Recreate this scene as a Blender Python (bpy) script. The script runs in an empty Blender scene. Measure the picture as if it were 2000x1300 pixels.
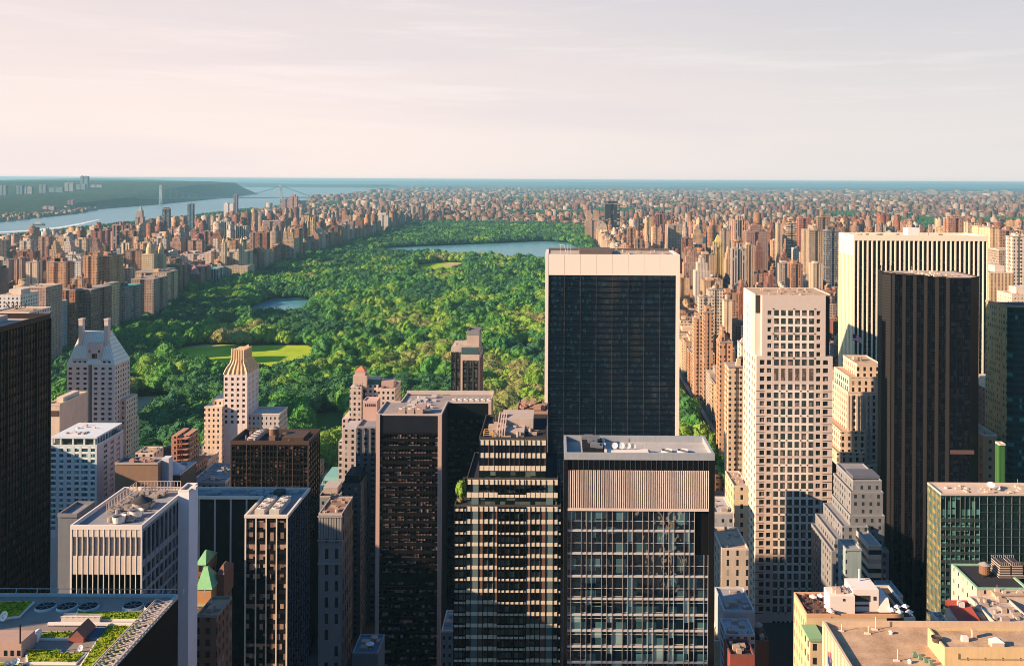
import bpy, math, random
import numpy as np
DENOISE = True
from mathutils import Vector, noise
R = math.radians
rng = random.Random(7)
sc = bpy.context.scene
COL = sc.collection

# ---------------- camera: level view up the avenues, lens shifted down ----------------
F, CX, CY, H = 1790.0, 1088.0, 351.0, 260.0      # focal length and principal point in pixels of a 2000x1300 frame, eye height in m
ROLL = R(0.30)
cam = bpy.data.cameras.new("camera"); cam_o = bpy.data.objects.new("camera", cam); COL.objects.link(cam_o)
cam_o.location = (0, 0, H); cam_o.rotation_euler = (R(90), -ROLL, 0)
cam.sensor_width = 36; cam.lens = 36 * F / 2000
cam.shift_x = -(CX - 1000) / 2000; cam.shift_y = -(650 - CY) / 2000
cam.clip_start = 1; cam.clip_end = 120000
sc.camera = cam_o

# ---------------- sun, sky, exposure ----------------
SUN_EL, SUN_AZ = R(21.5), R(20)        # light travels east and a little north
sd = bpy.data.lights.new("sun", 'SUN'); sd.energy = 5.0; sd.angle = R(0.5); sd.color = (1.0, 0.70, 0.46)
so = bpy.data.objects.new("sun", sd); COL.objects.link(so); so.location = (-300, -80, 600)
trav = Vector((math.cos(SUN_AZ) * math.cos(SUN_EL), math.sin(SUN_AZ) * math.cos(SUN_EL), -math.sin(SUN_EL)))
so.rotation_euler = trav.to_track_quat('-Z', 'Y').to_euler()
sc.view_settings.view_transform = 'Standard'; sc.view_settings.look = 'None'
sc.view_settings.exposure = 1.15; sc.view_settings.gamma = 1.0
sc.cycles.max_bounces = 5; sc.cycles.diffuse_bounces = 2; sc.cycles.glossy_bounces = 2; sc.cycles.volume_bounces = 0
sc.cycles.use_denoising = DENOISE; sc.cycles.filter_width = 0.95

class NT:
    def __init__(s, tree): s.t = tree; s.n = tree.nodes; s.l = tree.links; s.n.clear()
    def node(s, kind, **kw):
        n = s.n.new(kind)
        for k, v in kw.items():
            if k.startswith('i_'):
                n.inputs[k[2:].replace('_', ' ')].default_value = v
            else: setattr(n, k, v)
        return n
    def put(s, v, sock):
        if hasattr(v, 'links') or isinstance(v, bpy.types.NodeSocket): s.l.new(v, sock)
        else: sock.default_value = v
    def m(s, op, a, b=0.0, c=None, clamp=False):
        n = s.n.new('ShaderNodeMath'); n.operation = op; n.use_clamp = clamp
        s.put(a, n.inputs[0]); s.put(b, n.inputs[1])
        if c is not None: s.put(c, n.inputs[2])
        return n.outputs[0]
    def mix(s, f, a, b, mode='MIX'):
        n = s.n.new('ShaderNodeMix'); n.data_type = 'RGBA'; n.blend_type = mode
        s.put(f, n.inputs[0])
        for v, k in ((a, 6), (b, 7)):
            if isinstance(v, (tuple, list)) and len(v) == 3: v = (*v, 1)
            s.put(v, n.inputs[k])
        return n.outputs[2]
    def noise(s, vec, scale, detail=3, rough=.55):
        n = s.n.new('ShaderNodeTexNoise'); n.inputs['Scale'].default_value = scale
        n.inputs['Detail'].default_value = detail; n.inputs['Roughness'].default_value = rough
        if vec is not None: s.l.new(vec, n.inputs['Vector'])
        return n.outputs[0]
    def ramp(s, f, stops):
        n = s.n.new('ShaderNodeValToRGB'); e = n.color_ramp.elements
        while len(e) < len(stops): e.new(.5)
        for k, (p, c) in enumerate(stops):
            e[k].position = p; e[k].color = (*c, 1) if len(c) == 3 else c
        s.put(f, n.inputs[0]); return n.outputs[0]
    def comb(s, x, y, z):
        n = s.n.new('ShaderNodeCombineXYZ')
        for k, v in enumerate((x, y, z)): s.put(v, n.inputs[k])
        return n.outputs[0]
    def sep(s, v):
        n = s.n.new('ShaderNodeSeparateXYZ'); s.l.new(v, n.inputs[0]); return n.outputs
    def step(s, e0, e1, x):
        n = s.n.new('ShaderNodeMapRange'); n.interpolation_type = 'SMOOTHSTEP'
        s.put(x, n.inputs[0]); n.inputs[1].default_value = e0; n.inputs[2].default_value = e1
        return n.outputs[0]

w = bpy.data.worlds.new("World"); sc.world = w; w.use_nodes = True
t = NT(w.node_tree)
sky = t.node('ShaderNodeTexSky'); sky.sky_type = 'NISHITA'; sky.sun_disc = False
sky.sun_elevation = SUN_EL; sky.sun_rotation = math.atan2(-trav.x, -trav.y) % (2 * math.pi)
sky.altitude = 260; sky.air_density = 1.2; sky.dust_density = 1.5; sky.ozone_density = 2.0
d = t.node('ShaderNodeTexCoord').outputs['Generated']
dx, dy, dz = t.sep(d)
cl = t.noise(t.comb(t.m('MULTIPLY', dx, 1.2), t.m('MULTIPLY', dy, 1.2), t.m('MULTIPLY', dz, 11)), 1.9, 7, .62)
cl2 = t.noise(t.comb(t.m('MULTIPLY', dx, .7), dy, t.m('MULTIPLY', dz, 7)), 3.1, 5, .5)
band = t.ramp(t.m('ADD', dz, t.m('MULTIPLY', t.m('SUBTRACT', cl, .5), .07)),
              [(0.0, (.675, .622, .585)), (.045, (.68, .622, .587)), (.095, (.645, .593, .572)), (.15, (.585, .552, .55)), (.20, (.53, .515, .535))])
east = t.step(-.45, .5, dx)
veil = t.mix(east, (1.07, .995, .985), (.86, .895, .925))
veil = t.mix(1.0, band, veil, 'MULTIPLY')
veil = t.mix(t.m('MULTIPLY', t.step(.46, .70, cl2), .24), veil, (.50, .48, .53))
veil = t.mix(t.m('MULTIPLY', t.m('MULTIPLY', t.step(.50, .66, t.noise(t.comb(dx, t.m('MULTIPLY', dy, .5), t.m('MULTIPLY', dz, 16)), 2.3, 8, .68)), t.step(.03, .1, dz)), .11), veil, (.94, .88, .86))
clear = t.mix(1.0, sky.outputs[0], (.040, .080, .116), 'MULTIPLY')      # clear sky above the bank of thin cloud
f_cl = t.m('MAXIMUM', t.step(.19, .23, dz), t.m('MULTIPLY', t.m('SUBTRACT', 1.0, t.step(.25, .70, dy)), .72))
veil = t.mix(f_cl, veil, clear)
f_dn = t.step(-.004, 0.0, dz)
veil = t.mix(f_dn, (.10, .14, .15), veil)
bg = t.node('ShaderNodeBackground'); t.l.new(veil, bg.inputs[0]); bg.inputs[1].default_value = 0.64
out = t.node('ShaderNodeOutputWorld'); t.l.new(bg.outputs[0], out.inputs[0])

# ---------------- mapping between pixels of the photograph and metres ----------------
cr, sr = math.cos(ROLL), math.sin(ROLL)
def unroll(px, py):
    u, v = px - CX, py - CY
    return u * cr + v * sr, -u * sr + v * cr
def at(px, py, Y):
    u, v = unroll(px, py); return u * Y / F, H - v * Y / F
def ground(px, py, z=0.0):
    u, v = unroll(px, py); Y = F * (H - z) / v
    return (u * Y / F, Y, z)
def proj(x, y, z):
    u = F * x / y; v = F * (H - z) / y
    return CX + u * cr - v * sr, CY + u * sr + v * cr

# ---------------- mesh helpers ----------------
class MB:
    def __init__(s): s.v = []; s.f = []; s.m = []
    def quad(s, a, b, c, d, m=0):
        n = len(s.v); s.v += [a, b, c, d]; s.f.append((n, n+1, n+2, n+3)); s.m.append(m)
    def poly(s, pts, m=0):
        n = len(s.v); s.v += list(pts); s.f.append(tuple(range(n, n + len(pts)))); s.m.append(m)
    def hexa(s, p, m=0):
        n = len(s.v); s.v += p
        for q in ((0,3,2,1),(4,5,6,7),(0,1,5,4),(1,2,6,5),(2,3,7,6),(3,0,4,7)):
            s.f.append(tuple(n + k for k in q)); s.m.append(m)
    def box(s, x0, x1, y0, y1, z0, z1, m=0):
        s.hexa([(x0,y0,z0),(x1,y0,z0),(x1,y1,z0),(x0,y1,z0),(x0,y0,z1),(x1,y0,z1),(x1,y1,z1),(x0,y1,z1)], m)
    def frus(s, a, z0, b, z1, m=0):
        s.hexa([(a[0],a[2],z0),(a[1],a[2],z0),(a[1],a[3],z0),(a[0],a[3],z0),(b[0],b[2],z1),(b[1],b[2],z1),(b[1],b[3],z1),(b[0],b[3],z1)], m)
    def prism(s, pts, z0, z1, m=0):
        n = len(s.v); k = len(pts)
        s.v += [(x, y, z0) for x, y in pts] + [(x, y, z1) for x, y in pts]
        s.f.append(tuple(n + k + i for i in range(k))); s.m.append(m)
        for i in range(k):
            j = (i + 1) % k; s.f.append((n+i, n+j, n+k+j, n+k+i)); s.m.append(m)
    def cyl(s, x, y, z0, z1, r0, r1=None, n=14, m=0, cap=True):
        r1 = r0 if r1 is None else r1; b = len(s.v)
        for k in range(n):
            a = 2 * math.pi * k / n; s.v.append((x + r0 * math.cos(a), y + r0 * math.sin(a), z0))
        for k in range(n):
            a = 2 * math.pi * k / n; s.v.append((x + r1 * math.cos(a), y + r1 * math.sin(a), z1))
        for k in range(n):
            j = (k + 1) % n; s.f.append((b+k, b+j, b+n+j, b+n+k)); s.m.append(m)
        if cap: s.f.append(tuple(b + n + k for k in range(n))); s.m.append(m)
    def bar(s, p, q, w, m=0):
        p, q = Vector(p), Vector(q); d = (q - p).normalized()
        a = d.cross(Vector((0, 0, 1)));
        if a.length < .1: a = Vector((1, 0, 0))
        a = a.normalized() * w / 2; b = d.cross(a).normalized() * w / 2
        s.hexa([tuple(p-a-b), tuple(p+a-b), tuple(p+a+b), tuple(p-a+b), tuple(q-a-b), tuple(q+a-b), tuple(q+a+b), tuple(q-a+b)], m)
WL = {}
def link(name, mb, mats, parent=None, smooth=False, loc=None):
    o0 = WL.get(parent.name, (0, 0, 0)) if parent else (loc or (0, 0, 0))
    me = bpy.data.meshes.new(name)
    me.from_pydata([(v[0]-o0[0], v[1]-o0[1], v[2]-o0[2]) for v in mb.v], [], mb.f)
    if not isinstance(mats, (list, tuple)): mats = [mats]
    for m_ in mats: me.materials.append(m_)
    if len(mats) > 1: me.polygons.foreach_set('material_index', mb.m)
    if smooth: me.polygons.foreach_set('use_smooth', [True] * len(me.polygons))
    o = bpy.data.objects.new(name, me); COL.objects.link(o)
    if parent: o.parent = parent; WL[o.name] = o0
    else: o.location = o0; WL[o.name] = o0
    return o
def tag(o, label=None, cat=None, group=None, kind=None):
    if label: o['label'] = label
    if cat: o['category'] = cat
    if group: o['group'] = group
    if kind: o['kind'] = kind
    return o
def thing(name, label, cat, loc, group=None):
    o = bpy.data.objects.new(name, None); COL.objects.link(o); o.location = loc; o.empty_display_size = 1
    WL[o.name] = tuple(loc); return tag(o, label, cat, group)

# ---------------- materials ----------------
MC = {}
def pbsdf(t, col, rough=.8, spec=.3, metal=0.0, normal=None):
    b = t.node('ShaderNodeBsdfPrincipled')
    if isinstance(col, tuple) and len(col) == 3: col = (*col, 1)
    t.put(col, b.inputs['Base Color']); t.put(rough, b.inputs['Roughness'])
    t.put(spec, b.inputs['Specular IOR Level']); t.put(metal, b.inputs['Metallic'])
    if normal is not None: t.l.new(normal, b.inputs['Normal'])
    o = t.node('ShaderNodeOutputMaterial'); t.l.new(b.outputs[0], o.inputs[0]); return b
def newmat(name):
    m = bpy.data.materials.new(name); m.use_nodes = True; return m, NT(m.node_tree)
def plain(col, rough=.8, var=.27, spec=.12, metal=0.0, scale=.35):
    """a surface of one colour with weathering streaks and patches of its own"""
    key = ('p', col, rough, var, spec, metal, scale)
    if key in MC: return MC[key]
    m, t = newmat('surface')
    g = t.node('ShaderNodeNewGeometry'); p = g.outputs['Position']
    x, y, z = t.sep(p)
    n1 = t.noise(p, scale, 5, .6)
    n2 = t.noise(t.comb(x, y, t.m('MULTIPLY', z, .08)), scale * 4, 3, .6)
    f = t.m('MULTIPLY_ADD', t.m('ADD', n1, n2), var, 1 - var)
    c = t.mix(1.0, col, t.comb(f, f, f), 'MULTIPLY')
    pbsdf(t, c, rough, spec, metal); MC[key] = m; return m
def facade_core(t, wall, bay, fl, wf, hf, win, light, lp, wseed=0.0):
    g = t.node('ShaderNodeNewGeometry'); p = g.outputs['Position']; x, y, z = t.sep(p)
    nx, ny, nz = t.sep(g.outputs['True Normal'])
    ax, ay, az = t.m('ABSOLUTE', nx), t.m('ABSOLUTE', ny), t.m('ABSOLUTE', nz)
    u = t.m('ADD', t.m('MULTIPLY', x, ay), t.m('MULTIPLY', y, ax))
    uu = t.m('ADD', t.m('DIVIDE', u, bay), wseed); zz = t.m('DIVIDE', z, fl)
    fu, fz = t.m('FRACT', uu), t.m('FRACT', zz)
    a = t.m('LESS_THAN', t.m('ABSOLUTE', t.m('SUBTRACT', fu, .5)), t.m('MULTIPLY', wf, .5))
    b = t.m('LESS_THAN', t.m('ABSOLUTE', t.m('SUBTRACT', fz, .5)), hf * .5)
    mask = t.m('MULTIPLY', t.m('MULTIPLY', a, b), t.m('LESS_THAN', az, .4))
    wn = t.node('ShaderNodeTexWhiteNoise'); wn.noise_dimensions = '3D'
    t.l.new(t.comb(t.m('FLOOR', uu), t.m('FLOOR', zz), t.m('ROUND', ax)), wn.inputs['Vector'])
    wc = t.mix(t.m('MULTIPLY', t.m('LESS_THAN', wn.outputs[0], lp), 1.0), win, light)
    n1 = t.noise(p, .08, 4, .6); n2 = t.noise(t.comb(x, y, t.m('MULTIPLY', z, .1)), .9, 2, .6)
    f = t.m('MULTIPLY_ADD', t.m('ADD', n1, n2), .46, .54)
    wcx = t.mix(1.0, wall, t.comb(f, f, f), 'MULTIPLY')
    return t.mix(mask, wcx, wc), mask, az, p
def windowed(wall, bay=3.2, fl=3.3, wf=.42, hf=.5, win=(.02, .025, .03), light=(.30, .28, .24), lp=.16, seed=0.0):
    key = ('w', wall, bay, fl, wf, hf, win, light, lp, seed)
    if key in MC: return MC[key]
    m, t = newmat('masonry with windows')
    c, mask, az, p = facade_core(t, wall, bay, fl, wf, hf, win, light, lp, seed)
    pbsdf(t, c, t.m('MULTIPLY_ADD', mask, -.6, .85), .3); MC[key] = m; return m
def glass(dark, blind=(.3, .25, .2), cu=1.5, cz=3.9, prob=.3, rough=.12, spec=.5, hf=1.0, wave=0.0, ior=1.5):
    """window glass with blinds drawn behind some of the panes"""
    key = ('g', dark, blind, cu, cz, prob, rough, spec, hf, wave, ior)
    if key in MC: return MC[key]
    m, t = newmat('window glass')
    g = t.node('ShaderNodeNewGeometry'); p = g.outputs['Position']; x, y, z = t.sep(p)
    nx, ny, nz = t.sep(g.outputs['True Normal']); ax, ay = t.m('ABSOLUTE', nx), t.m('ABSOLUTE', ny)
    u = t.m('ADD', t.m('MULTIPLY', x, ay), t.m('MULTIPLY', y, ax))
    cuv = t.comb(t.m('FLOOR', t.m('DIVIDE', u, cu)), t.m('FLOOR', t.m('DIVIDE', z, cz)), t.m('ROUND', ax))
    wn = t.node('ShaderNodeTexWhiteNoise'); wn.noise_dimensions = '3D'; t.l.new(cuv, wn.inputs['Vector'])
    big = t.noise(t.comb(t.m('MULTIPLY', u, .06), t.m('FLOOR', t.m('DIVIDE', z, cz)), 0.0), 1.3, 2, .5)
    pr = t.m('MULTIPLY', t.m('MULTIPLY_ADD', big, 2.4, -.45), prob * 1.4)
    has = t.m('LESS_THAN', wn.outputs[0], pr)
    drop = t.m('GREATER_THAN', t.m('FRACT', t.m('DIVIDE', z, cz)), t.m('MULTIPLY', t.sep(wn.outputs[1])[1], .6))
    slat = t.m('MULTIPLY_ADD', t.sep(wn.outputs[1])[2], .7, .35)
    bc = t.mix(1.0, blind, t.comb(slat, slat, slat), 'MULTIPLY')
    c = t.mix(t.m('MULTIPLY', has, drop), dark, bc)
    nrm = None
    if wave:
        bp = t.node('ShaderNodeBump'); bp.inputs['Strength'].default_value = wave; bp.inputs['Distance'].default_value = .3
        t.l.new(t.noise(p, .22, 2, .5), bp.inputs['Height']); nrm = bp.outputs[0]
    pbsdf(t, c, rough, spec, 0, nrm).inputs['IOR'].default_value = ior; MC[key] = m; return m
def asphalt_roof(col):
    key = ('r', col)
    if key in MC: return MC[key]
    m, t = newmat('roof surface')
    g = t.node('ShaderNodeNewGeometry'); p = g.outputs['Position']
    n1 = t.noise(p, .12, 6, .65); n2 = t.noise(p, 1.6, 4, .7)
    f = t.m('MULTIPLY_ADD', t.m('ADD', t.m('MULTIPLY', n1, 1.3), t.m('MULTIPLY', n2, .7)), .55, .45)
    pbsdf(t, t.mix(1.0, col, t.comb(f, f, f), 'MULTIPLY'), .92, .15); MC[key] = m; return m
def louvered(base, dark, pitch, frac=.5, horiz=False, colorful=False):
    key = ('l', base, dark, pitch, frac, horiz, colorful)
    if key in MC: return MC[key]
    m, t = newmat('louvres'); g = t.node('ShaderNodeNewGeometry'); p = g.outputs['Position']; x, y, z = t.sep(p)
    nx, ny, nz = t.sep(g.outputs['True Normal'])
    u = z if horiz else t.m('ADD', t.m('MULTIPLY', x, t.m('ABSOLUTE', ny)), t.m('MULTIPLY', y, t.m('ABSOLUTE', nx)))
    fu = t.m('LESS_THAN', t.m('FRACT', t.m('DIVIDE', u, pitch)), frac)
    b = base
    if colorful:
        n = t.noise(p, .22, 3, .6)
        b = t.ramp(n, [(.30, (.60, .22, .18)), (.40, (.80, .42, .34)), (.47, (.50, .46, .14)), (.53, (.72, .45, .50)), (.59, (.62, .58, .20)), (.66, (.36, .22, .46)), (.75, (.80, .50, .38))])
    pbsdf(t, t.mix(fu, dark, b), .6, .3); MC[key] = m; return m

# ---------------- facades ----------------
def fb(mb, face, pos, u0, u1, n0, n1, z0, z1, m=0):
    if face == 'S': mb.box(u0, u1, pos + n0, pos + n1, z0, z1, m)
    elif face == 'E': mb.box(pos - n1, pos - n0, u0, u1, z0, z1, m)
    else: mb.box(pos + n0, pos + n1, u0, u1, z0, z1, m)
def even(a, b, n, frac):
    p = (b - a) / n; return [(a + p * (k + .5 - frac / 2), a + p * (k + .5 + frac / 2)) for k in range(n)]
def rows_from(z0, z1, fl, frac, off=0.0):
    r = []; z = z1 - off
    while z - fl > z0: r.append((z - fl * (.5 + frac / 2), z - fl * (.5 - frac / 2))); z -= fl
    return r[::-1]
def windows(T, face, pos, rects, n0, n1, mat, most=100):
    """each window a part sharing one mesh; past the hundred highest the rest are one part"""
    meshes = {}; rects = sorted(rects, key=lambda r: -r[3]); o0 = WL[T.name]; rest = MB()
    used = T.get('_w', 0)
    for (u0, u1, z0, z1) in rects:
        if used >= most: fb(rest, face, pos, u0, u1, n0, n1, z0, z1); continue
        used += 1; k = (round(u1 - u0, 2), round(z1 - z0, 2))
        if k not in meshes:
            mb = MB(); fb(mb, face, 0, -k[0]/2, k[0]/2, n0, n1, 0, k[1])
            me = bpy.data.meshes.new('window'); me.from_pydata(mb.v, [], mb.f); me.materials.append(mat); meshes[k] = me
        o = bpy.data.objects.new('window', meshes[k]); COL.objects.link(o); o.parent = T
        uc = (u0 + u1) / 2
        o.location = (uc - o0[0], pos - o0[1], z0 - o0[2]) if face == 'S' else (pos - o0[0], uc - o0[1], z0 - o0[2])
    T['_w'] = used
    if rest.v: tag(link('window', rest, mat, T), kind='stuff')
def facade(T, face, pos, u0, u1, z0, z1, cols, rows, inset=.4, fm=None, wm=None, sm=None, mode='window', sn=.12, name='facade_frame', most=100):
    fr = MB(); c = [(u0, u0)] + sorted(cols) + [(u1, u1)]
    for a, b in zip(c[:-1], c[1:]):
        if b[0] - a[1] > .01: fb(fr, face, pos, a[1], b[0], 0, inset, z0, z1, 0)
    r = [(z0, z0)] + rows + [(z1, z1)]
    for (a, b) in zip(r[:-1], r[1:]):
        if b[0] - a[1] > .01:
            for cc in cols: fb(fr, face, pos, cc[0], cc[1], sn, inset, a[1], b[0], 1)
    link(name, fr, [fm, sm or fm], T)
    if mode == 'band':
        for (a, b) in rows:
            mb = MB()
            for cc in cols: fb(mb, face, pos, cc[0], cc[1], inset - .06, inset, a, b)
            link('window_band', mb, wm, T)
    else: windows(T, face, pos, [(cc[0], cc[1], a, b) for cc in cols for a, b in rows], inset - .06, inset, wm, most)
def ring(mb, x0, x1, y0, y1, z0, z1, t_, m=0):
    mb.box(x0, x1, y0, y0 + t_, z0, z1, m); mb.box(x0, x1, y1 - t_, y1, z0, z1, m)
    mb.box(x0, x0 + t_, y0 + t_, y1 - t_, z0, z1, m); mb.box(x1 - t_, x1, y0 + t_, y1 - t_, z0, z1, m)
def core(T, x0, x1, y0, y1, z0, z1, wall, roofm, parm, side=None, inset=.4, ph=1.1, pt=.55, name='wall'):
    """solid block behind the facades, its roof deck and its parapet"""
    mb = MB(); a = x0 + (inset if side in ('W', 'B') else 0); b = x1 - (inset if side in ('E', 'B') else 0)
    mb.box(a, b, y0 + inset, y1, z0, z1 - ph); link(name, mb, wall, T)
    mb = MB(); mb.box(x0 + pt, x1 - pt, y0 + pt, y1 - pt, z1 - ph - .05, z1 - ph + .12); link('roof', mb, roofm, T)
    mb = MB(); ring(mb, x0, x1, y0, y1, z1 - ph, z1, pt); link('parapet', mb, parm, T)

# ---------------- things that stand on roofs and in the street ----------------
def water_tank(x, y, z, r, h, label, leg=2.2, mat=None, group='rooftop water tanks'):
    T = thing('water_tank', label, 'water tank', (x, y, z), group)
    mb = MB(); mb.cyl(x, y, z + leg, z + leg + h, r * 1.03, r, 16); link('tank', mb, mat or plain((.20, .11, .065), .9), T)
    mb = MB(); mb.cyl(x, y, z + leg + h, z + leg + h + r * .55, r * 1.12, .1, 16); link('roof', mb, plain((.30, .27, .25), .9), T)
    mb = MB(); mb.cyl(x, y, z + leg - .2, z + leg, r * 1.0, r, 16); link('deck', mb, plain((.06, .06, .06)), T)
    for sx in (-1, 1):
        for sy in (-1, 1):
            mb = MB(); mb.bar((x + sx*r*.65, y + sy*r*.65, z), (x + sx*r*.65, y + sy*r*.65, z + leg), .22); link('leg', mb, plain((.05, .05, .05)), T)
def fan_unit(x0, x1, y0, y1, z, h, n, label, col=(.55, .50, .44), axis='Y', group=None):
    T = thing('cooling_unit', label, 'cooling unit', ((x0+x1)/2, (y0+y1)/2, z), group)
    mb = MB(); mb.box(x0, x1, y0, y1, z, z + h); link('casing', mb, plain(col, .6), T)
    for k in range(n):
        if axis == 'Y': cx, cy = (x0 + x1) / 2, y0 + (y1 - y0) * (k + .5) / n; r = min((x1-x0), (y1-y0)/n) * .4
        else: cx, cy = x0 + (x1 - x0) * (k + .5) / n, (y0 + y1) / 2; r = min((x1-x0)/n, (y1-y0)) * .4
        mb = MB(); mb.cyl(cx, cy, z + h, z + h + .35, r, r * .95, 18, 0, False); mb.cyl(cx, cy, z + h, z + h + .02, r * .93, r * .93, 18, 1)
        for q in range(4):
            a = q * math.pi / 4; mb.bar((cx - r*.9*math.cos(a), cy - r*.9*math.sin(a), z + h + .2), (cx + r*.9*math.cos(a), cy + r*.9*math.sin(a), z + h + .2), .1, 0)
        link('fan', mb, [plain((.62, .55, .48), .5), plain((.02, .02, .02))], T)
def dish(x, y, z, r, label, tilt=55, turn=200, group='rooftop satellite dishes'):
    T = thing('satellite_dish', label, 'satellite dish', (x, y, z), group)
    mb = MB(); n, k = 18, 4; c = Vector((x, y, z + r * 1.25)); ax = Vector((math.cos(R(turn)) * math.cos(R(90-tilt)), math.sin(R(turn)) * math.cos(R(90-tilt)), math.sin(R(90-tilt))))
    e1 = ax.cross(Vector((0, 0, 1))).normalized(); e2 = e1.cross(ax)
    for side in (0, .06):
        ringv = []
        for j in range(k + 1):
            rr = r * j / k; row = []
            for i in range(n):
                a = 2*math.pi*i/n; q = c + e1*rr*math.cos(a) + e2*rr*math.sin(a) + ax*(rr*rr*.28/r - side); row.append(len(mb.v)); mb.v.append(tuple(q))
            ringv.append(row)
        for j in range(k):
            for i in range(n):
                i2 = (i+1) % n; mb.f.append((ringv[j][i], ringv[j][i2], ringv[j+1][i2], ringv[j+1][i])); mb.m.append(0)
    link('reflector', mb, plain((.75, .70, .64), .5, .06), T, True)
    mb = MB(); mb.cyl(x, y, z, z + r * 1.2, .12, .1, 8); mb.bar((x - r*.5, y, z + .1), (x + r*.5, y, z + .1), .15); link('mast', mb, plain((.3, .3, .3)), T)
    mb = MB(); mb.bar(tuple(c - e2*r*.6), tuple(c + ax*r*.8), .06); mb.bar(tuple(c + e2*r*.6), tuple(c + ax*r*.8), .06); link('feed_arm', mb, plain((.3, .3, .3)), T)
def parasol(x, y, z, r, label, col=(.75, .70, .66), group='terrace parasols', n=8):
    T = thing('parasol', label, 'parasol', (x, y, z), group)
    mb = MB(); mb.cyl(x, y, z + 2.1, z + 2.8, r, .05, n); mb.cyl(x, y, z + 1.95, z + 2.1, r, r, n, 0, False); link('canopy', mb, plain(col, .8, .05), T)
    mb = MB(); mb.cyl(x, y, z, z + 2.9, .05, .05, 6); mb.cyl(x, y, z, z + .12, .35, .35, 10); link('pole', mb, plain((.4, .4, .4)), T)
def flag(x, y, z, h, wl, label, red=(.45, .03, .04)):
    T = thing('flag', label, 'flag', (x, y, z))
    mb = MB(); mb.cyl(x, y, z, z + h, .09, .05, 8); link('pole', mb, plain((.6, .6, .58), .4), T)
    mb = MB(); n = 10; hh = wl * .62; st = 7
    for i in range(n):
        for j in range(st):
            def pt(a, b):
                u = a / n; return (x + wl * u * .92, y + .25 * wl * .3 * math.sin(u * 7), z + h - .2 - hh * b / st - wl * u * u * .45 + .1 * math.sin(u * 9))
            mb.quad(pt(i, j), pt(i+1, j), pt(i+1, j+1), pt(i, j+1), 2 if (i < 4 and j < 4) else j % 2)
    link('cloth', mb, [plain(red, .8, .05), plain((.75, .7, .68), .8, .05), plain((.03, .04, .18), .8, .05)], T)
def car(x, y, z, ang, col, label, roof=None):
    T = thing('car', label, 'car', (x, y, z), 'cars in the streets')
    def tr(mb):
        c, s = math.cos(ang), math.sin(ang); mb.v = [(x + a*c - b*s, y + a*s + b*c, z + q) for a, b, q in mb.v]; return mb
    mb = MB(); mb.frus((-2.3, 2.3, -.9, .9), .35, (-2.25, 2.25, -.88, .88), .85); mb.frus((-1.5, 1.2, -.85, .85), .85, (-1.05, .6, -.7, .7), 1.42); link('body', tr(mb), plain(col, .3, .05, .5), T)
    mb = MB(); mb.frus((-1.52, 1.22, -.8, .8), .87, (-1.1, .65, -.66, .66), 1.36); mb.box(-1.1, .8, -.87, .87, .93, 1.2); link('window', tr(mb), glass((.01, .012, .015), prob=0), T)
    for a in (-1.4, 1.4):
        for b in (-.9, .72):
            mb = MB(); q = len(mb.v); k = 12
            for s in (0, .2):
                for i in range(k): mb.v.append((a + .34*math.cos(i*math.tau/k), b + s, .34 + .34*math.sin(i*math.tau/k)))
            mb.f.append(tuple(range(k))); mb.f.append(tuple(range(2*k-1, k-1, -1))); mb.m += [0, 0]
            for i in range(k): mb.f.append((i, (i+1) % k, k + (i+1) % k, k + i)); mb.m.append(0)
            link('wheel', tr(mb), plain((.02, .02, .02)), T)
HAZE_D = 3.9e-5
# ---------------- the towers in front ----------------
HERO = []       # picture rectangles they cover, used to choose which far things are in view
def block(name, label, px0, px1, pyt, Y0, pyf=None, depth=None, cat='building', group=None):
    x0, z1 = at(px0, pyt, Y0); x1, _ = at(px1, pyt, Y0)
    if depth is None:
        u, v = unroll((px0 + px1) / 2, pyf); depth = F * (H - z1) / v - Y0
    T = thing(name, label, cat, ((x0 + x1) / 2, Y0 + depth / 2, 0), group)
    return T, x0, x1, Y0, Y0 + depth, z1
def zof(py, Y): return H - (py - CY) * Y / F
def xof(px, Y): return (px - CX) * Y / F
def low(Y): return max(0.0, zof(1330, Y))
BLACK = plain((.005, .005, .007), .45, .1); CREAM = plain((.62, .52, .42), .7); WHITE = plain((.74, .68, .61), .6, .08)
CONC = plain((.38, .35, .32), .8); GREYR = asphalt_roof((.26, .26, .27)); DARKR = asphalt_roof((.035, .035, .04)); TANR = asphalt_roof((.46, .33, .22)); REDR = asphalt_roof((.24, .15, .12))
STEEL = plain((.32, .31, .30), .5); DGL = (.012, .016, .022)
def clutter(T, x0, x1, y0, y1, z, n, seed, mat, hmax=3.0, name='roof_equipment'):
    r = random.Random(seed)
    for k in range(n):
        mb = MB(); a, b = r.uniform(.8, 3.5), r.uniform(.8, 3.5); a = min(a, (x1-x0)*.4); b = min(b, (y1-y0)*.4)
        cx, cy = r.uniform(x0 + a/2, x1 - a/2), r.uniform(y0 + b/2, y1 - b/2); h = r.uniform(.5, hmax)
        if k % 4 == 3: mb.cyl(cx, cy, z, z + h, min(a, b) * .4, min(a, b) * .35, 10)
        else: mb.box(cx - a/2, cx + a/2, cy - b/2, cy + b/2, z + .01 * k, z + h)
        if k % 3 == 0: mb.bar((cx, cy, z + .25), (min(x1, cx + r.uniform(2, 9)), cy, z + .25), .22)
        if k % 5 == 0: mb.bar((cx, cy, z), (cx, cy, z + h + r.uniform(1, 3)), .1)
        link(name, mb, mat, T)

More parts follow.
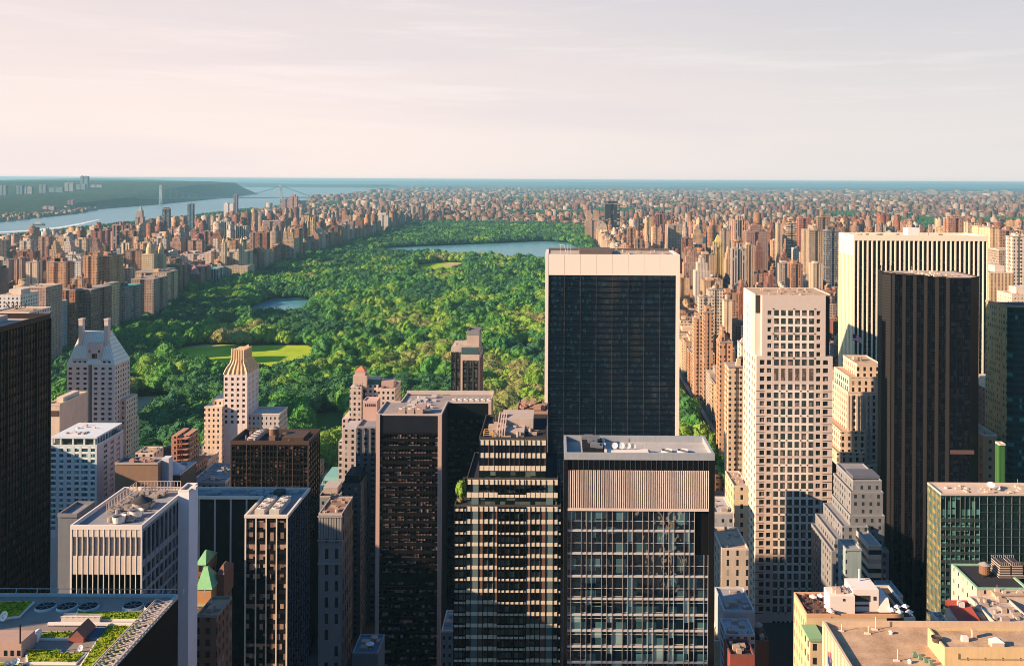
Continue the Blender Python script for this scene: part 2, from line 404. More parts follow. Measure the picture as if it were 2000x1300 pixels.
# 1 black tower at the left edge: only its east side and roof corner show
Y1 = 400; x1, z1 = at(99, 612, Y1); x0 = x1 - 62; y0 = 338
T = thing('office_tower', 'tall black tower with thin vertical fins at the left edge of the view', 'building', (x0 + 31, 370, 0))
core(T, x0, x1, y0, Y1, 0, z1, BLACK, asphalt_roof((.42, .36, .32)), plain((.035, .022, .02), .5), 'E', .5, 2.2, 1.0)
mb = MB(); n = 30
for k in range(n + 1):
    yy = y0 + (Y1 - y0) * k / n; mb.box(x1 - .48, x1 - .05 if k % 5 else x1 + .25, yy - (.14 if k % 5 else .3), yy + (.14 if k % 5 else .3), 0, z1 - 2.2)
link('fin', mb, plain((.03, .02, .018), .4, .2), T)
gm = glass((.003, .004, .007), (.075, .035, .027), 2.1, 3.9, .5, .3, .15)
r = rows_from(z1 - 190, z1 - 2.3, 3.9, .62)
for a, b in r[-48:]:
    mb = MB(); mb.box(x1 - .5, x1 - .35, y0 + .1, Y1 - .1, a, b); link('window_band', mb, gm, T)
mb = MB(); mb.box(x0 + 8, x1 - 14, y0 + 18, Y1 - 8, z1 - 2.1, z1 + .5); link('penthouse', mb, plain((.55, .42, .33)), T)
HERO.append((0, 100, 612, 1300))

# 2 pale finned building with a stepped white corner slab
Y0 = 272; T, x0, x1, y0, y1, z1 = block('office_building', 'cream finned office block with a blank white corner slab and an open roof pit', 137, 277, 1025, Y0, 950)
core(T, x0, x1, y0, y1, 0, z1, plain((.10, .10, .11)), GREYR, WHITE, 'E', .5, 1.3, .5)
zt = z1 - 1.3; zb = zof(1098, Y0)
panel = plain((.42, .37, .33), .7)
c = even(x0 + .4, x1 - .2, 13, .86)
rr = [(zof(1126, Y0), zof(1103, Y0)), (zof(1153, Y0), zof(1130, Y0)), (zof(1180, Y0), zof(1157, Y0)), (zof(1207, Y0), zof(1184, Y0))]
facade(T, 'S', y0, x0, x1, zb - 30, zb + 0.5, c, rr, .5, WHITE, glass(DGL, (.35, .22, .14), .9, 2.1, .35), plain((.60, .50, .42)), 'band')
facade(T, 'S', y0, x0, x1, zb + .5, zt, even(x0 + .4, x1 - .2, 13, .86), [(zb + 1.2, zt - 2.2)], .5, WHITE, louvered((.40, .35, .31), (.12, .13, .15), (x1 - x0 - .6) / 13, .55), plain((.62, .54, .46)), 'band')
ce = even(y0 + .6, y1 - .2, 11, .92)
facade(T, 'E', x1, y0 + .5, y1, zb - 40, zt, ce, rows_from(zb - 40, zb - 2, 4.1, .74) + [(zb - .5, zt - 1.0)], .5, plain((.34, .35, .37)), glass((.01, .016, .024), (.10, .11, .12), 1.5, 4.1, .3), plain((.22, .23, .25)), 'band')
# corner slab on the east side
xs1, _ = at(369, 968, y1 - 8); mb = MB(); mb.box(x1 + .02, xs1, y1 - 8, y1 - .5, 0, z1 + 1.0)
link('corner_slab', mb, plain((.84, .81, .83), .6, .12), T)
mb = MB(); mb.box(x1 + .6, xs1 - .6, y1 - 7.4, y1 - 1.1, z1 + 1.0, z1 + 1.08); link('slab_roof', mb, GREYR, T)
mb = MB(); ring(mb, x1 + .02, xs1, y1 - 8, y1 - .5, z1 + 1.0, z1 + 1.7, .5); mb.box(x1 + 3, x1 + 5, y1 - 6, y1 - 4, z1 + 1.1, z1 + 2); link('slab_parapet', mb, WHITE, T)
mb = MB(); zr = z1 + 2.4
for k in range(22):
    yy = y0 + 12 + (y1 - y0 - 13) * k / 21; mb.bar((x0 + 5, yy, z1 - 1), (x0 + 5, yy, zr), .14)
for k in range(14):
    xx = x0 + 5 + (x1 - x0 - 7) * k / 13; mb.bar((xx, y1 - 1, z1 - 1), (xx, y1 - 1, zr), .14)
for q in (.4, 1.4, 3.3):
    mb.bar((x0 + 5, y0 + 12, z1 - 1 + q), (x0 + 5, y1 - 1, z1 - 1 + q), .14); mb.bar((x0 + 5, y1 - 1, z1 - 1 + q), (x1 - 2, y1 - 1, z1 - 1 + q), .14)
link('screen_railing', mb, plain((.55, .42, .33)), T)
clutter(T, x0 + 5, x1 - 4, y0 + 3, y1 - 3, z1 - 1, 22, 3, plain((.34, .28, .24)), 1.6)
for k, (fx, fy) in enumerate(((.56, .16), (.70, .30))):
    T2 = thing('exhaust_drum', ('nearer' if k == 0 else 'farther') + ' white round exhaust drum in the roof pit of the cream finned block', 'exhaust drum', (x0 + (x1-x0)*fx, y0 + (y1-y0)*fy, z1 - 1), 'white exhaust drums')
    mb = MB(); mb.cyl(*WL[T2.name][:2], z1 - 1, z1 + .9, 1.7, 1.9, 20, 0, False); link('drum', mb, WHITE, T2)
    mb = MB(); mb.cyl(*WL[T2.name][:2], z1 + .2, z1 + .3, 1.65, 1.65, 20); link('fan', mb, plain((.12, .11, .1)), T2)
T2 = thing('tank_hood', 'dark conical hood over a drum tank behind the white drums', 'tank', (x0 + (x1-x0)*.62, y0 + (y1-y0)*.52, z1 - 1))
mb = MB(); mb.cyl(*WL[T2.name][:2], z1 - 1, z1 + 1.1, 2.7, 2.7, 20); link('drum', mb, plain((.30, .25, .22)), T2)
mb = MB(); mb.cyl(*WL[T2.name][:2], z1 + 1.1, z1 + 2.9, 3.2, .2, 20); link('hood', mb, plain((.05, .05, .055)), T2)
HERO.append((112, 388, 945, 1300))
# blank grey slab seen between the black tower and the finned block
T, x0, x1, y0, y1, z1 = block('office_building', 'blank blue grey wall rising beside the cream finned block', 112, 150, 1003, 300, depth=12)
core(T, x0, x1, y0, y1, 0, z1, plain((.17, .18, .20), .7), GREYR, plain((.2, .2, .21)))

# 3 planted roof in the near left corner
zr = 180.0
T = thing('office_building', 'near black building with planted roof beds and five round fan wells', 'building', (-110, 147, 0))
yb = F * (H - zr) / (1168 - CY); xr = xof(352, yb); ya = 118.0; xl = -175.0
mb = MB(); mb.box(xl, xr, ya, yb, 0, zr - .4); link('wall', mb, plain((.005, .005, .007), .6), T)
mb = MB(); mb.box(xl + .5, xr - .5, ya + .5, yb - .5, zr - .45, zr); link('roof', mb, asphalt_roof((.24, .20, .175)), T)
mb = MB(); ring(mb, xl, xr, ya, yb, zr - .4, zr + .5, .45)
for k in range(28): mb.bar((xl + 4 * k, yb - .2, zr + .4), (xl + 4 * k, yb + .1, zr + 1.4), .12)
mb.bar((xl, yb - .1, zr + 1.4), (xr, yb - .1, zr + 1.4), .1); link('parapet', mb, plain((.28, .36, .38), .6), T)
def gp(px, py): return ground(px, py, zr)
sedum, ts = newmat('roof planting'); g = ts.node('ShaderNodeNewGeometry').outputs['Position']
n1 = ts.noise(g, 1.6, 6, .75); n2 = ts.noise(g, .18, 2, .5)
ccol = ts.ramp(ts.m('ADD', ts.m('MULTIPLY', n1, .75), ts.m('MULTIPLY', n2, .35)), [(.36, (.05, .12, .010)), (.52, (.20, .30, .016)), (.66, (.48, .46, .04))])
bpn = ts.node('ShaderNodeBump'); bpn.inputs['Strength'].default_value = 1; bpn.inputs['Distance'].default_value = .5; ts.l.new(n1, bpn.inputs['Height'])
pbsdf(ts, ccol, .95, .1, 0, bpn.outputs[0])
beds = [[(-20,1213),(-20,1177),(68,1177),(38,1206)], [(140,1213),(150,1197),(292,1197),(280,1213)], [(-20,1251),(-20,1236),(62,1236),(58,1251)], [(74,1250),(74,1236),(146,1236),(134,1250)],
        [(50,1297),(50,1271),(120,1271),(113,1277),(170,1277),(148,1298)], [(150,1310),(208,1224),(281,1224),(214,1310)], [(-20,1310),(-20,1296),(45,1296),(45,1310)]]
bl = ['green bed against the far left railing', 'long narrow bed beside the white box on the near roof', 'yellow bed left of the arched vent', 'yellow bed right of the arched vent', 'wide green bed in front of the small dish', 'big sunlit bed along the ribbed cornice', 'cut off bed at the bottom left corner']
for k, bd in enumerate(beds):
    pts = [gp(*q)[:2] for q in bd]
    cxm, cym = sum(p[0] for p in pts)/len(pts), sum(p[1] for p in pts)/len(pts)
    if sum((pts[i][0]*pts[(i+1)%len(pts)][1]-pts[(i+1)%len(pts)][0]*pts[i][1]) for i in range(len(pts))) < 0: pts = pts[::-1]
    T2 = thing('planting_bed', bl[k], 'planting bed', (cxm, cym, zr), 'planted beds on the near roof')
    mb = MB(); mb.prism(pts, zr + .01, zr + .32); link('kerb', mb, WHITE, T2)
    ins = [(cxm + (a-cxm)*.94 if abs(a-cxm) > 3 else a + (.3 if a < cxm else -.3), cym + (b-cym)*(1 - .3/max(.4, abs(b-cym)))) for a, b in pts]
    mb = MB(); mb.prism(ins, zr + .33, zr + .42)
    r = random.Random(k)
    x_0, x_1 = min(p[0] for p in ins), max(p[0] for p in ins); y_0, y_1 = min(p[1] for p in ins), max(p[1] for p in ins)
    def inside(x, y, P):
        s = False
        for i in range(len(P)):
            (a, b), (c, d_) = P[i], P[i-1]
            if (b > y) != (d_ > y) and x < (c - a) * (y - b) / (d_ - b) + a: s = not s
        return s
    for q in range(int((x_1-x_0)*(y_1-y_0)*6)):
        a, b = r.uniform(x_0, x_1), r.uniform(y_0, y_1)
        if inside(a, b, ins):
            s = r.uniform(.1, .3); an = r.uniform(0, 6.28)
            mb.poly([(a + s*math.cos(an), b + s*math.sin(an), zr + .41), (a - s*math.cos(an), b - s*math.sin(an), zr + .41), (a + r.uniform(-.1,.1), b + r.uniform(-.1,.1), zr + .41 + r.uniform(.15, .45))])
    link('sedum', mb, sedum, T2)
for k, (px, py, wd) in enumerate(((89, 1186, 36), (131, 1186, 36), (173, 1186, 36), (260, 1184, 36), (302, 1184, 36))):
    X, Yy, _ = gp(px, py); rr_ = wd / 2 * Yy / F
    T2 = thing('roof_fan', ('first', 'second', 'third', 'fourth', 'fifth')[k] + ' round fan well from the left along the far edge of the near roof', 'fan', (X, Yy, zr), 'round fan wells')
    mb = MB(); mb.cyl(X, Yy, zr + .01, zr + .45, rr_ * 1.1, rr_, 28, 0, False); link('rim', mb, plain((.42, .47, .48), .6), T2)
    mb = MB(); mb.cyl(X, Yy, zr + .12, zr + .2, rr_ * .97, rr_ * .97, 28); link('well', mb, plain((.02, .025, .03)), T2)
    mb = MB()
    for q in range(3):
        a = q * 1.05 + .3; mb.bar((X - rr_*.95*math.cos(a), Yy - rr_*.95*math.sin(a), zr + .36), (X + rr_*.95*math.cos(a), Yy + rr_*.95*math.sin(a), zr + .36), .12)
    link('blade', mb, plain((.12, .14, .15)), T2)
mb = MB(); r = random.Random(5)           # ribbed cornice along the east edge
for k in range(46):
    yy = ya + (yb - 4 - ya) * k / 45
    mb.bar((xr - 2.6, yy - .4, zr + .6), (xr + .6, yy + .3, zr + 1.1 + r.uniform(-.1, .3)), .16); mb.bar((xr - 2.6, yy + .4, zr + 1.2), (xr + .6, yy - .3, zr + .5), .14)
    mb.bar((xr - 2.4, yy, zr + .1), (xr - 2.4, yy, zr + 1.3), .12)
for q in (.15, .9, 1.3): mb.bar((xr - 2.5, ya, zr + q), (xr - 2.5, yb - 4, zr + q), .14)
mb.bar((xr + .5, ya, zr + .9), (xr + .5, yb - 4, zr + .9), .3)
link('cornice', mb, plain((.50, .42, .36), .7), T)
def roofbox(name, label, cat, px0, px1, pyb, h, dep, col, z=zr):
    X0, Yb, _ = ground(px0, pyb, z); X1 = ground(px1, pyb, z)[0]
    T2 = thing(name, label, cat, ((X0+X1)/2, Yb + dep/2, z)); mb = MB(); mb.box(X0, X1, Yb, Yb + dep, z + .02, z + h); link('body', mb, plain(col), T2); return T2, X0, X1, Yb
T2, a, b, c = roofbox('ventilation_box', 'long white box with a railing between the fan wells and the pipe', 'ventilation box', 119, 195, 1216, 1.0, .9, (.60, .52, .43))
mb = MB(); mb.bar((a, c, zr + 1.2), (b, c, zr + 1.2), .07); mb.bar((a, c + .9, zr + 1.25), (b, c + .9, zr + 1.25), .07)
for k in range(8): mb.bar((a + (b-a)*k/7, c, zr + .9), (a + (b-a)*k/7, c, zr + 1.25), .07)
link('railing', mb, WHITE, T2)
X0, Yb, _ = gp(94, 1223); X1 = gp(284, 1223)[0]
T2 = thing('roof_pipe', 'long cream pipe on stands across the near planted roof', 'pipe', ((X0+X1)/2, Yb, zr)); mb = MB(); mb.bar((X0, Yb, zr + .55), (X1, Yb, zr + .55), .4); link('pipe', mb, WHITE, T2)
for k in range(7):
    xx = X0 + (X1-X0)*k/6; mb = MB(); mb.bar((xx, Yb, zr), (xx, Yb, zr + .4), .12); link('stand', mb, STEEL, T2)
X, Yb, _ = gp(66, 1254); T2 = thing('arched_vent', 'white arched vent between two yellow planting beds', 'vent', (X, Yb, zr)); mb = MB()
pts = [(-.55, 0), (.55, 0), (.55, 1.1)] + [(.55*math.cos(a*.314), 1.1 + .55*math.sin(a*.314)) for a in range(1, 10)] + [(-.55, 1.1)]
n = len(pts); mb.v = [(X + p, Yb, zr + q) for p, q in pts] + [(X + p, Yb + 1.6, zr + q) for p, q in pts]
mb.f = [tuple(range(n)), tuple(range(2*n-1, n-1, -1))] + [(i, n+i, n+(i+1)%n, (i+1)%n) for i in range(n)]; mb.m = [0]*len(mb.f); link('hood', mb, WHITE, T2)
X0, Yb, _ = gp(134, 1254); X1 = gp(163, 1254)[0]
T2 = thing('roof_shed', 'small red brown gabled shed on the near planted roof', 'shed', ((X0+X1)/2, Yb, zr)); xm = (X0+X1)/2
mb = MB(); mb.box(X0, X1, Yb, Yb + 4, zr + .02, zr + .9); link('wall', mb, plain((.30, .10, .07)), T2)
mb = MB(); mb.poly([(X0-.1, Yb-.1, zr+.9), (xm, Yb-.1, zr+2.3), (xm, Yb+4.1, zr+2.3), (X0-.1, Yb+4.1, zr+.9)]); mb.poly([(X1+.1, Yb+4.1, zr+.9), (xm, Yb+4.1, zr+2.3), (xm, Yb-.1, zr+2.3), (X1+.1, Yb-.1, zr+.9)])
mb.poly([(X0, Yb, zr+.9), (X1, Yb, zr+.9), (xm, Yb, zr+2.25)]); link('roof', mb, plain((.22, .10, .08)), T2)
T2, a, b, c = roofbox('skylight', 'dark blue skylight right of the red brown shed', 'skylight', 166, 190, 1250, .5, 3.6, (.05, .09, .14))
T2, a, b, c = roofbox('lift_house', 'tan brick lift house at the left edge of the near roof', 'lift house', -30, 42, 1283, 2.6, 4, (.42, .28, .22))
mb = MB()
for k in range(3): mb.box(a + 3.2 + 1.1*k, a + 3.7 + 1.1*k, c - .05, c + .01, zr + .3, zr + 1.2)
link('window', mb, plain(DGL, .3), T2); mb = MB(); mb.bar((b - .2, c, zr + 2.4), (b - .2, c, zr + 5.5), .16); link('mast', mb, BLACK, T2)
for k, (px, py, s, lb) in enumerate(((9, 1214, .85, 'cream dish at the left edge of the near roof'), (157, 1272, .5, 'small dish below the red brown shed'), (31, 1300, .6, 'dish at the bottom edge beside the lift house'), (14, 1303, .5, 'small dish cut by the bottom edge'))):
    X, Yb, _ = gp(px, py); dish(X, Yb, zr, s, lb, 60, 250 + 20*k, 'dishes on the near roof')
HERO.append((0, 365, 1165, 1300))

# 4 dark L shaped building with white trims
Y0 = 360; T, x0, x1, y0, y1, z1 = block('office_building', 'dark L shaped office block outlined by white roof edges and slim white piers', 478, 562, 1005, Y0, 951)
TRIM = plain((.66, .60, .52), .6, .08); yw = F*(H-z1)/(972-CY); xw = xof(380, yw) - 4
mb = MB(); mb.box(x0 + .4, x1 - .4, y0 + .4, y1, 0, z1 - 1.2); mb.box(xw, x0 + .4, yw + .4, y1 - .01, 0, z1 - 1.21); link('wall', mb, plain((.006, .008, .012), .4, .1), T)
mb = MB(); mb.box(x0 + .8, x1 - .8, y0 + .8, y1 - .5, z1 - 1.3, z1 - 1.0); link('roof', mb, GREYR, T); mb = MB(); mb.box(xw, x0 + .8, yw + .8, y1 - .5, z1 - 1.31, z1 - 1.02); link('roof', mb, GREYR, T)
mb = MB(); h_ = z1 - 1.2
mb.box(x0 - .2, x1 + .2, y0 - .2, y0 + .7, h_, z1); mb.box(x1 - .7, x1 + .2, y0 + .7, y1, h_, z1); mb.box(xw, x1 - .7, y1 - .6, y1 + .1, h_, z1)
mb.box(x0 - .2, x0 + .6, y0 + .7, yw, h_, z1); mb.box(xw, x0 + .6, yw - .1, yw + .7, h_, z1 + .003); link('parapet', mb, TRIM, T)
zm = zof(1062, Y0)
facade(T, 'S', y0, x0, x1, 0, z1 - 1.2, even(x0 + .35, x1 - .35, 4, .88), rows_from(0, zm, 3.9, .62) + [(zm + .5, z1 - 2.4)], .45, TRIM, glass((.004, .005, .008), (.42, .27, .20), 1.35, 3.9, .55, .15, .3), plain((.006, .006, .008)), 'band', .3)
facade(T, 'E', x1, y0 + .45, y1, 0, z1 - 1.2, even(y0 + .6, y1, 9, .93), rows_from(0, z1 - 2, 3.9, .7), .4, plain((.10, .12, .18), .5), glass((.003, .005, .012), (.02, .03, .06), 1.2, 3.9, .3, .2, .25), plain((.004, .006, .012)), 'band')
facade(T, 'S', yw, xw, x0 - .22, 0, z1 - 1.2, even(xw, x0 + .2, 5, .9), [(20, zof(1120, yw) - 1), (zof(1120, yw), z1 - 2)], .4, plain((.40, .38, .37)), glass((.004, .009, .014), (.012, .018, .022), 1.2, 3.9, .2, .2, .25), plain((.006, .009, .013)), 'band')
clutter(T, xw + 3, x1 - 2, yw + 3, y1 - 2, z1 - 1, 26, 12, plain((.26, .33, .37)), 1.4)
mb = MB(); xc_ = xof(548, 385); mb.cyl(xc_, y1 - 6, z1 - 1, z1 + .8, 2.6, 2.4, 20); link('roof_drum', mb, plain((.03, .05, .055)), T)
fan_unit(x0 + 3.2, x0 + 7.0, y0 + 2, y0 + 19, z1 - 1, 2.2, 3, 'left long cooling unit with three fans on the dark white edged block')
fan_unit(x0 + 9.0, x0 + 12.8, y0 + 2, y0 + 19, z1 - 1, 2.2, 3, 'right long cooling unit with three fans on the dark white edged block')
HERO.append((380, 605, 950, 1300))

# 5 brown office block
Y0 = 500; T, x0, x1, y0, y1, z1 = block('office_building', 'dark brown office block with bronze mullions and a crowded black roof', 450, 603, 860, Y0, 837)
BRN = plain((.085, .055, .042), .6)
core(T, x0, x1, y0, y1, 0, z1, plain((.006, .005, .005), .5), DARKR, BRN, 'E', .4, 2.2, .6)
facade(T, 'S', y0, x0, x1, 0, z1 - 2.2, even(x0 + .4, x1 - .4, 5, .955), rows_from(60, z1 - 2.4, 3.3, .72), .4, BRN, glass((.003, .002, .003), (.16, .10, .08), 1.3, 3.3, .28, .2, .3), plain((.013, .010, .009), .5), 'band')
mb = MB()
for k in range(21): xx = x0 + .6 + (x1 - x0 - 1.2) * k / 20; mb.box(xx - .09, xx + .09, y0 + .02, y0 + .34, 60, z1 - 2.3)
link('mullions', mb, plain((.04, .03, .026), .5), T)
facade(T, 'E', x1, y0 + .4, y1, 0, z1 - 2.2, even(y0 + .6, y1, 6, .9), rows_from(60, z1 - 2.4, 3.3, .7), .4, plain((.008, .007, .010)), glass((.003, .003, .006), prob=.05, spec=.2), None, 'band')
clutter(T, x0 + 2, x1 - 2, y0 + 2, y1 - 2, z1 - 2, 24, 21, plain((.20, .13, .11)), 2.6)
mb = MB(); mb.box(x1 - 16, x1 - 4, y0 + 4, y1 - 5, z1 - 2, z1 + .6); link('penthouse', mb, BRN, T)
fan_unit(x0 + 8, x0 + 12.5, y0 + 3, y1 - 3, z1 - 2, 2.4, 4, 'white four fan unit on the dark brown office block', (.50, .45, .42))
water_tank(xof(539, Y0 + 12), y0 + 11, z1 - 2, 2.6, 3.6, 'brown wooden tank on the dark brown office block')
HERO.append((450, 622, 835, 950))

# 6 steep green roofed tower with two tall chimneys
Y0 = 730; T, x0, x1, y0, y1, z1 = block('apartment_tower', 'pale tower with a steep copper roof between two tall chimneys', 131, 224, 712, Y0, depth=26)
STN = plain((.64, .57, .52), .8); wg = glass(DGL, (.22, .20, .18), 1.0, 3.3, .25)
mb = MB(); xm = xof(178, Y0); mb.box(x0 + .4, xm - 1.6, y0 + .4, y1, 0, z1); mb.box(xm + 1.6, x1 - .4, y0 + .4, y1, 0, z1); mb.box(xm - 1.6, xm + 1.6, y0 + 6, y1, 0, z1); link('wall', mb, STN, T)
for a, b, cols in ((x0, xm - 1.6, [139, 154, 168]), (xm + 1.6, x1, [189, 203, 217])):
    cc = [(xof(q, Y0) - 1.35, xof(q, Y0) + 1.35) for q in cols]
    facade(T, 'S', y0, a, b, 60, z1, cc, rows_from(60, z1 - 1, 4.0, .5), .4, STN, wg, None, 'window', .05)
facade(T, 'E', x1, y0 + .4, y1, 40, z1, even(y0 + .5, y1 - .5, 6, .42), rows_from(40, z1 - 1, 4.0, .52), .4, plain((.60, .50, .44)), wg, None, 'window', .05)
cop, tc = newmat('weathered copper'); g = tc.node('ShaderNodeNewGeometry').outputs['Position']; x_, y_, z_ = tc.sep(g)
seam = tc.m('LESS_THAN', tc.m('FRACT', tc.m('MULTIPLY', x_, .8)), .18)
pbsdf(tc, tc.mix(tc.m('MULTIPLY', seam, .5), tc.mix(tc.noise(g, .3, 5, .6), (.46, .60, .56), (.78, .80, .72)), (.12, .22, .22)), .7, .3)
zr_, zc = zof(656, Y0), zof(632, Y0); rx0, rx1 = xof(160, Y0 + 9), xof(215, Y0 + 9)
mb = MB(); mb.frus((x0 - .3, x1 + .3, y0 - .3, y1 + .3), z1 + .01, (rx0, rx1 - 1, y0 + 9, y0 + 15), zr_); link('roof', mb, cop, T)
DM = plain((.55, .46, .41)); mb = MB(); a, b = xof(171, Y0), xof(198, Y0); mb.box(a, b, y0 + 1.2, y0 + 9, z1, zof(675, Y0)); mb.box(x0 + 4, a - .02, y0 + .4, y0 + 5, z1, z1 + 4.5); mb.box(b + .02, x1 - 5, y0 + .4, y0 + 5, z1, z1 + 4.2); dm = link('dormer', mb, DM, T)
o = MB(); o.box((a+b)/2 - 2, (a+b)/2 + 2, y0 + 1.1, y0 + 1.25, z1 + 5, z1 + 8.6); o.box(a + 1, a + 2.4, y0 + 1.1, y0 + 1.25, z1 + 9.5, z1 + 11.5); o.box(b - 2.4, b - 1, y0 + 1.1, y0 + 1.25, z1 + 9.5, z1 + 11.5)
for q in (x0 + 5, x0 + 9, x0 + 13, b + 2, b + 6): o.box(q, q + 2, y0 + .25, y0 + .42, z1 + .8, z1 + 3)
link('dormer_window', o, wg, dm)
for px in (160, 210):
    xx = xof(px, Y0 + 6); mb = MB(); mb.box(xx - 1.6, xx + 1.6, y0 + 5, y0 + 9, z1 + 8, zc); mb.box(xx - 1.9, xx + 1.9, y0 + 4.7, y0 + 9.3, zc, zc + 1.2); link('chimney', mb, DM, T)
xw1 = xof(251, Y0 + 12); mb = MB(); mb.box(x1 - .02, xw1, y0 + 10, y1 + 4, 0, zof(790, Y0)); mb.box(x1 - .02, xof(254, Y0 + 14), y0 + 13, y1 + 6, 0, zof(835, Y0)); link('wing', mb, windowed((.58, .48, .41), 3.0, 4.0, .4, .5), T)
HERO.append((130, 256, 632, 900))

# 7 teal windowed hotel
Y0 = 560; T, x0, x1, y0, y1, z1 = block('hotel', 'pale hotel with rows of teal windows and a recessed top terrace', 98, 189, 868, Y0, 838)
PS = plain((.60, .66, .68), .8)
core(T, x0, x1, y0, y1, 0, z1, PS, asphalt_roof((.2, .27, .3)), PS, 'E', .4, .9, .5)
cols = [(xof(q, Y0) - wd_, xof(q, Y0) + wd_) for q, wd_ in ((107, 1.5), (122.5, 1.3), (137.5, 1.3), (152.5, 1.3), (168, 1.9), (184, 1.3))]
facade(T, 'S', y0, x0, x1, 40, z1 - .9, cols, rows_from(44, z1 - .9, 3.4, .60, .6), .35, PS, glass((.02, .09, .11), (.20, .55, .55), 1.1, 3.4, .5), plain((.74, .78, .80)), 'window', .04)
facade(T, 'E', x1, y0 + .35, y1, 40, z1 - .9, even(y0 + 7, y1 - 3, 3, .5), rows_from(60, z1 - 2, 3.4, .5), .35, plain((.50, .48, .48)), glass((.03, .04, .05), prob=.2), None, 'window')
mb = MB(); mb.box(x0 + 1, x1 - 3, y0 + 3.5, y1 - 2, z1 - .8, z1 + 3.6); link('penthouse', mb, plain((.08, .12, .12), .4), T)
mb = MB(); mb.box(x0, x1 - .3, y0 + .4, y1 - 1, z1 + 3.6, z1 + 4.6)
for q in (103, 120, 144, 166, 186): mb.box(xof(q, Y0) - .5, xof(q, Y0) + .5, y0 + .6, y0 + 1.4, z1, z1 + 3.59)
for k in range(6): yy = y0 + 1.5 + k * 3.4; mb.box(x1 - 1.1, x1 - .5, yy, yy + .6, z1, z1 + 3.59)
link('colonnade', mb, PS, T)
clutter(T, x0 + 5, x1 - 10, y0 + 5, y1 - 3, z1 + 4.6, 12, 9, plain((.6, .5, .45)), 1.3)
HERO.append((98, 222, 832, 1000))
# 8 small lit tower behind the hotel
T, x0, x1, y0, y1, z1 = block('apartment_building', 'narrow cream building top lit by the sun beside the black tower', 90, 117, 788, 640, depth=38)
core(T, x0, x1, y0, y1, 0, z1, windowed((.60, .47, .36), 3.6, 9, .0, .0), TANR, CREAM, 'E')
mb = MB(); mb.box(x0 + 3, x1 - 2, y0 + 8, y1 - 8, z1 - 1, z1 + 2.5); link('penthouse', mb, CREAM, T)
mb = MB(); mb.box(x0, x1 - 1, y0 + .2, y0 + .45, z1 - 9, z1 - 5); link('window_band', mb, plain((.1, .06, .05)), T)

# 9 slim cream tower with golden ribbed crown
Y0 = 735; T, x0, x1, y0, y1, z1 = block('apartment_tower', 'slim cream tower with a golden ribbed crown rising over the trees', 437, 483, 731, Y0, depth=28)
CR = plain((.72, .62, .56), .8); GOLD = plain((.70, .48, .27), .7, .15)
mb = MB(); mb.box(x0 + .35, x1 - .35, y0 + .35, y1, 0, z1); link('wall', mb, CR, T)
cc = [(xof(q, Y0) - 1.05, xof(q, Y0) + 1.05) for q in (444, 456, 467, 478)]
facade(T, 'S', y0, x0, x1, 40, z1, cc, rows_from(60, z1 - 1.5, 4.3, .52), .35, CR, wg, None, 'window', .05, most=70)
facade(T, 'E', x1, y0 + .35, y1, 40, z1, even(y0 + .5, y1 - .5, 8, .3), rows_from(60, z1 - 2, 4.3, .6), .35, plain((.66, .59, .55)), wg, None, 'window', .05, most=90)
lv = [(0, z1 + .01), (.9, z1 + 3), (2.4, z1 + 6), (4.0, z1 + 8.5), (4.6, z1 + 11), (4.8, z1 + 18.5)]
mb = MB()
for (i0, a), (i1, b) in zip(lv[:-1], lv[1:]):
    mb.frus((x0 + i0 + .3, x1 - i0 - .3, y0 + i0 + .3, y1 - i0 - .3), a, (x0 + i1 + .3, x1 - i1 - .3, y0 + i1 + .3, y1 - i1 - .3), b - .001)
cr_ = link('crown', mb, GOLD, T); mb = MB()
for k in range(6):
    for (i0, a), (i1, b) in zip(lv[:-1], lv[1:]):
        f0 = k / 5; top = 1.6 if b > z1 + 15 and k not in (2, 3) else 0
        mb.bar((x0 + i0 + (x1-x0-2*i0)*f0, y0 + i0, a), (x0 + i1 + (x1-x0-2*i1)*f0, y0 + i1, b + top), .9)
for k in range(1, 9):
    for (i0, a), (i1, b) in zip(lv[:-1], lv[1:]):
        f0 = k / 8; top = 2.6 if b > z1 + 15 and k < 6 else 0
        mb.bar((x1 - i0, y0 + i0 + (y1-y0-2*i0)*f0, a), (x1 - i1, y0 + i1 + (y1-y0-2*i1)*f0, b + top), .9)
link('rib', mb, plain((.76, .55, .32), .7, .1), cr_)
W2 = windowed((.74, .57, .43), 3.6, 4.3, .4, .5, seed=.3)
zw = zof(795, Y0); xl = xof(401, Y0 - 4)
mb = MB(); mb.box(xl, x0 + .2, y0 - 4, y1 - 4, 0, zw); mb.box(xl + 5, x0 + .3, y0, y1 - 6, zw, zw + 5); mb.box(xl - 4.5, xl - .02, y0 - 3, y1 - 6, 0, zof(872, Y0)); mb.box(xl - 9, xl - 4.52, y0 - 5, y1 - 6, 0, zof(905, Y0)); link('lower_wing', mb, W2, T)
zw = zof(815, Y0); mb = MB(); mb.box(x1 - .3, xof(545, Y0), y0 + 4, y1 - 2, 0, zw); link('lower_wing', mb, windowed((.50, .46, .43), 3.4, 4.3, .35, .5, seed=.1), T)
mb = MB(); ring(mb, x1 - .32, xof(545, Y0) + .3, y0 + 3.8, y1 - 1.8, zw, zw + 1, .5); link('parapet', mb, CR, T)
HERO.append((395, 548, 677, 945))

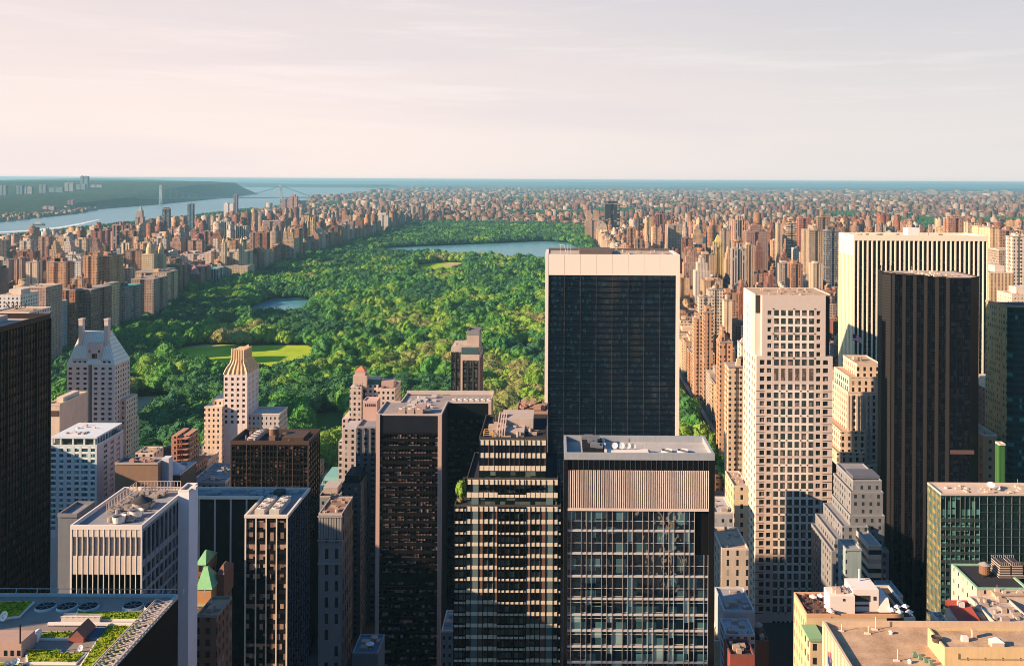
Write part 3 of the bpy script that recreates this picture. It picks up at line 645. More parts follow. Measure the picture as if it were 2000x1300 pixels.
# 10 stepped stone block with a small red cupola, dark slab and pink shaft beside it
Y0 = 700; T, x0, x1, y0, y1, z1 = block('apartment_building', 'stepped stone block with a small red roofed cupola at its corner', 683, 706, 756, Y0, depth=30)
w3 = windowed((.54, .43, .37), 3.6, 4.1, .45, .5, seed=.2)
mb = MB(); mb.box(x0, x1, y0, y1, 0, z1); mb.box(xof(712, Y0), xof(738, Y0), y0 + 6, y1, 0, zof(757, Y0)); mb.box(xof(740, Y0), xof(772, Y0), y0 + 2, y1, 0, zof(762, Y0)); link('wall', mb, w3, T)
a, b = xof(689, Y0), xof(716, Y0); mb = MB(); mb.box(a, b, y0 + 4, y0 + 14, z1 - 2, zof(738, Y0)); mb.box(a + 1.2, b - 1.6, y0 + 5, y0 + 13, zof(738, Y0), zof(730, Y0)); tw = link('corner_tower', mb, plain((.52, .38, .31)), T)
mb = MB(); zc = zof(730, Y0); mb.frus((a + 1, b - 1.4, y0 + 4.8, y0 + 13.2), zc, ((a+b)/2 - .4, (a+b)/2 + .4, y0 + 8.6, y0 + 9.4), zc + 3.6); link('cupola_roof', mb, plain((.50, .20, .12)), tw)
mb = MB(); mb.box(xof(716, Y0), xof(740, Y0), y0 + 8, y0 + 20, zof(757, Y0), zof(747, Y0)); link('glass_lantern', mb, plain((.06, .16, .15), .3), T)
mb = MB(); mb.box(xof(744, Y0), xof(768, Y0), y0 + 6, y0 + 18, zof(762, Y0), zof(750, Y0)); link('penthouse', mb, plain((.45, .30, .25)), T)
clutter(T, x0 + 1, x1 - 1, y0 + 1, y0 + 10, z1, 6, 4, plain((.3, .3, .32)), 2); clutter(T, xof(742, Y0), xof(770, Y0), y0 + 3, y1 - 4, zof(762, Y0), 10, 5, plain((.3, .2, .17)), 2)
mb = MB(); mb.box(xof(672, Y0), x0 - .02, y0 - 3, y1 - 4, 0, zof(818, Y0)); link('lower_wing', mb, w3, T)
HERO.append((660, 775, 722, 900))
Y0 = 560; T, x0, x1, y0, y1, z1 = block('apartment_tower', 'tan stone tower with paired window columns in the shade, left of the slate slab', 660, 705, 838, Y0 + 40, depth=22)
mb = MB(); mb.box(x0 + 3, x1, y0, y1, 0, z1); mb.box(x0, x0 + 2.98, y0 + 2, y1, 0, zof(866, Y0 + 40)); link('wall', mb, windowed((.46, .39, .35), 4.2, 3.9, .38, .55, seed=.15), T)
T, x0, x1, y0, y1, z1 = block('apartment_tower', 'slate grey balconied slab in the shade of the pink pillared tower', 697, 748, 832, Y0 - 20, depth=26)
core(T, x0, x1, y0, y1, 0, z1, windowed((.17, .18, .20), 4.4, 3.1, .5, .45, (.012, .015, .02), (.34, .36, .38), .12), GREYR, plain((.3, .26, .26)))
mb = MB()
for k in range(5): xx = x0 + (x1 - x0) * k / 4.0; mb.box(xx - .4, xx + .4, y0 - .6, y0 - .01, 0, z1 - 1)
link('pier', mb, plain((.15, .16, .18)), T)
T2 = thing('flue_shaft', 'blank pink plastered shaft with a row of vents at its top', 'tower', (xof(726, 560), 560, 0))
a, b, z2 = xof(711, 556), xof(739, 556), zof(786, 556); mb = MB(); mb.box(a, b, 556, 566, z1 - 3, z2); link('wall', mb, plain((.58, .38, .32), .8, .08), T2)
mb = MB()
for k in range(6): mb.box(a + 1.2 + k*1.15, a + 1.8 + k*1.15, 555.9, 556.01, z2 - 3, z2 - 1.3)
link('vent', mb, plain((.05, .03, .03)), T2); mb = MB(); ring(mb, a, b, 556, 566, z2, z2 + .6, .4); link('parapet', mb, plain((.6, .42, .36)), T2)
Y0 = 520; T, x0, x1, y0, y1, z1 = block('apartment_building', 'low dark building with a black box roof in front of the tan stone tower', 668, 704, 944, Y0, depth=24)
core(T, x0, x1, y0, y1, 0, z1, windowed((.10, .12, .15), 3.6, 3.3, .4, .5), DARKR, plain((.12, .12, .14)))
mb = MB(); mb.box(x0 + 1, x1 - 1.5, y0 + 3, y1 - 4, z1 - 1, z1 + 3.5); link('penthouse', mb, plain((.03, .035, .04)), T)

# 11 arched window tower
Y0 = 700; T, x0, x1, y0, y1, z1 = block('hotel', 'slim stone tower with tall arched window bays and a boxy roof tank', 880, 938, 678, Y0, depth=30)
PK = plain((.46, .37, .32), .8)
xn = xof(903, Y0); mb = MB(); mb.box(x0 + .4, xn - .02, y0 + .4, y1, 0, z1); mb.box(xn, x1 - .4, y0 - 3.6, y1, 0, zof(692, Y0)); link('wall', mb, PK, T)
def arches(face_y, spec, zt):
    fr, zb_ = MB(), 60
    for (a, b) in spec:
        n = 8; cxm = (a + b) / 2; rr = (b - a) / 2; zz = zt - rr
        mb = MB(); mb.poly([(a, face_y - .06, zb_), (b, face_y - .06, zb_)] + [(cxm + rr*math.cos(i*math.pi/n), face_y - .06, zz + rr*math.sin(i*math.pi/n)) for i in range(n+1)])
        wd = link('window', mb, glass((.012, .018, .02), (.10, .11, .10), 1.2, 3.5, .3), T); fr = MB()
        for q in range(40):
            z = zz - q * 3.5
            if z > zb_: fr.box(a, b, face_y - .16, face_y - .07, z - .35, z + .1)
        fr.box(a - .25, a, face_y - .45, face_y, zb_, zt); fr.box(b, b + .25, face_y - .45, face_y, zb_, zt); link('spandrel', fr, plain((.07, .06, .055)), wd)
pp = lambda a, b: (xof(a, Y0), xof(b, Y0))
arches(y0 + .35, [pp(883.5, 890.5), pp(892.5, 900)], zof(688, Y0)); Yn = y0 - 3.6
arches(Yn - .02, [pp(907, 915), pp(917.5, 925.5), pp(928, 936)], zof(702, Y0))
mb = MB(); fb(mb, 'E', x1 + .1, y0 + 2, y1 - 3, 0, .3, 60, z1 - 10); 
for k in range(3): fb(mb, 'E', x1 + .45, y0 + 1 + k * 11, y0 + 2.4 + k * 11, 0, .5, 60, z1 - 8)
link('side_bay', mb, plain((.20, .13, .12)), T)
mb = MB(); mb.box(xof(891, Y0), x1 - 1, y0 + 1, y1 - 6, zof(692, Y0), z1 + 1); mb.box(xof(912, Y0), x1 - 1.2, y0 + 4, y1 - 8, z1 + 1, zof(657, Y0)); link('penthouse', mb, plain((.42, .34, .29)), T)
mb = MB(); mb.box(xof(905, Y0), xof(936, Y0), y0 - 2.5, y0 + .9, zof(692, Y0), zof(679, Y0)); link('sun_room', mb, plain((.05, .10, .11), .3), T)
zt = zof(657, Y0); mb = MB(); ring(mb, xof(913, Y0), x1 - 1, y0 + 3.8, y1 - 8, zt, zt + 3.4, .4); mb.cyl(xof(925, Y0), y0 + 12, zt, zt + 2.6, 4, 3.8, 16); link('tank_screen', mb, plain((.2, .2, .21)), T)
clutter(T, x0 + 1, xof(905, Y0), y0 + 2, y1 - 6, z1, 7, 7, plain((.5, .42, .36)), 2)
HERO.append((880, 948, 645, 775))

# 12 black tower with pink pillars and its rear wing
Y0 = 480; T, x0, x1, y0, y1, z1 = block('office_tower', 'black office tower framed by pink stone pillars with a wide rear wing', 735, 863, 808, Y0, 769)
PIL = plain((.52, .37, .31), .7, .08); ym = F*(H-z1)/(787-CY); yr = ym + 2; xe = xof(963, ym + 6)
xL = xof(797, yr + 20); mb = MB(); mb.box(x0 + .4, x1 - .4, y0 + .4, yr, 0, z1 - .8); mb.box(xL, x1 - .41, yr, yr + 18, 0, z1 - .81); mb.box(x1 - .4, xe - .4, yr + .4, yr + 20, 0, z1 - .82); link('wall', mb, plain((.004, .005, .008), .4, .1), T)
rf_ = asphalt_roof((.30, .26, .24)); mb = MB(); mb.box(x0 + .6, x1 - .8, y0 + .6, yr, z1 - .9, z1 - .6); link('roof', mb, rf_, T); mb = MB(); mb.box(xL + .6, x1 - .81, yr, yr + 17.5, z1 - .9, z1 - .61); link('roof', mb, rf_, T); mb = MB(); mb.box(x1 - .8, xe - .6, yr + .6, yr + 19.5, z1 - .92, z1 - .62); link('roof', mb, rf_, T)
mb = MB(); mb.box(x0, x0 + 2.0, y0 - .5, y0 + 1.5, 0, z1); mb.box(x1 - 2.0, x1, y0 - .5, y0 + 1.5, 0, z1); mb.box(xe - 1.6, xe, yr - .3, yr + 1.5, 0, z1); link('pillar', mb, PIL, T)
mb = MB(); mb.box(x0 + 2, x1 - 2, y0 - .1, y0 + .6, z1 - .8, z1); mb.box(x1 - .7, x1, y0 + 1.5, yr, z1 - .8, z1 + .3); mb.box(x0, x0 + .6, y0 + 1.5, yr, z1 - .8, z1 + .3); mb.box(xL, xL + .6, yr, yr + 19.4, z1 - .8, z1 + .3); mb.box(x0, xL, yr - .5, yr - .01, z1 - .8, z1 + .28); mb.box(x1, xe - 1.6, yr - .1, yr + .6, z1 - .8, z1 + .2)
mb.box(xL, xe, yr + 19.4, yr + 20, z1 - .8, z1 + 1.6); mb.box(xe - .6, xe, yr + 1.5, yr + 19.4, z1 - .8, z1 + .5); link('parapet', mb, plain((.50, .42, .37)), T)
zl = zof(846, Y0); mb = MB(); mb.box(x0 + 2.0, x1 - 2.0, y0 + .1, y0 + .38, zl, z1 - .81); link('louver_screen', mb, louvered((.006, .010, .022), (.002, .003, .006), .55, .5), T)
facade(T, 'S', y0, x0 + 2.0, x1 - 2.0, 0, zl, even(x0 + 2.0, x1 - 2.0, 19, .93), rows_from(0, zof(1135, Y0), 3.9, .55) + rows_from(zof(1128, Y0), zl, 3.9, .55), .4, plain((.014, .012, .012), .4), glass((.003, .003, .005), (.50, .32, .25), 1.62, 3.9, .55, .15, .3), plain((.005, .0045, .006)), 'band', .03)
mb = MB(); mb.box(x1 - .39, x1 - .05, y0 + 1.5, yr + .3, 0, z1 - .8); link('side_wall', mb, louvered((.015, .016, .024), (.006, .007, .012), 3.0, .2), T)
facade(T, 'S', yr, x1, xe - 1.6, 0, z1 - .8, even(x1, xe - 1.6, 16, .93), rows_from(20, z1 - 9, 3.9, .55), .4, plain((.005, .007, .011)), glass((.003, .005, .009), (.05, .08, .09), 1.7, 3.9, .5, .2, .25), plain((.003, .005, .008)), 'band', .03)
for k in range(7):
    a = x1 + 2 + k * 3.2; fan_unit(a, a + 2.3, yr + 1.5, yr + 4.5, z1 - .6, 1.5, 1, ('first', 'second', 'third', 'fourth', 'fifth', 'sixth', 'seventh')[k] + ' small vent box from the left on the rear wing of the pink pillared tower', (.6, .56, .52), group='vent boxes on the rear wing')
for k in range(3):
    a = x0 + 11 + k * 4.6; fan_unit(a, a + 3.8, y0 + 2.0, y0 + 6, z1 - .6, 2.6, 1, ('left', 'middle', 'right')[k] + ' of three square cooling towers at the front of the pink pillared roof', (.42, .33, .28), group='square cooling towers')
clutter(T, x0 + 12, x1 - 6, y0 + 12, yr + 14, z1 - .6, 26, 33, plain((.5, .46, .44)), 1.5)
mb = MB(); mb.box(x0 + 20, x1 - 9, y0 + 3, y0 + 9, z1 + .8, z1 + 3.2); link('penthouse', mb, plain((.40, .28, .24)), T)
HERO.append((735, 965, 765, 1300))

# 13 stepped tower with cream spandrel bands
Y0 = 320; T, x0, x1, y0, y1, z1 = block('office_tower', 'stepped tower of dark glass striped by cream spandrel bands', 938, 1070, 860, Y0, 812)
tiers = [(938, 1070, 860, 0.0, 911), (915, 1093, 935, -1.2, 960), (892, 1099, 985, -2.4, 1330)]
BAND = plain((.68, .58, .44), .6, .1); MUL = plain((.006, .005, .005), .5)
gl13 = glass((.006, .012, .014), (.12, .15, .13), 1.75, 4.0, .5, .12, .4); teal = plain((.12, .17, .17), .45, .1); brn = plain((.15, .085, .06), .6)
def zz(py): return zof(py, Y0)
spy = [(860, 869.5), (885, 894.5), (910, 919.5), (935, 944.5), (960, 969.5), (985, 994), (1009.5, 1018)] + [(1009.5 + 23.6*k*.95 + 22.4*.0, 1018 + 23.6*k*.95 - 1.5) for k in range(1, 14)]
tops = []
for ti, (pa, pb, pt_, dy, pb2) in enumerate(tiers):
    a, b = xof(pa, Y0), xof(pb, Y0); yy = Y0 + dy; zt_ = zz(pt_)
    mb = MB(); mb.box(a + .1, b - .1, yy + .5, y1 - 2 - ti*2, 0, zt_ - .4); tops.append((a, b, yy, zt_))
    link('wall', mb, MUL, T)
    mb = MB(); mb.box(a + .5, b - .5, yy + .9, y1 - 2.5 - ti*2, zt_ - .45, zt_ - .3); link('roof', mb, DARKR, T)
    mb = MB()
    if ti: ring(mb, a, b, yy + .55, y1 - 2 - ti*2, zt_ - .4, zt_ + .5, .35)
    else: ring(mb, a, b, yy + .55, y1 - 2, zt_ - .4, zt_ + .9, .35)
    link('parapet', mb, plain((.06, .055, .05)), T)
mulx = [892, 901, 910, 915, 924, 939, 948, 958, 968.5, 976, 982, 990, 999.5, 1008.5, 1018, 1027, 1031.5, 1040, 1049, 1058.5, 1069.5, 1084, 1093, 1099]

def pan(a_, b_, y_, c_, d_, m_, n_): q_ = MB(); q_.box(a_, b_, y_ + .1, y_ + .35, c_, d_); link(n_, q_, m_, T)
for k, (s0, s1) in enumerate(spy):
    ti = 0 if s0 < 930 else (1 if s0 < 980 else 2); pa, pb, _, dy, _ = tiers[ti]; yy = Y0 + dy
    nx0 = spy[k+1][0] if k + 1 < len(spy) else s1 + 14
    mb = MB()
    for m0, m1 in zip(mulx[:-1], mulx[1:]):
        if m0 >= pa - .1 and m1 <= pb + .1:
            thick = m1 in (924, 939, 948, 958, 968.5, 976, 1040, 1049, 1058.5, 1069.5, 1084, 1093) or k < 4
            zt0 = zz(s0) if thick else zz(s0) - (zz(s0) - zz(s1)) * .45
            aa, bb = xof(m0 + .7, Y0), xof(m1 - .7, Y0)
            mb.box(aa, bb, yy + .02, yy + .3, zz(s1), zt0)
            if k < 3: continue
            key = (m0, m1)
            if key in ((924, 939), (1069.5, 1084)): pan(aa, bb, yy, zz(nx0), zz(s1) - .02, teal, 'teal_panel')
            elif key in ((939, 948), (968.5, 976), (1031.5, 1040), (1058.5, 1069.5)) and k > 4: pan(aa, bb, yy, zz(nx0), zz(s1) - .02, brn, 'brown_panel')
    link('spandrel', mb, BAND, T)
    mb = MB(); mb.box(xof(pa, Y0) + .3, xof(pb, Y0) - .3, yy + .36, yy + .48, zz(nx0), zz(s1))
    link('window_band', mb, plain((.10, .075, .065), .5) if k < 2 else gl13, T)
mb = MB()
for m in mulx:
    for pa, pb, pt_, dy, pb2 in tiers:
        if pa - .1 <= m <= pb + .1: mb.box(xof(m, Y0) - .11, xof(m, Y0) + .11, Y0 + dy - .12, Y0 + dy + .4, zz(pb2 - (2 if pb2 < 1300 else 0)), zz(pt_)); 
link('mullion', mb, MUL, T)
a, b, yy, zt_ = tops[0]
mb = MB(); mb.box(a + 7, b - 5, yy + 14, y1 - 6, zt_ - .3, zt_ + 3.8); mb.box(a + 5, b - 8, yy + 6, yy + 14, zt_ - .3, zt_ + 1.4); ph = link('penthouse', mb, plain((.46, .37, .30)), T)
mb = MB()
for q in range(4): mb.bar((a + 6 + q*.9, yy + 4, zt_ + 1.6), (a + 6 + q*.9, yy + 20, zt_ + 4.6), .4); mb.bar((a + 6 + q*.9, yy + 4, zt_ - .3), (a + 6 + q*.9, yy + 4, zt_ + 1.6), .4)
link('duct', mb, plain((.55, .42, .34), .5), ph)
clutter(T, a + 2, b - 3, yy + 3, yy + 20, zt_ - .3, 26, 41, plain((.42, .33, .26)), 2.4)
mb = MB(); ring(mb, a + 1.2, a + 4.6, yy + 3, yy + 8, zt_ + 1.6, zt_ + 1.75, .12); ring(mb, a + 1.2, a + 4.6, yy + 3, yy + 8, zt_ + .9, zt_ + 1.05, .12)
for q in ((1.3, 3.1), (4.5, 3.1), (1.3, 7.9), (4.5, 7.9)): mb.bar((a + q[0], yy + q[1], zt_ - .3), (a + q[0], yy + q[1], zt_ + 1.7), .14)
link('safety_rail', mb, plain((.75, .38, .06), .5), T)
T2, c0, c1, d0, d1, z2 = block('office_building', 'rust coloured machinery deck behind the stepped cream banded tower', 1008, 1070, 803, 392, depth=16)
core(T2, c0, c1, d0, d1, 0, z2, windowed((.20, .13, .10), 3, 4), REDR, plain((.4, .25, .18))); clutter(T2, c0 + 1, c1 - 1, d0 + 1, d1 - 1, z2, 16, 8, plain((.42, .26, .19)), 3)
mb = MB(); mb.bar((c0 + 3, d0 + 4, z2), (c0 + 11, d0 + 4, z2 + 3.4), .5); link('crane_arm', mb, BLACK, T2)
HERO.append((890, 1100, 803, 1300))

# 14 glass tower with coloured louvre screen
Y0 = 243; T, x0, x1, y0, y1, z1 = block('office_tower', 'dark framed glass tower with a coloured louvre screen and four roof dishes', 1102, 1396, 884, Y0, depth=17)
core(T, x0, x1, y0, y1, 0, z1, plain((.005, .006, .008)), asphalt_roof((.42, .40, .37)), plain((.30, .32, .34)), None, .6, 1.8, .7)
def zz(py): return zof(py, Y0)
def xx(px): return xof(px, Y0)
mb = MB(); mb.box(x0, xx(1112), y0 - .3, y0 + .59, 0, z1 - 1.8); mb.box(xx(1387.5), x1, y0 - .3, y0 + .59, 0, z1 - 1.8); link('pier', mb, plain((.007, .008, .010), .5), T)
mb = MB(); mb.box(xx(1112), xx(1387.5), y0 + .1, y0 + .59, zz(917), z1 - 1.8)
for k in range(28): q = xx(1112 + k * 10.2); mb.box(q - .06, q + .06, y0 + .0, y0 + .1, zz(917), z1 - 1.8, 1)
link('top_band', mb, [plain((.005, .007, .010), .4), plain((.05, .06, .075))], T)
mb = MB(); n = 68
for k in range(n):
    q = xx(1113 + (1387 - 1113) * k / (n - 1)); mb.box(q - .075, q + .075, y0 - .2, y0 + .3, zz(991), zz(918))
link('louver_fins', mb, plain((.86, .72, .64), .5, .05), T)
mb = MB(); mb.box(xx(1112), xx(1387.5), y0 + .31, y0 + .58, zz(991), zz(917.2)); link('louver_screen', mb, louvered((.6, .4, .4), (.035, .04, .06), 1.1, .72, colorful=True), T)
mb = MB(); mb.box(xx(1112), xx(1387.5), y0 - .3, y0 + .58, zz(996), zz(991.2)); link('sill_band', mb, plain((.62, .50, .42)), T)
fl = [996, 1037.5, 1082, 1126.5, 1170.5, 1201.5, 1232.5, 1263.5, 1294.5, 1326]
vm = [1112, 1119, 1139, 1149, 1159, 1179, 1189, 1200, 1220, 1230, 1239, 1259, 1270, 1280, 1300, 1310, 1320, 1340, 1350, 1360, 1379, 1387]
gA = glass((.004, .014, .024), (.08, .19, .21), 2.7, 4.2, .34, .02, .8, wave=.35, ior=2.1)
for k in range(len(fl) - 1):
    xe = xx(1360) if k < 2 else xx(1387); mb = MB()
    mb.box(xx(1112), xe, y0 + .3, y0 + .4, zz(fl[k+1]) + .55, zz(fl[k])); wb = link('window_band', mb, gA, T)
    mb = MB(); mb.box(xx(1112), xe, y0 + .05, y0 + .42, zz(fl[k+1]), zz(fl[k+1]) + .54)
    link('floor_edge', mb, plain((.46, .45, .43)), T)
    mb = MB(); mid = (zz(fl[k]) + zz(fl[k+1])) / 2 if k < 4 else zz(fl[k]) - .8; mb.box(xx(1112), xe, y0 + .2, y0 + .29, mid - .06, mid + .06)
    if k >= 3:
        for m0, m1 in zip(vm[:-1], vm[1:]):
            if int(m0 + k) % 3 == 0: mb.box(xx(m0), xx(m1), y0 + .2, y0 + .28, zz(fl[k+1]) + .8, zz(fl[k+1]) + .92)
    link('transom', mb, plain((.40, .39, .36)), wb)
mb = MB()
for m in vm:
    if m <= 1360: mb.box(xx(m) - .045, xx(m) + .045, y0 - .06, y0 + .28, 0, zz(996.1))
    else: mb.box(xx(m) - .045, xx(m) + .045, y0 - .06, y0 + .28, 0, zz(1082))
link('mullion', mb, plain((.30, .27, .25), .4), T)
r = random.Random(14)
for k in range(26):
    f0 = r.randrange(4, 9) if k % 2 else r.randrange(0, 9); m0 = r.randrange(1, 19)
    if f0 >= 9: continue
    if f0 < 2 and vm[m0+1] > 1355: continue
    a = zz(fl[f0+1]) + .6; b = zz(fl[f0]) - .05; mb = MB(); mb.box(xx(vm[m0]) + .1, xx(vm[m0+1]) - .1, y0 + .285, y0 + .295, b - (b-a)*r.choice((.5, .9, .45)), b); link('blind', mb, plain((.20, .32, .32), .4), T)
xm = (x0 + x1) / 2; zr2 = z1 - 1.6
mb = MB(); mb.box(xx(1185), xx(1272), y0 + 2.2, y0 + 6, zr2, zr2 + 1.0); mb.box(xx(1185), xx(1189), y0 + 2, y1 - 2, zr2, zr2 + 1.5); link('equipment_plinth', mb, plain((.70, .62, .54)), T)
mb = MB(); mb.box(xx(1142), xx(1182), y0 + 4, y1 - 3, zr2, zr2 + 1.7); link('machine_room', mb, plain((.015, .017, .02)), T)
clutter(T, xx(1140), xx(1186), y0 + 3, y1 - 2, zr2 + 1.7, 9, 3, plain((.15, .16, .17)), 1.0)
mb = MB()
for q in range(5): mb.bar((xx(1266 + q*2.6), y0 + 6, zr2), (xx(1266 + q*2.6), y0 + 6, zr2 + 2.4), .12)
for q in range(4): mb.bar((xx(1266), y0 + 6, zr2 + .5 + .6*q), (xx(1277), y0 + 6, zr2 + .5 + .6*q), .1)
link('rack', mb, plain((.4, .4, .4)), T)
for k, (px, rr_) in enumerate(((1206, .82), (1219.5, .8), (1232, .78), (1242.5, .72))):
    dish(xx(px), y0 + 5.5, zr2 + 1.0, rr_, ('leftmost', 'second', 'third', 'rightmost')[k] + ' dish of the four in a row on the louvred tower roof', 66, 262 + 10*k, 'dishes on the louvred tower')
for k, px in enumerate((1310, 1342)):
    T2 = thing('roof_fan', ('left', 'right')[k] + ' flat round fan on the pale roof of the louvred tower', 'fan', (xx(px), y0 + 6, zr2), 'round fans on the louvred tower')
    mb = MB(); mb.cyl(xx(px), y0 + 6, zr2, zr2 + .8, 1.4, 1.5, 20, 0, False); link('rim', mb, WHITE, T2); mb = MB(); mb.cyl(xx(px), y0 + 6, zr2 + .2, zr2 + .5, 1.35, 1.35, 20); link('blade', mb, plain((.2, .16, .14)), T2)
HERO.append((1100, 1398, 856, 1300))

# 15 big black slab framed in white travertine
Y0 = 620; T, x0, x1, y0, y1, z1 = block('office_tower', 'broad black slab framed by white stone edges and a white top band', 1065, 1328, 496, Y0, 488)
TRV = plain((.80, .68, .58), .6, .05)
mb = MB(); mb.box(x0 + 2.0, x1 - 2.4, y0 + 1.0, y1, 0, z1 - .7); link('wall', mb, plain((.004, .011, .020), .4, .1), T)
mb = MB()
for a, b in ((x0, x0 + 2.2), (x1 - 2.6, x1)):      # side walls flare out toward the street
    s = -1 if a == x0 else 1
    prof = [(0, 14), (20, 9), (40, 5), (60, 2.5), (85, .8), (110, 0), (z1, 0)]
    for (za, oa), (zb_, ob) in zip(prof[:-1], prof[1:]): mb.frus((a, b, y0 - oa, y1 + .4), za, (a, b, y0 - ob, y1 + .4), zb_ - .001)
link('side_wall', mb, TRV, T)
mb = MB(); zb_ = zof(537, Y0); wdt = (x1 - x0 - 4.8) / 8
for k in range(8): mb.box(x0 + 2.2 + k*wdt + .07, x0 + 2.2 + (k+1)*wdt - .07, y0 + .1, y0 + .95, zb_, z1 - .05)
link('top_band', mb, TRV, T)
gs = glass((.003, .009, .024), (.020, .055, .085), 1.55, 3.9, .42, .08, .5, ior=1.8)
for a, b in rows_from(0, zb_ - .1, 3.95, .62)[-46:]:
    mb = MB(); mb.box(x0 + 2.21, x1 - 2.61, y0 + .8, y0 + .96, a, b); link('window_band', mb, gs, T)
mb = MB(); zc = 0
for a, b in rows_from(0, zb_ - .1, 3.95, .08)[-46:]: mb.box(x0 + 2.21, x1 - 2.61, y0 + .7, y0 + .79, a, b)
link('floor_line', mb, plain((.010, .030, .042), .4), T)
mb = MB()
for k in range(9):
    q = x0 + 2.25 + k * wdt; mb.box(q - .12, q + .12, y0 + .35, y0 + .68, 0, zb_ - .1)
for k in range(64): q = x0 + 2.25 + k * wdt / 8; mb.box(q - .04, q + .04, y0 + .55, y0 + .69, 0, zb_ - .1, 1)
link('mullion', mb, [plain((.07, .062, .06), .4), plain((.006, .015, .026), .4)], T)
mb = MB(); mb.box(x0 + 2.2, x1 - 2.6, y0 + 1, y1 - .5, z1 - .72, z1 - .5); link('roof', mb, asphalt_roof((.42, .36, .30)), T)
mb = MB(); mb.box(xof(1133, Y0), xof(1197, Y0), y0 + 5, y1 - 6, z1 - .5, z1 + 2.3); mb.box(x0 + 2, x1 - 2, y1 - .4, y1 + .2, z1 - .7, z1 + 1.2); link('penthouse', mb, plain((.13, .10, .09)), T)
mb = MB()
for q in (1110, 1116, 1095): mb.bar((xof(q, Y0), y0 + 8, z1 - .5), (xof(q, Y0), y0 + 8, z1 + 6), .22)
mb.bar((xof(1103, Y0), y0 + 8, z1 + 5.5), (xof(1107, Y0), y0 + 8, z1 - .5), .25); mb.bar((xof(1090, Y0), y0 + 8, z1 + 6), (xof(1103, Y0), y0 + 8, z1 + 5.5), .25); link('antenna', mb, WHITE, T)
clutter(T, x0 + 30, x1 - 8, y0 + 2, y1 - 2, z1 - .5, 20, 15, plain((.42, .33, .26)), 2.0)
HERO.append((1065, 1328, 488, 870))

# 16 cream grid tower with white inlaid windows
Y0 = 540; T, x0, x1, y0, y1, z1 = block('office_tower', 'cream stone tower with a regular grid of square windows, half in shade below', 1478, 1627, 576, Y0, depth=38)
LS = plain((.60, .49, .415), .75, .14); LW = plain((.76, .68, .59), .6, .1)
def zz(py): return zof(py, Y0)
def xx(px): return xof(px, Y0)
zs = zz(693); ax0, ax1 = xx(1490), xx(1614)
mb = MB(); mb.box(x0 + .5, x1 - .5, y0 + .5, y1, 0, zs); mb.box(ax0 + .02, ax1 - .02, y0 + .51, y1 - .5, zs, z1 - .6); mb.box(x0 + .5, ax0, y0 + 5, y1 - .51, zs, z1 - .61); mb.box(ax1, x1 - .5, y0 + 5, y1 - .51, zs, z1 - .61); link('wall', mb, LS, T)
mb = MB(); mb.box(x0 + .7, x1 - .7, y0 + 5.4, y1 - .7, z1 - .62, z1 - .4); link('roof', mb, TANR, T); mb = MB(); mb.box(ax0 + .3, ax1 - .3, y0 + .8, y0 + 5.4, z1 - .62, z1 - .41); link('roof', mb, TANR, T)
mb = MB(); mb.box(ax0, ax1, y0, y0 + .49, z1 - .6, z1 + .1); mb.box(x0, x0 + .6, y0 + 5, y1, z1 - .6, z1 + .1); mb.box(x1 - .6, x1, y0 + 5, y1, z1 - .6, z1 + .1); mb.box(x0 + .6, x1 - .6, y1 - .5, y1, z1 - .6, z1 + .1); link('parapet', mb, LS, T)
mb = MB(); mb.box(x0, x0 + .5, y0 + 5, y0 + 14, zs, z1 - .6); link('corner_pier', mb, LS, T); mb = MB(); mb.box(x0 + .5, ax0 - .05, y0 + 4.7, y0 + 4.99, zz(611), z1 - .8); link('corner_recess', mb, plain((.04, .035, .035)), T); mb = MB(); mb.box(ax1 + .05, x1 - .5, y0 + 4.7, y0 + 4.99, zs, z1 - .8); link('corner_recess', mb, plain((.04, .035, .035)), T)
wgl = glass((.016, .020, .018), (.30, .24, .18), 1.2, 4.8, .18, .1); wc = glass((.035, .05, .045), (.26, .18, .14), 1.3, 4.8, .35, .1)
cin = [1518, 1531.4, 1545.4, 1559, 1572.4, 1586.4]; rows_u = [608.6, 624.6, 640.7, 656.7, 672.8, 688.8]
R1 = [(zz(q + 4.2), zz(q - 4.2)) for q in rows_u][::-1]
facade(T, 'S', y0, ax0, ax1, zs, z1 - .6, [(xx(1500.6), xx(1508.6)), (xx(1596.4), xx(1604.4))], R1, .5, LS, wgl, None, 'window', 0.0, most=100)
# one sheet of masonry between, with inlaid white panels
def grid(rows, hh, mat, yoff):
    mb = MB()
    for k, q in enumerate(rows):
        for c in range(5):
            a, b = cin[c] + 4.7, cin[c+1] - 4.7; mb.box(xx(a), xx(b), y0 + yoff, y0 + .02, zz(q + hh), zz(q - hh))
        mb.box(xx(1513.5), xx(1591), y0 + yoff + .005, y0 + .015, zz(q + 11.5), zz(q + hh + .02)) if k < len(rows) - 1 and k % 3 != 2 else None
    link('white_panel', mb, mat, T)
windows(T, 'S', y0, [(xx(c - 4.6), xx(c + 4.6), zz(q + 5.6), zz(q - 5.6)) for c in cin for q in rows_u], -.06, .02, wc)
grid(rows_u, 5.2, LW, -.05)
rows_l = [705 + 16.05 * k for k in range(31)]
lowz = zz(1201)
cols_l = [(xx(1486), xx(1495.5)), (xx(1500), xx(1508.6)), (xx(1596), xx(1604.8)), (xx(1609.5), xx(1619.5))]
facade(T, 'S', y0, x0, x1, lowz, zs, cols_l, [(zz(q + 4.6), zz(q - 4.6)) for q in rows_l][::-1], .5, LS, wgl, None, 'window', 0.0)
windows(T, 'S', y0, [(xx(c - 4.6), xx(c + 4.6), zz(q + 5.7), zz(q - 5.7)) for c in cin for q in rows_l if q not in rows_l[1:3]], -.06, .02, wc)
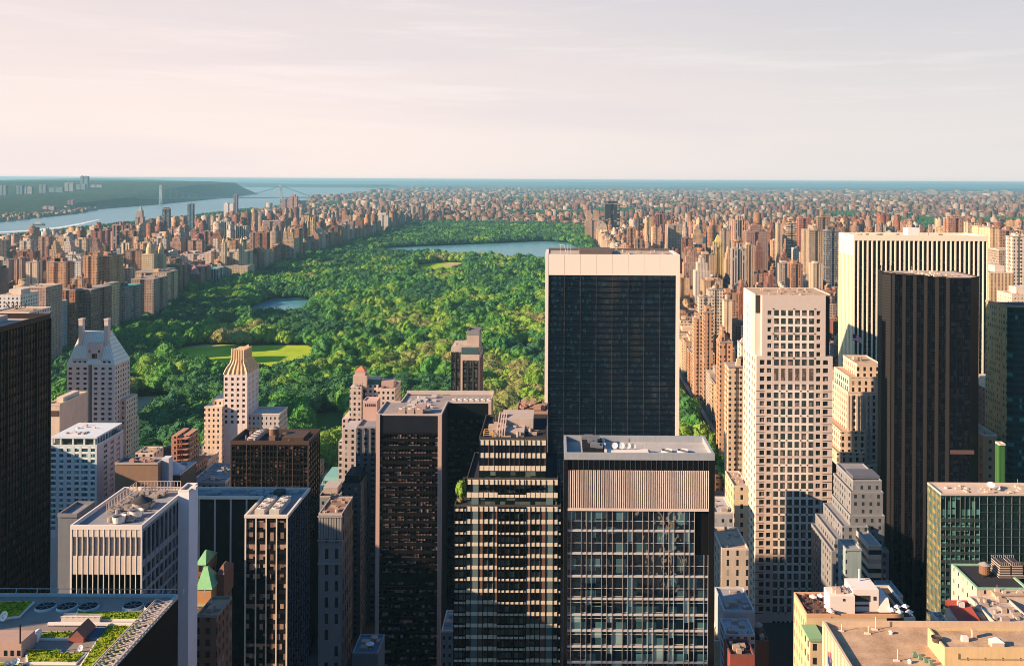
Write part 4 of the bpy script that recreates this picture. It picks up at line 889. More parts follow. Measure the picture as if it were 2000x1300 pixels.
windows(T, 'S', y0, [(xx(c - 4), xx(c + 4), zz(741), zz(717)) for c in cin], -.06, .02, glass((.10, .075, .06), (.3, .2, .15), 1.2, 2.4, .4))
grid(rows_l[3:], 5.4, LW, -.05)
mb = MB()
for q in rows_l[3:]:
    mb.box(x0 - .12, xx(1495), y0 - .15, y0, zz(q + 8.6), zz(q + 7.6)); mb.box(xx(1609), x1 + .12, y0 - .15, y0, zz(q + 8.6), zz(q + 7.6))
link('dark_joint', mb, plain((.10, .075, .06)), T)  # dark brown strips across the corners, floor by floor
mb = MB()
for q in [600.5, 649, 697] + [761 + 48.1 * k for k in range(10)]:
    for c in ((1511.5, 1552, 1593) if q < 700 else (1524.7, 1538.4, 1566, 1579.4)): mb.cyl(0, 0, 0, 0, .01) if False else mb.box(xx(c - 1.2), xx(c + 1.2), y0 - .2, y0 - .07, zz(q + 1.2), zz(q - 1.2))
link('boss', mb, plain((.12, .09, .03)), T)
mb = MB(); mb.box(x0, x1, y0, y0 + .5, 0, lowz); link('base_wall', mb, LS, T)
windows(T, 'S', y0, [(xx(c - 2.6), xx(c + 2.6), zz(1240), zz(1210)) for c in (1516, 1525, 1534, 1543, 1552, 1561, 1570, 1579, 1588)] + [(xx(c - 4.2), xx(c + 4.2), zz(q + 4.8), zz(q - 4.8)) for c in [1504] + cin + [1600] for q in (1253, 1269, 1285, 1301)], -.06, .02, wgl)
facade(T, 'W', x0, y0 + .5, y1, zz(1230), zs, even(y0 + .8, y1 - .5, 5, .5), [(zz(q + 4.4), zz(q - 4.4)) for q in rows_l + [rows_l[-1] + 16]][::-1], .5, plain((.74, .64, .50), .75, .1), wgl, None, 'window', 0.0)
facade(T, 'W', x0 - .01, y0 + 14, y1, zs, z1 - .62, even(y0 + 15, y1 - 1, 3, .3), R1, .5, plain((.74, .64, .50), .75, .1), wgl, None, 'window', 0.0)
clutter(T, ax0 + 2, ax1 - 2, y0 + 2, y1 - 2, z1 - .4, 22, 16, plain((.42, .32, .24)), 1.3)
HERO.append((1457, 1630, 566, 1300))

# 17 wide white pier tower
Y0 = 700; T, x0, x1, y0, y1, z1 = block('office_tower', 'wide tower of closely spaced white piers behind the black sawtooth tower', 1668, 1930, 459, Y0, depth=38)
GMW = plain((.78, .70, .54), .6, .08)
core(T, x0, x1, y0, y1, 0, z1, plain((.02, .016, .014), .4), asphalt_roof((.30, .25, .16)), GMW, 'B', .9, 4.2, 1.0)
mb = MB(); n = 29
for k in range(n + 1):
    q = x0 + (x1 - x0) * k / n; wq = .53 if k not in (0, n) else .9
    mb.box(max(x0, q - wq), min(x1, q + wq), y0, y0 + .89, 0, z1 - 4.2)
link('pier', mb, GMW, T)
gg = glass((.016, .012, .012), (.10, .07, .055), 3.5, 3.9, .3, .15)
zz0 = z1 - 4.2
for k in range(44):
    b = zz0 - 14 - k * 3.9
    if b < 20: break
    mb = MB(); mb.box(x0 + .91, x1 - .91, y0 + .7, y0 + .88, b - 2.9, b - .4); link('window_band', mb, gg, T)
mb = MB(); n = 11
for k in range(n + 1):
    q = y0 + .9 + (y1 - y0 - .9) * k / n; mb.box(x0 + .0, x0 + .89, max(y0 + .9, q - .75), min(y1, q + .75), 0, z1 - 4.2)
mb.box(x0 + .05, x0 + .89, y0 + .9, y1, z1 - 16, z1 - 4.2); link('side_pier', mb, plain((.82, .72, .50), .55, .04), T)
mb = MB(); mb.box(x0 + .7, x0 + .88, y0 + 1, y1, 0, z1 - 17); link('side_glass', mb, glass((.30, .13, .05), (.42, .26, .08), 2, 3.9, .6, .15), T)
xa = xof(1776, Y0 + 10); mb = MB(); mb.box(xa, xa + 9, y0 + 12, y0 + 22, z1 - 4, z1 + 5); link('penthouse', mb, plain((.78, .72, .66)), T)
mb = MB()
for k in range(9): mb.bar((xa - 3 + k*3.4, y0 + 16, z1 - 3), (xa - 3 + k*3.4, y0 + 16, z1 + 7.5), .22)
link('antenna', mb, plain((.45, .45, .42)), T)
clutter(T, x0 + 5, x1 - 5, y0 + 6, y1 - 5, z1 - 3.5, 18, 17, plain((.3, .24, .18)), 3.6)
flag(xof(1667, 690), 690, zof(668, 690), 7.5, 7.5, 'striped flag flying in front of the wide white pier tower')
HERO.append((1640, 1930, 455, 860))

# 18 black sawtooth tower
Y0 = 520; z1 = zof(540, Y0)
xs = [xof(q, Y0) for q in (1731, 1743, 1764, 1785, 1806, 1828, 1849)]
T = thing('office_tower', 'black glass tower with a sawtooth facade in front of the white pier tower', 'building', ((xof(1717, Y0) + xof(1925, Y0))/2, Y0 + 20, 0))
st = 5.2; xe = xof(1925, Y0); yb = Y0 + 44; xw0 = xof(1717, Y0 + 44)
outl = [(xw0, yb)]; y = Y0 + 31.5; xc = xof(1731, Y0 + 30); outl.append((xw0, y + 6)); outl.append((xw0 + 3.0, y)); steps = []
xprev = xw0 + 3.0
edges = [1752, 1771.5, 1793, 1814, 1836, 1858]
for q in (1743, 1764, 1785, 1806, 1828, 1849):
    X = xof(q, y); outl.append((X, y)); steps.append(('S', xprev, X, y)); yn = y - st; outl.append((X + .01, yn)); steps.append(('W', X, yn, y)); y = yn; xprev = X
outl.append((xe - 8, y)); steps.append(('S', xprev, xe - 8, y)); outl.append((xe, y + 7)); outl.append((xe, yb))
TD = plain((.005, .005, .007), .35, .1)
mb = MB(); mb.prism(outl, 0, z1); link('wall', mb, TD, T)
cxm, cym = sum(p[0] for p in outl)/len(outl), sum(p[1] for p in outl)/len(outl)
mb = MB(); mb.prism([(cxm + (a-cxm)*.97, cym + (b-cym)*.9) for a, b in outl], z1, z1 + .15); link('roof', mb, asphalt_roof((.50, .40, .33)), T)
mb = MB()
for i in range(len(outl) - 1):
    a, b = outl[i], outl[i+1]; mb.bar((a[0], a[1] + .2, z1 + .3), (b[0], b[1] + .2, z1 + .3), .5)
link('parapet', mb, plain((.06, .045, .04)), T)
gt = glass((.003, .004, .008), (.012, .014, .020), 1.6, 3.4, .5, .2, .25); gl = louvered((.022, .018, .017), (.006, .006, .007), 1.7, .42, True)
for kind, a, b, c in steps:
    mb = MB()
    if kind == 'S': mb.box(a + .15, b - .15, c - .16, c - .01, 0, z1 - 1)
    else: mb.box(a - .16, a - .01, b + .15, c - .15, 0, z1 - .6)
    link('glass_bay' if kind == 'S' else 'ribbed_bay', mb, gt if kind == 'S' else gl, T)
mb = MB(); mb.box(xw0 - .15, xw0 - .01, Y0 + 37.7, yb, 0, z1 - .6); link('ribbed_bay', mb, gl, T)
mb = MB(); mb.quad((xw0 - .1, Y0 + 37.5, 0), (xw0 + 2.9, Y0 + 31.3, 0), (xw0 + 2.9, Y0 + 31.3, z1 - 1), (xw0 - .1, Y0 + 37.5, z1 - 1)); link('ribbed_bay', mb, gl, T)
mb = MB()
for kind, a, b, c in steps:
    if kind != 'S': continue
    n = max(2, int((b - a) / 3.2))
    for k in range(n + 1): q = a + (b - a) * k / n; mb.box(q - .07, q + .07, c - .3, c - .17, 0, z1 - 1)
    for k in range(52): z = z1 - 4 - k * 3.4; mb.box(a, b, c - .24, c - .17, z - .09, z + .09)
link('mullion', mb, plain((.008, .009, .012), .4), T)
mb = MB(); ys = steps[-1][3]
mb.box(xof(1858, ys), xof(1905, ys), ys - .32, ys - .31, zof(882, ys), zof(874, ys)); link('blind', mb, plain((.13, .08, .07)), T)
clutter(T, xw0 + 14, xe - 10, Y0 + 8, yb - 4, z1 + .1, 24, 18, plain((.48, .38, .30)), 1.4)
mb = MB()
for q in (1726, 1729, 1746): mb.bar((xof(q, Y0+34), Y0 + 38, z1), (xof(q, Y0+34), Y0 + 38, z1 + 4), .3)
link('antenna', mb, BLACK, T)
flag(xof(1724, 470), 470, zof(1178, 470), 17, 3.4, 'striped flag on a tall pole before the black sawtooth tower')
HERO.append((1714, 1927, 530, 1200))

# 19 green glass block
Y0 = 430; T, x0, x1, y0, y1, z1 = block('office_building', 'green glass block with lit lower floors at the right edge', 1838, 2040, 963, Y0, depth=16)
core(T, x0, x1, y0, y1, 0, z1, plain((.006, .010, .010)), asphalt_roof((.58, .46, .36)), plain((.55, .44, .36)), 'W', .4, .9, .5)
gg1 = glass((.004, .014, .015), (.12, .34, .26), 1.9, 3.8, .55, .1, .6); gg2 = glass((.007, .022, .021), (.012, .032, .03), 1.9, 3.8, .5, .2, .6)
zt = zof(1012, Y0); sp = xof(1917, Y0)
facade(T, 'S', y0, x0, sp, 0, z1 - .9, even(x0, sp, 8, .95), rows_from(0, zt, 3.85, .62) + [(zt + 1, z1 - 1.6)], .4, plain((.14, .17, .16), .4), gg1, plain((.03, .05, .045)), 'band', .03)
facade(T, 'S', y0, sp, x1, 0, z1 - .9, even(sp, x1, 8, .95), rows_from(0, z1 - 1.2, 3.85, .92), .4, plain((.14, .15, .13), .4), gg2, plain((.025, .045, .04)), 'band', .03)
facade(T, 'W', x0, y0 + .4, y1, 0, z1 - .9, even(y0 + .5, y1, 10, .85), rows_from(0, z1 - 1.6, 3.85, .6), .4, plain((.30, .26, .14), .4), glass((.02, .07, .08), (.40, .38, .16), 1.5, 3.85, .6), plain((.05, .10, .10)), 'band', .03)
clutter(T, x0 + 2, x1 - 2, y0 + 2, y1 - 2, z1 - .8, 20, 19, plain((.55, .42, .33)), 1.2)
dish(xof(1938, Y0 + 7), y0 + 7, z1 - .9, 1.9, 'pale round dish on the green glass block', 30, 240, 'dishes on the green glass block'); dish(xof(1953, Y0 + 6), y0 + 6, z1 - .9, .9, 'smaller round dish right of the large one on the green glass block', 30, 240, 'dishes on the green glass block')
HERO.append((1812, 2000, 945, 1200))
# 20 curved green tower at the right edge
Y0 = 560; x0, z1 = at(1972, 597, Y0); T = thing('office_tower', 'rounded green glass tower with bronze west side cut by the right edge', 'building', (x0 + 14, Y0 + 14, 0))
pts = [(x0 - 2.2, Y0 + 26), (x0 - 1.2, Y0 + 8), (x0, Y0 + 3), (x0 + 2.5, Y0 + .8), (x0 + 6, Y0), (x0 + 40, Y0), (x0 + 40, Y0 + 26)]
mb = MB(); mb.prism(pts, 0, z1 - 1); link('wall', mb, windowed((.012, .045, .042), 1.6, 3.9, .86, .6, (.008, .025, .028), (.05, .22, .18), .14), T)
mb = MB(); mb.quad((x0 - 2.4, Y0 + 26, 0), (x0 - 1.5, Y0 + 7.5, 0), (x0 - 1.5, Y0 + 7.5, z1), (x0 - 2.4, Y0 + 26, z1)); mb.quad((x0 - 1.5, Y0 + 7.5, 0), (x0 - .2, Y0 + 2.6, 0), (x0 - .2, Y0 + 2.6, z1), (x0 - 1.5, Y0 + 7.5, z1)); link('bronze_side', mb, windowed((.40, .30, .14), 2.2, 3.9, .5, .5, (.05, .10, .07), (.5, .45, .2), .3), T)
mb = MB()
for a, b in zip(pts[:-1], pts[1:]): mb.bar((a[0], a[1], z1 - .4), (b[0], b[1], z1 - .4), 1.2)
link('parapet', mb, plain((.40, .27, .15)), T)

# 21 stepped art deco tower in full sun
def tiers_building(name, label, Y, tiers, mat, depth, topm=TANR, cat='building', step=2.6, seed=0, trim=None):
    a0, a1 = min(t_[0] for t_ in tiers), max(t_[1] for t_ in tiers)
    T = thing(name, label, cat, (xof((a0 + a1)/2, Y), Y + depth/2, 0)); rm = MB(); pm = MB()
    for k, (pa, pb, pt_) in enumerate(tiers):
        yy = Y + step * (len(tiers) - 1 - k) ; a, b, z = xof(pa, Y), xof(pb, Y), zof(pt_, Y)
        zb = 0; mb = MB(); mb.box(a, b, yy, Y + depth - .5 * k, zb, z - .8); link('setback' if k < len(tiers) - 1 else 'wall', mb, mat, T)
        rm = MB(); rm.box(a + .4, b - .4, yy + .4, Y + depth - .5 * k - .4, z - .81, z - .7); link('roof', rm, topm, T); ring(pm, a - .1, b + .1, yy - .1, Y + depth - .5 * k + .1, z - .8, z, .45)
    link('parapet', pm, trim or CREAM, T); return T
DECO = windowed((.66, .52, .38), 4.3, 4.4, .38, .62, (.03, .02, .02), (.3, .2, .14), .1, seed=.35)
T = tiers_building('office_tower', 'stepped art deco tower in full sun left of the black sawtooth tower', 600,
    [(1691, 1740, 716), (1672, 1740, 740), (1667, 1740, 768), (1650, 1700, 843), (1640, 1694, 882), (1640, 1735, 905)], DECO, 46, step=3.0)
mb = MB()
for q in (1667, 1672, 1684, 1694, 1704, 1713):
    mb.box(xof(q, 600) - .6, xof(q, 600) + .6, 608.2, 609.2, 0, zof(775, 600))
link('pier', mb, CREAM, T); clutter(T, xof(1694, 600), xof(1716, 600), 618, 632, zof(716, 600), 9, 22, plain((.5, .38, .28)), 3)
HERO.append((1630, 1717, 712, 1130))
SHADE_GREY = windowed((.21, .215, .22), 4.0, 3.9, .36, .5, (.03, .04, .045), (.2, .2, .2), .15, seed=.3)  # stone darkened so the building's shade sits in its wall colour
T = tiers_building('office_building', 'stepped stone building, shade painted into its grey walls, under the art deco tower', 470,
    [(1683, 1740, 948), (1676, 1740, 968), (1672, 1740, 1012), (1654, 1705, 1030), (1637, 1690, 1052), (1628, 1740, 1072)], SHADE_GREY, 40, GREYR, step=2.2, trim=plain((.27, .27, .28)))
mb = MB(); mb.box(xof(1686, 470), xof(1740, 470), 484, 496, zof(949, 470), zof(943, 470)); link('penthouse', mb, plain((.12, .13, .16)), T)
T, x0, x1, y0, y1, z1 = block('office_building', 'low striped building wedged against the base of the sawtooth tower', 1697, 1722, 1064, 455, depth=24)
core(T, x0, x1, y0, y1, 0, z1, windowed((.40, .36, .32), 60, 4.6, 1.0, .5), GREYR, plain((.36, .34, .32)))
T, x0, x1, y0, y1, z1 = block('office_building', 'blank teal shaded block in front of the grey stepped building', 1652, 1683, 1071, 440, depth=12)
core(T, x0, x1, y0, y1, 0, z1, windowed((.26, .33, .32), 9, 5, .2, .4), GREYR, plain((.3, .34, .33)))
# small buildings beside the sawtooth tower, right
def simple(label, px0, px1, pyt, Y, depth, wall, side=None, roofm=None, parm=None, pent=None, name='office_building', seed=1, cl=6, group=None):
    T, x0, x1, y0, y1, z1 = block(name, label, px0, px1, pyt, Y, depth=depth, group=group)
    core(T, x0, x1, y0, y1, 0, z1, wall, roofm or TANR, parm or CREAM, None, 0, .9, .5)
    if pent:
        a, b = x0 + (x1-x0)*pent[0], x0 + (x1-x0)*pent[1]; mb = MB(); mb.box(a, b, y0 + depth*.25, y0 + depth*.75, z1 - .8, z1 + pent[2]); link('penthouse', mb, parm or CREAM, T)
    if cl: clutter(T, x0 + .8, x1 - .8, y0 + .8, y1 - .8, z1 - .8, cl, seed, plain((.40, .31, .25)), 1.8)
    return T, x0, x1, y0, y1, z1
simple('brown brick block behind a white roof room at the right of the sawtooth tower', 1931, 1966, 758, 620, 30, windowed((.20, .11, .08), 5, 4, .25, .3), pent=(.1, .9, 5), seed=2)
simple('tan building with sunlit bay windows beside the bright green screen', 1920, 1948, 848, 560, 26, windowed((.44, .24, .12), 9, 5.2, .2, .4), seed=3)
T, x0, x1, y0, y1, z1 = block('screened_building', 'building side wrapped in bright green netting at the right', 1952, 1964, 866, 520, depth=5)
core(T, x0, x1, y0, y1, 0, z1, louvered((.05, .15, .04), (.03, .10, .025), 2.2, .8), TANR, CREAM)
simple('white punched window tower far right behind the sawtooth tower', 1932, 1955, 690, 760, 26, windowed((.70, .62, .54), 3.4, 3.6, .35, .45), seed=4, pent=(.2, .7, 4))
simple('grey windowed slab right of the white punched tower', 1955, 1968, 700, 750, 26, windowed((.36, .38, .40), 3, 3.6, .3, .5), seed=5)
simple('brown striped office slab with wide horizontal windows far right', 1932, 1966, 610, 800, 30, windowed((.46, .38, .32), 60, 4.2, 1.0, .55, (.05, .03, .03)), seed=6)
simple('tall tan tower with a sunlit west side at the far right', 1932, 1980, 532, 980, 60, windowed((.60, .43, .26), 3.8, 4.0, .45, .9, (.26, .16, .10)), seed=7, pent=(.5, .9, 6))
simple('grey gridded slab above the tan tower at the right edge', 1951, 2030, 487, 1250, 40, windowed((.34, .27, .21), 3.2, 3.4, .6, .5, (.10, .07, .05)), seed=8, cl=3)
simple('cream stepped block cut by the right edge above the green tower', 1976, 2030, 574, 900, 30, windowed((.66, .52, .38), 3.4, 3.6, .3, .4), seed=9, pent=(.3, .9, 6))
# ---------------- bottom right: terraces, tan roofs, stone blocks ----------------
Zt = 150.0; S_ = .75
def gq(px, py, z=Zt): return ground(px, py, z)
yb = ground(1800, 1221, Zt)[1]; xl = xof(1611, yb); ya = 150.0; xr = xl + 150
T = thing('office_building', 'near tan building with a wide gravel roof, ribbed cream side and round emblem', 'building', (xl + 60, (ya + yb)/2, 0))
mb = MB(); mb.box(xl, xr, ya, yb, 0, Zt - .3); link('wall', mb, plain((.62, .44, .25)), T)
tr, tt = newmat('gravel roof'); g = tt.node('ShaderNodeNewGeometry').outputs['Position']
f = tt.m('ADD', tt.m('MULTIPLY', tt.noise(g, 2.2, 6, .75), .6), tt.m('MULTIPLY', tt.noise(g, .16, 3, .6), .6))
pbsdf(tt, tt.ramp(f, [(.35, (.20, .125, .075)), (.55, (.42, .28, .175)), (.75, (.60, .43, .28))]), .95, .1)
mb = MB(); mb.box(xl + .6, xr, ya, yb - .6, Zt - .35, Zt); link('roof', mb, tr, T)
mb = MB(); mb.box(xl, xl + .6, ya, yb, Zt - .3, Zt + 1.2); mb.box(xl + .6, xr, yb - .6, yb, Zt - .3, Zt + 1.2); link('parapet', mb, plain((.56, .42, .30)), T)
mb = MB()
for k in range(30): yy = ya + (yb - ya) * k / 30; mb.box(xl - .35, xl - .01, yy + .1, yy + 1.6, 60, Zt + .9)
link('side_rib', mb, plain((.70, .54, .36)), T)
ye = ground(1621, 1283, Zt - 4)[1] ; ze = Zt - 4.7
mb = MB(); n = 22
def disc(mb, r, cy, cz, off, m, a0=0, a1=6.2832):
    mb.poly([(xl - off, cy - r*math.cos(a0 + (a1-a0)*i/n), cz + r*math.sin(a0 + (a1-a0)*i/n)) for i in range(n + (0 if a1 > 6 else 1))], m)
disc(mb, 1.95, ye, ze, .42, 0, .15, 2.9); disc(mb, 1.85, ye, ze - .15, .43, 1, 3.2, 6.1)
for k, (dy, h_) in enumerate(((-1.3, 2.2), (-.4, 2.9), (.5, 1.95), (1.3, 2.4))): mb.box(xl - .50, xl - .45, ye + dy - .17, ye + dy + .17, ze - 1.2, ze - 1.2 + h_, 2)
link('emblem', mb, [plain((.70, .20, .10), .5, .03), plain((.03, .07, .26), .5, .03), plain((.04, .09, .32), .5, .03)], T)
xp = gq(1783, 1224)[0]; yp0, zp = gq(1815, 1268)[1], Zt + 3.8
yf = F * (H - zp) / (1265 - CY); yq = F * (H - zp) / (1225 - CY)
mb = MB(); mb.box(xp, xr, yf, yq, Zt + .01, zp - .2); mb.box(xp + .5, xr, yf + .5, yq - .5, zp - .2, zp, 1); ring(mb, xp, xr, yf, yq, zp - .2, zp + .6, .4)
link('raised_roof', mb, [plain((.60, .44, .24)), tr], T)
mb = MB(); mb.bar((xp + 3, yf - .15, Zt + 1.9), (xr, yf - .15, Zt + 1.9), .14); mb.bar((xp + 3, yf - .15, .0 + Zt + 1.9), (xp + 3, yf - .15, Zt + 3.2), .14)
for k in range(16): mb.bar((xp + 5 + 4*k, yf - .1, Zt + 1.6), (xp + 5 + 4*k, yf - .1, Zt + 2.3), .12)
link('wall_pipe', mb, plain((.35, .25, .15)), T)
def spot(name, label, cat, px, py, z, fn, mat):
    X, Yy, _ = ground(px, py, z); T2 = thing(name, label, cat, (X, Yy, z)); mb = MB(); fn(mb, X, Yy); link('body', mb, mat, T2); return T2
for px, py, h_, lb in ((1644, 1232, 2.4, 'short vent pipe nearest the ribbed side of the tan roof'), (1696, 1237, 2.6, 'vent pipe second from the ribbed side on the tan roof'), (1710, 1229, 4.2, 'tall thin vent pipe at the far parapet of the tan roof'), (1753, 1290, 3.6, 'vent pipe with a flat base in the middle of the tan roof')):
    spot('vent_pipe', lb, 'pipe', px, py, Zt, lambda m, X, y, h=h_*S_: (m.cyl(X, y, Zt, Zt + h, .12, .12, 8), m.box(X - .9, X + .5, y - .3, y + .3, Zt, Zt + .25)), plain((.72, .60, .46)))
spot('roof_vent', 'white mushroom vent on the tan gravel roof', 'vent', 1740, 1237, Zt, lambda m, X, y: (m.cyl(X, y, Zt, Zt + .6, .45, .45, 12), m.cyl(X, y, Zt + .6, Zt + .8, .6, .22, 12)), WHITE)
spot('roof_vent', 'small domed vent at the bottom edge of the tan roof', 'vent', 1777, 1294, Zt, lambda m, X, y: (m.cyl(X, y, Zt, Zt + .5, .45, .45, 12), m.cyl(X, y, Zt + .5, Zt + 1.0, .55, .1, 12)), WHITE)
T2 = spot('condenser', 'row of green condensers against the raised roof wall', 'condenser', 1796, 1282, Zt, lambda m, X, y: [m.box(X - 1.5 + q*.75, X - .8 + q*.75, y - q*1.2 - .45, y - q*1.2 + .4, Zt + .2, Zt + 1.05) for q in (0, 1, 2, 3)], plain((.14, .24, .16)))
spot('storage_box', 'white box between the fan and the brown chimney on the raised roof', 'box', 1884, 1251, zp, lambda m, X, y: m.frus((X - .75, X + .75, y - .5, y + .5), zp, (X - .68, X + .68, y - .45, y + .45), zp + 1.2), WHITE)
spot('chimney', 'short brown chimney on the raised tan roof', 'chimney', 1903, 1244, zp, lambda m, X, y: (m.box(X - .6, X + .38, y - .45, y + .45, zp, zp + 1.65), m.box(X - .68, X + .45, y - .5, y + .5, zp + 1.65, zp + 1.9)), plain((.52, .36, .25)))
T2 = spot('roof_hatch', 'small white pyramid roofed hatch house on the raised roof', 'hatch', 1946, 1260, zp, lambda m, X, y: m.box(X - 1.4, X + 1.4, y - .9, y + .9, zp, zp + 1.05), plain((.62, .48, .34)))
X, Yy, _ = ground(1946, 1260, zp); mb = MB(); mb.frus((X - 1.55, X + 1.55, Yy - 1.05, Yy + 1.05), zp + 1.05, (X - .2, X + .2, Yy - .15, Yy + .15), zp + 1.9); link('roof', mb, WHITE, T2)
T2 = spot('roof_fan', 'dark slanted fan ring at the corner of the raised roof', 'fan', 1829, 1252, zp, lambda m, X, y: (m.cyl(X, y, zp, zp + 1.1, .9, 1.2, 16, 0, False), m.cyl(X, y, zp + .6, zp + .7, .9, .9, 16), m.bar((X - 1.2, y, zp + 1.1), (X + 1.2, y, zp + 1.1), .12)), plain((.10, .075, .06)))
HERO.append((1612, 2000, 1221, 1300))

# terrace building with white roof house and yellow west side
Yw = 300.0; T, x0, x1, y0, y1, z1 = block('terrace_building', 'yellow stone building with dining terraces and a white roof house', 1575, 1765, 1202, Yw, depth=16)
YS = plain((.62, .46, .28), .7, .1)
mb = MB(); mb.box(x0 + .4, x1, y0, y1, 0, z1 - .5); link('wall', mb, YS, T)
mb = MB(); mb.box(x0 + .9, x1 - .4, y0 + .4, y1 - .4, z1 - .55, z1 - .3); link('roof', mb, asphalt_roof((.10, .07, .06)), T)
facade(T, 'W', x0, y0, y1, z1 - 60, z1 - .5, even(y0, y1, 7, .42), rows_from(z1 - 60, z1 - 1.5, 4.6, .5), .4, YS, glass((.06, .045, .03), prob=.2), None, 'window', .05)
mb = MB(); ring(mb, x0, x1, y0 - .1, y1, z1 - .5, z1 + .7, .4); link('parapet', mb, plain((.62, .36, .22)), T)
mb = MB(); mb.box(x0 - 1.2, x0 + 2.5, y0 - 9, y0 - .11, 0, zof(1236, Yw - 5)); mb.box(x0 - 1.8, x0 + 3, y0 - 9.4, y0 - .12, zof(1236, Yw - 5), zof(1230, Yw - 5), 1); link('lower_wing', mb, [windowed((.62, .47, .29), 3.4, 4.4, .4, .5, seed=.2), plain((.25, .42, .22))], T)
WH = plain((.78, .70, .63), .7, .07); za = zof(1166, Yw)
a, b = xof(1629, Yw), xof(1678, Yw); c = xof(1729, Yw)
mb = MB(); mb.box(a, b, y0 + 2, y0 + 9, z1 - .3, za); mb.box(b + .01, c, y0 + 4, y0 + 13, z1 - .3, za + 1.2); mb.box(xof(1665, Yw + 9), xof(1716, Yw + 9), y0 + 8, y0 + 14, za - 1, zof(1146, Yw + 9)); ph = link('roof_house', mb, WH, T)
mb = MB(); mb.box(b + .4, b + 5.6, y0 + 3.9, y0 + 3.98, za - 2.6, za - .6); mb.box(b + .4, b + 5.2, y0 + 3.9, y0 + 3.98, za - 4.2, za - 3.6); mb.box(a + 4.2, a + 4.9, y0 + 1.9, y0 + 1.98, za - 1.6, za - .8); mb.box(c - 1.8, c - .9, y0 + 3.9, y0 + 3.98, za - 2.2, za - .9); link('window', mb, plain((.05, .045, .045), .4), ph)
clutter(T, a + .6, b - .6, y0 + 3, y0 + 8, za, 12, 61, plain((.52, .40, .33)), 1.6); clutter(T, xof(1668, Yw + 9), xof(1714, Yw + 9), y0 + 9, y0 + 13, zof(1146, Yw + 9), 10, 62, plain((.5, .32, .24)), 1.0)
mb = MB(); mb.cyl(xof(1686, Yw + 9), y0 + 11, zof(1146, Yw + 9), zof(1112, Yw + 9), .3, .28, 8); link('flue', mb, plain((.66, .6, .55)), T)
for k in range(7):
    px = (1588, 1603, 1619, 1617, 1628, 1622, 1596)[k]; py = (1170, 1168, 1168, 1190, 1188, 1198, 1180)[k]
    X, Yy, _ = ground(px, py + 6, z1 - .3)
    if k < 6: parasol(X, Yy, z1 - .3, 1.35, ('nearest the corner', 'second from the corner', 'third from the corner', 'beside the white roof house wall', 'touching the white roof house', 'lowest down the terrace')[k] + ', cream parasol on the west dining terrace', group='west terrace parasols')
r = random.Random(9)
for k in range(40): q = (r.uniform(x0 + 1, a + 3), r.uniform(y0 + 1, y0 + 15)); mb = MB(); mb.box(q[0] - .35, q[0] + .35, q[1] - .35, q[1] + .35, z1 - .3, z1 + .45); link('terrace_table', mb, plain((.14, .07, .055)), T)
T2, c0, c1, d0, d1, z2 = simple('east dining terrace building with tall white dormers', 1732, 1788, 1205, 300, 24, windowed((.55, .42, .3), 3.6, 4, .3, .5), seed=66, roofm=asphalt_roof((.08, .06, .055)), cl=0)
for k, (px, py) in enumerate(((1742, 1196), (1757, 1200), (1752, 1190), (1768, 1189), (1776, 1200), (1738, 1186))):
    X, Yy, _ = ground(px, py + 6, z2 - .8)
    if k < 5: parasol(X, Yy, z2 - .8, 1.45, ('front left', 'front middle', 'rear left', 'rear right', 'front right')[k] + ' square white parasol on the east dining terrace', group='east terrace parasols', n=4)
mb = MB(); X = xof(1724, 302); mb.frus((X, X + 4.2, 303, 314), z2 - 1, (X + .6, X + 3.6, 305, 313), z2 + 4.2); link('dormer', mb, WH, T2)
T2, c0, c1, d0, d1, z2 = simple('low blue roofed hut behind the white roof house', 1730, 1764, 1162, 372, 14, plain((.10, .13, .16)), roofm=asphalt_roof((.20, .26, .30)), parm=plain((.18, .22, .25)), cl=0)
flag(xof(1813, 330), 330, zof(1222, 330), 7, 2.2, 'limp cream banner on a short pole behind the tan roof', (.70, .55, .38))
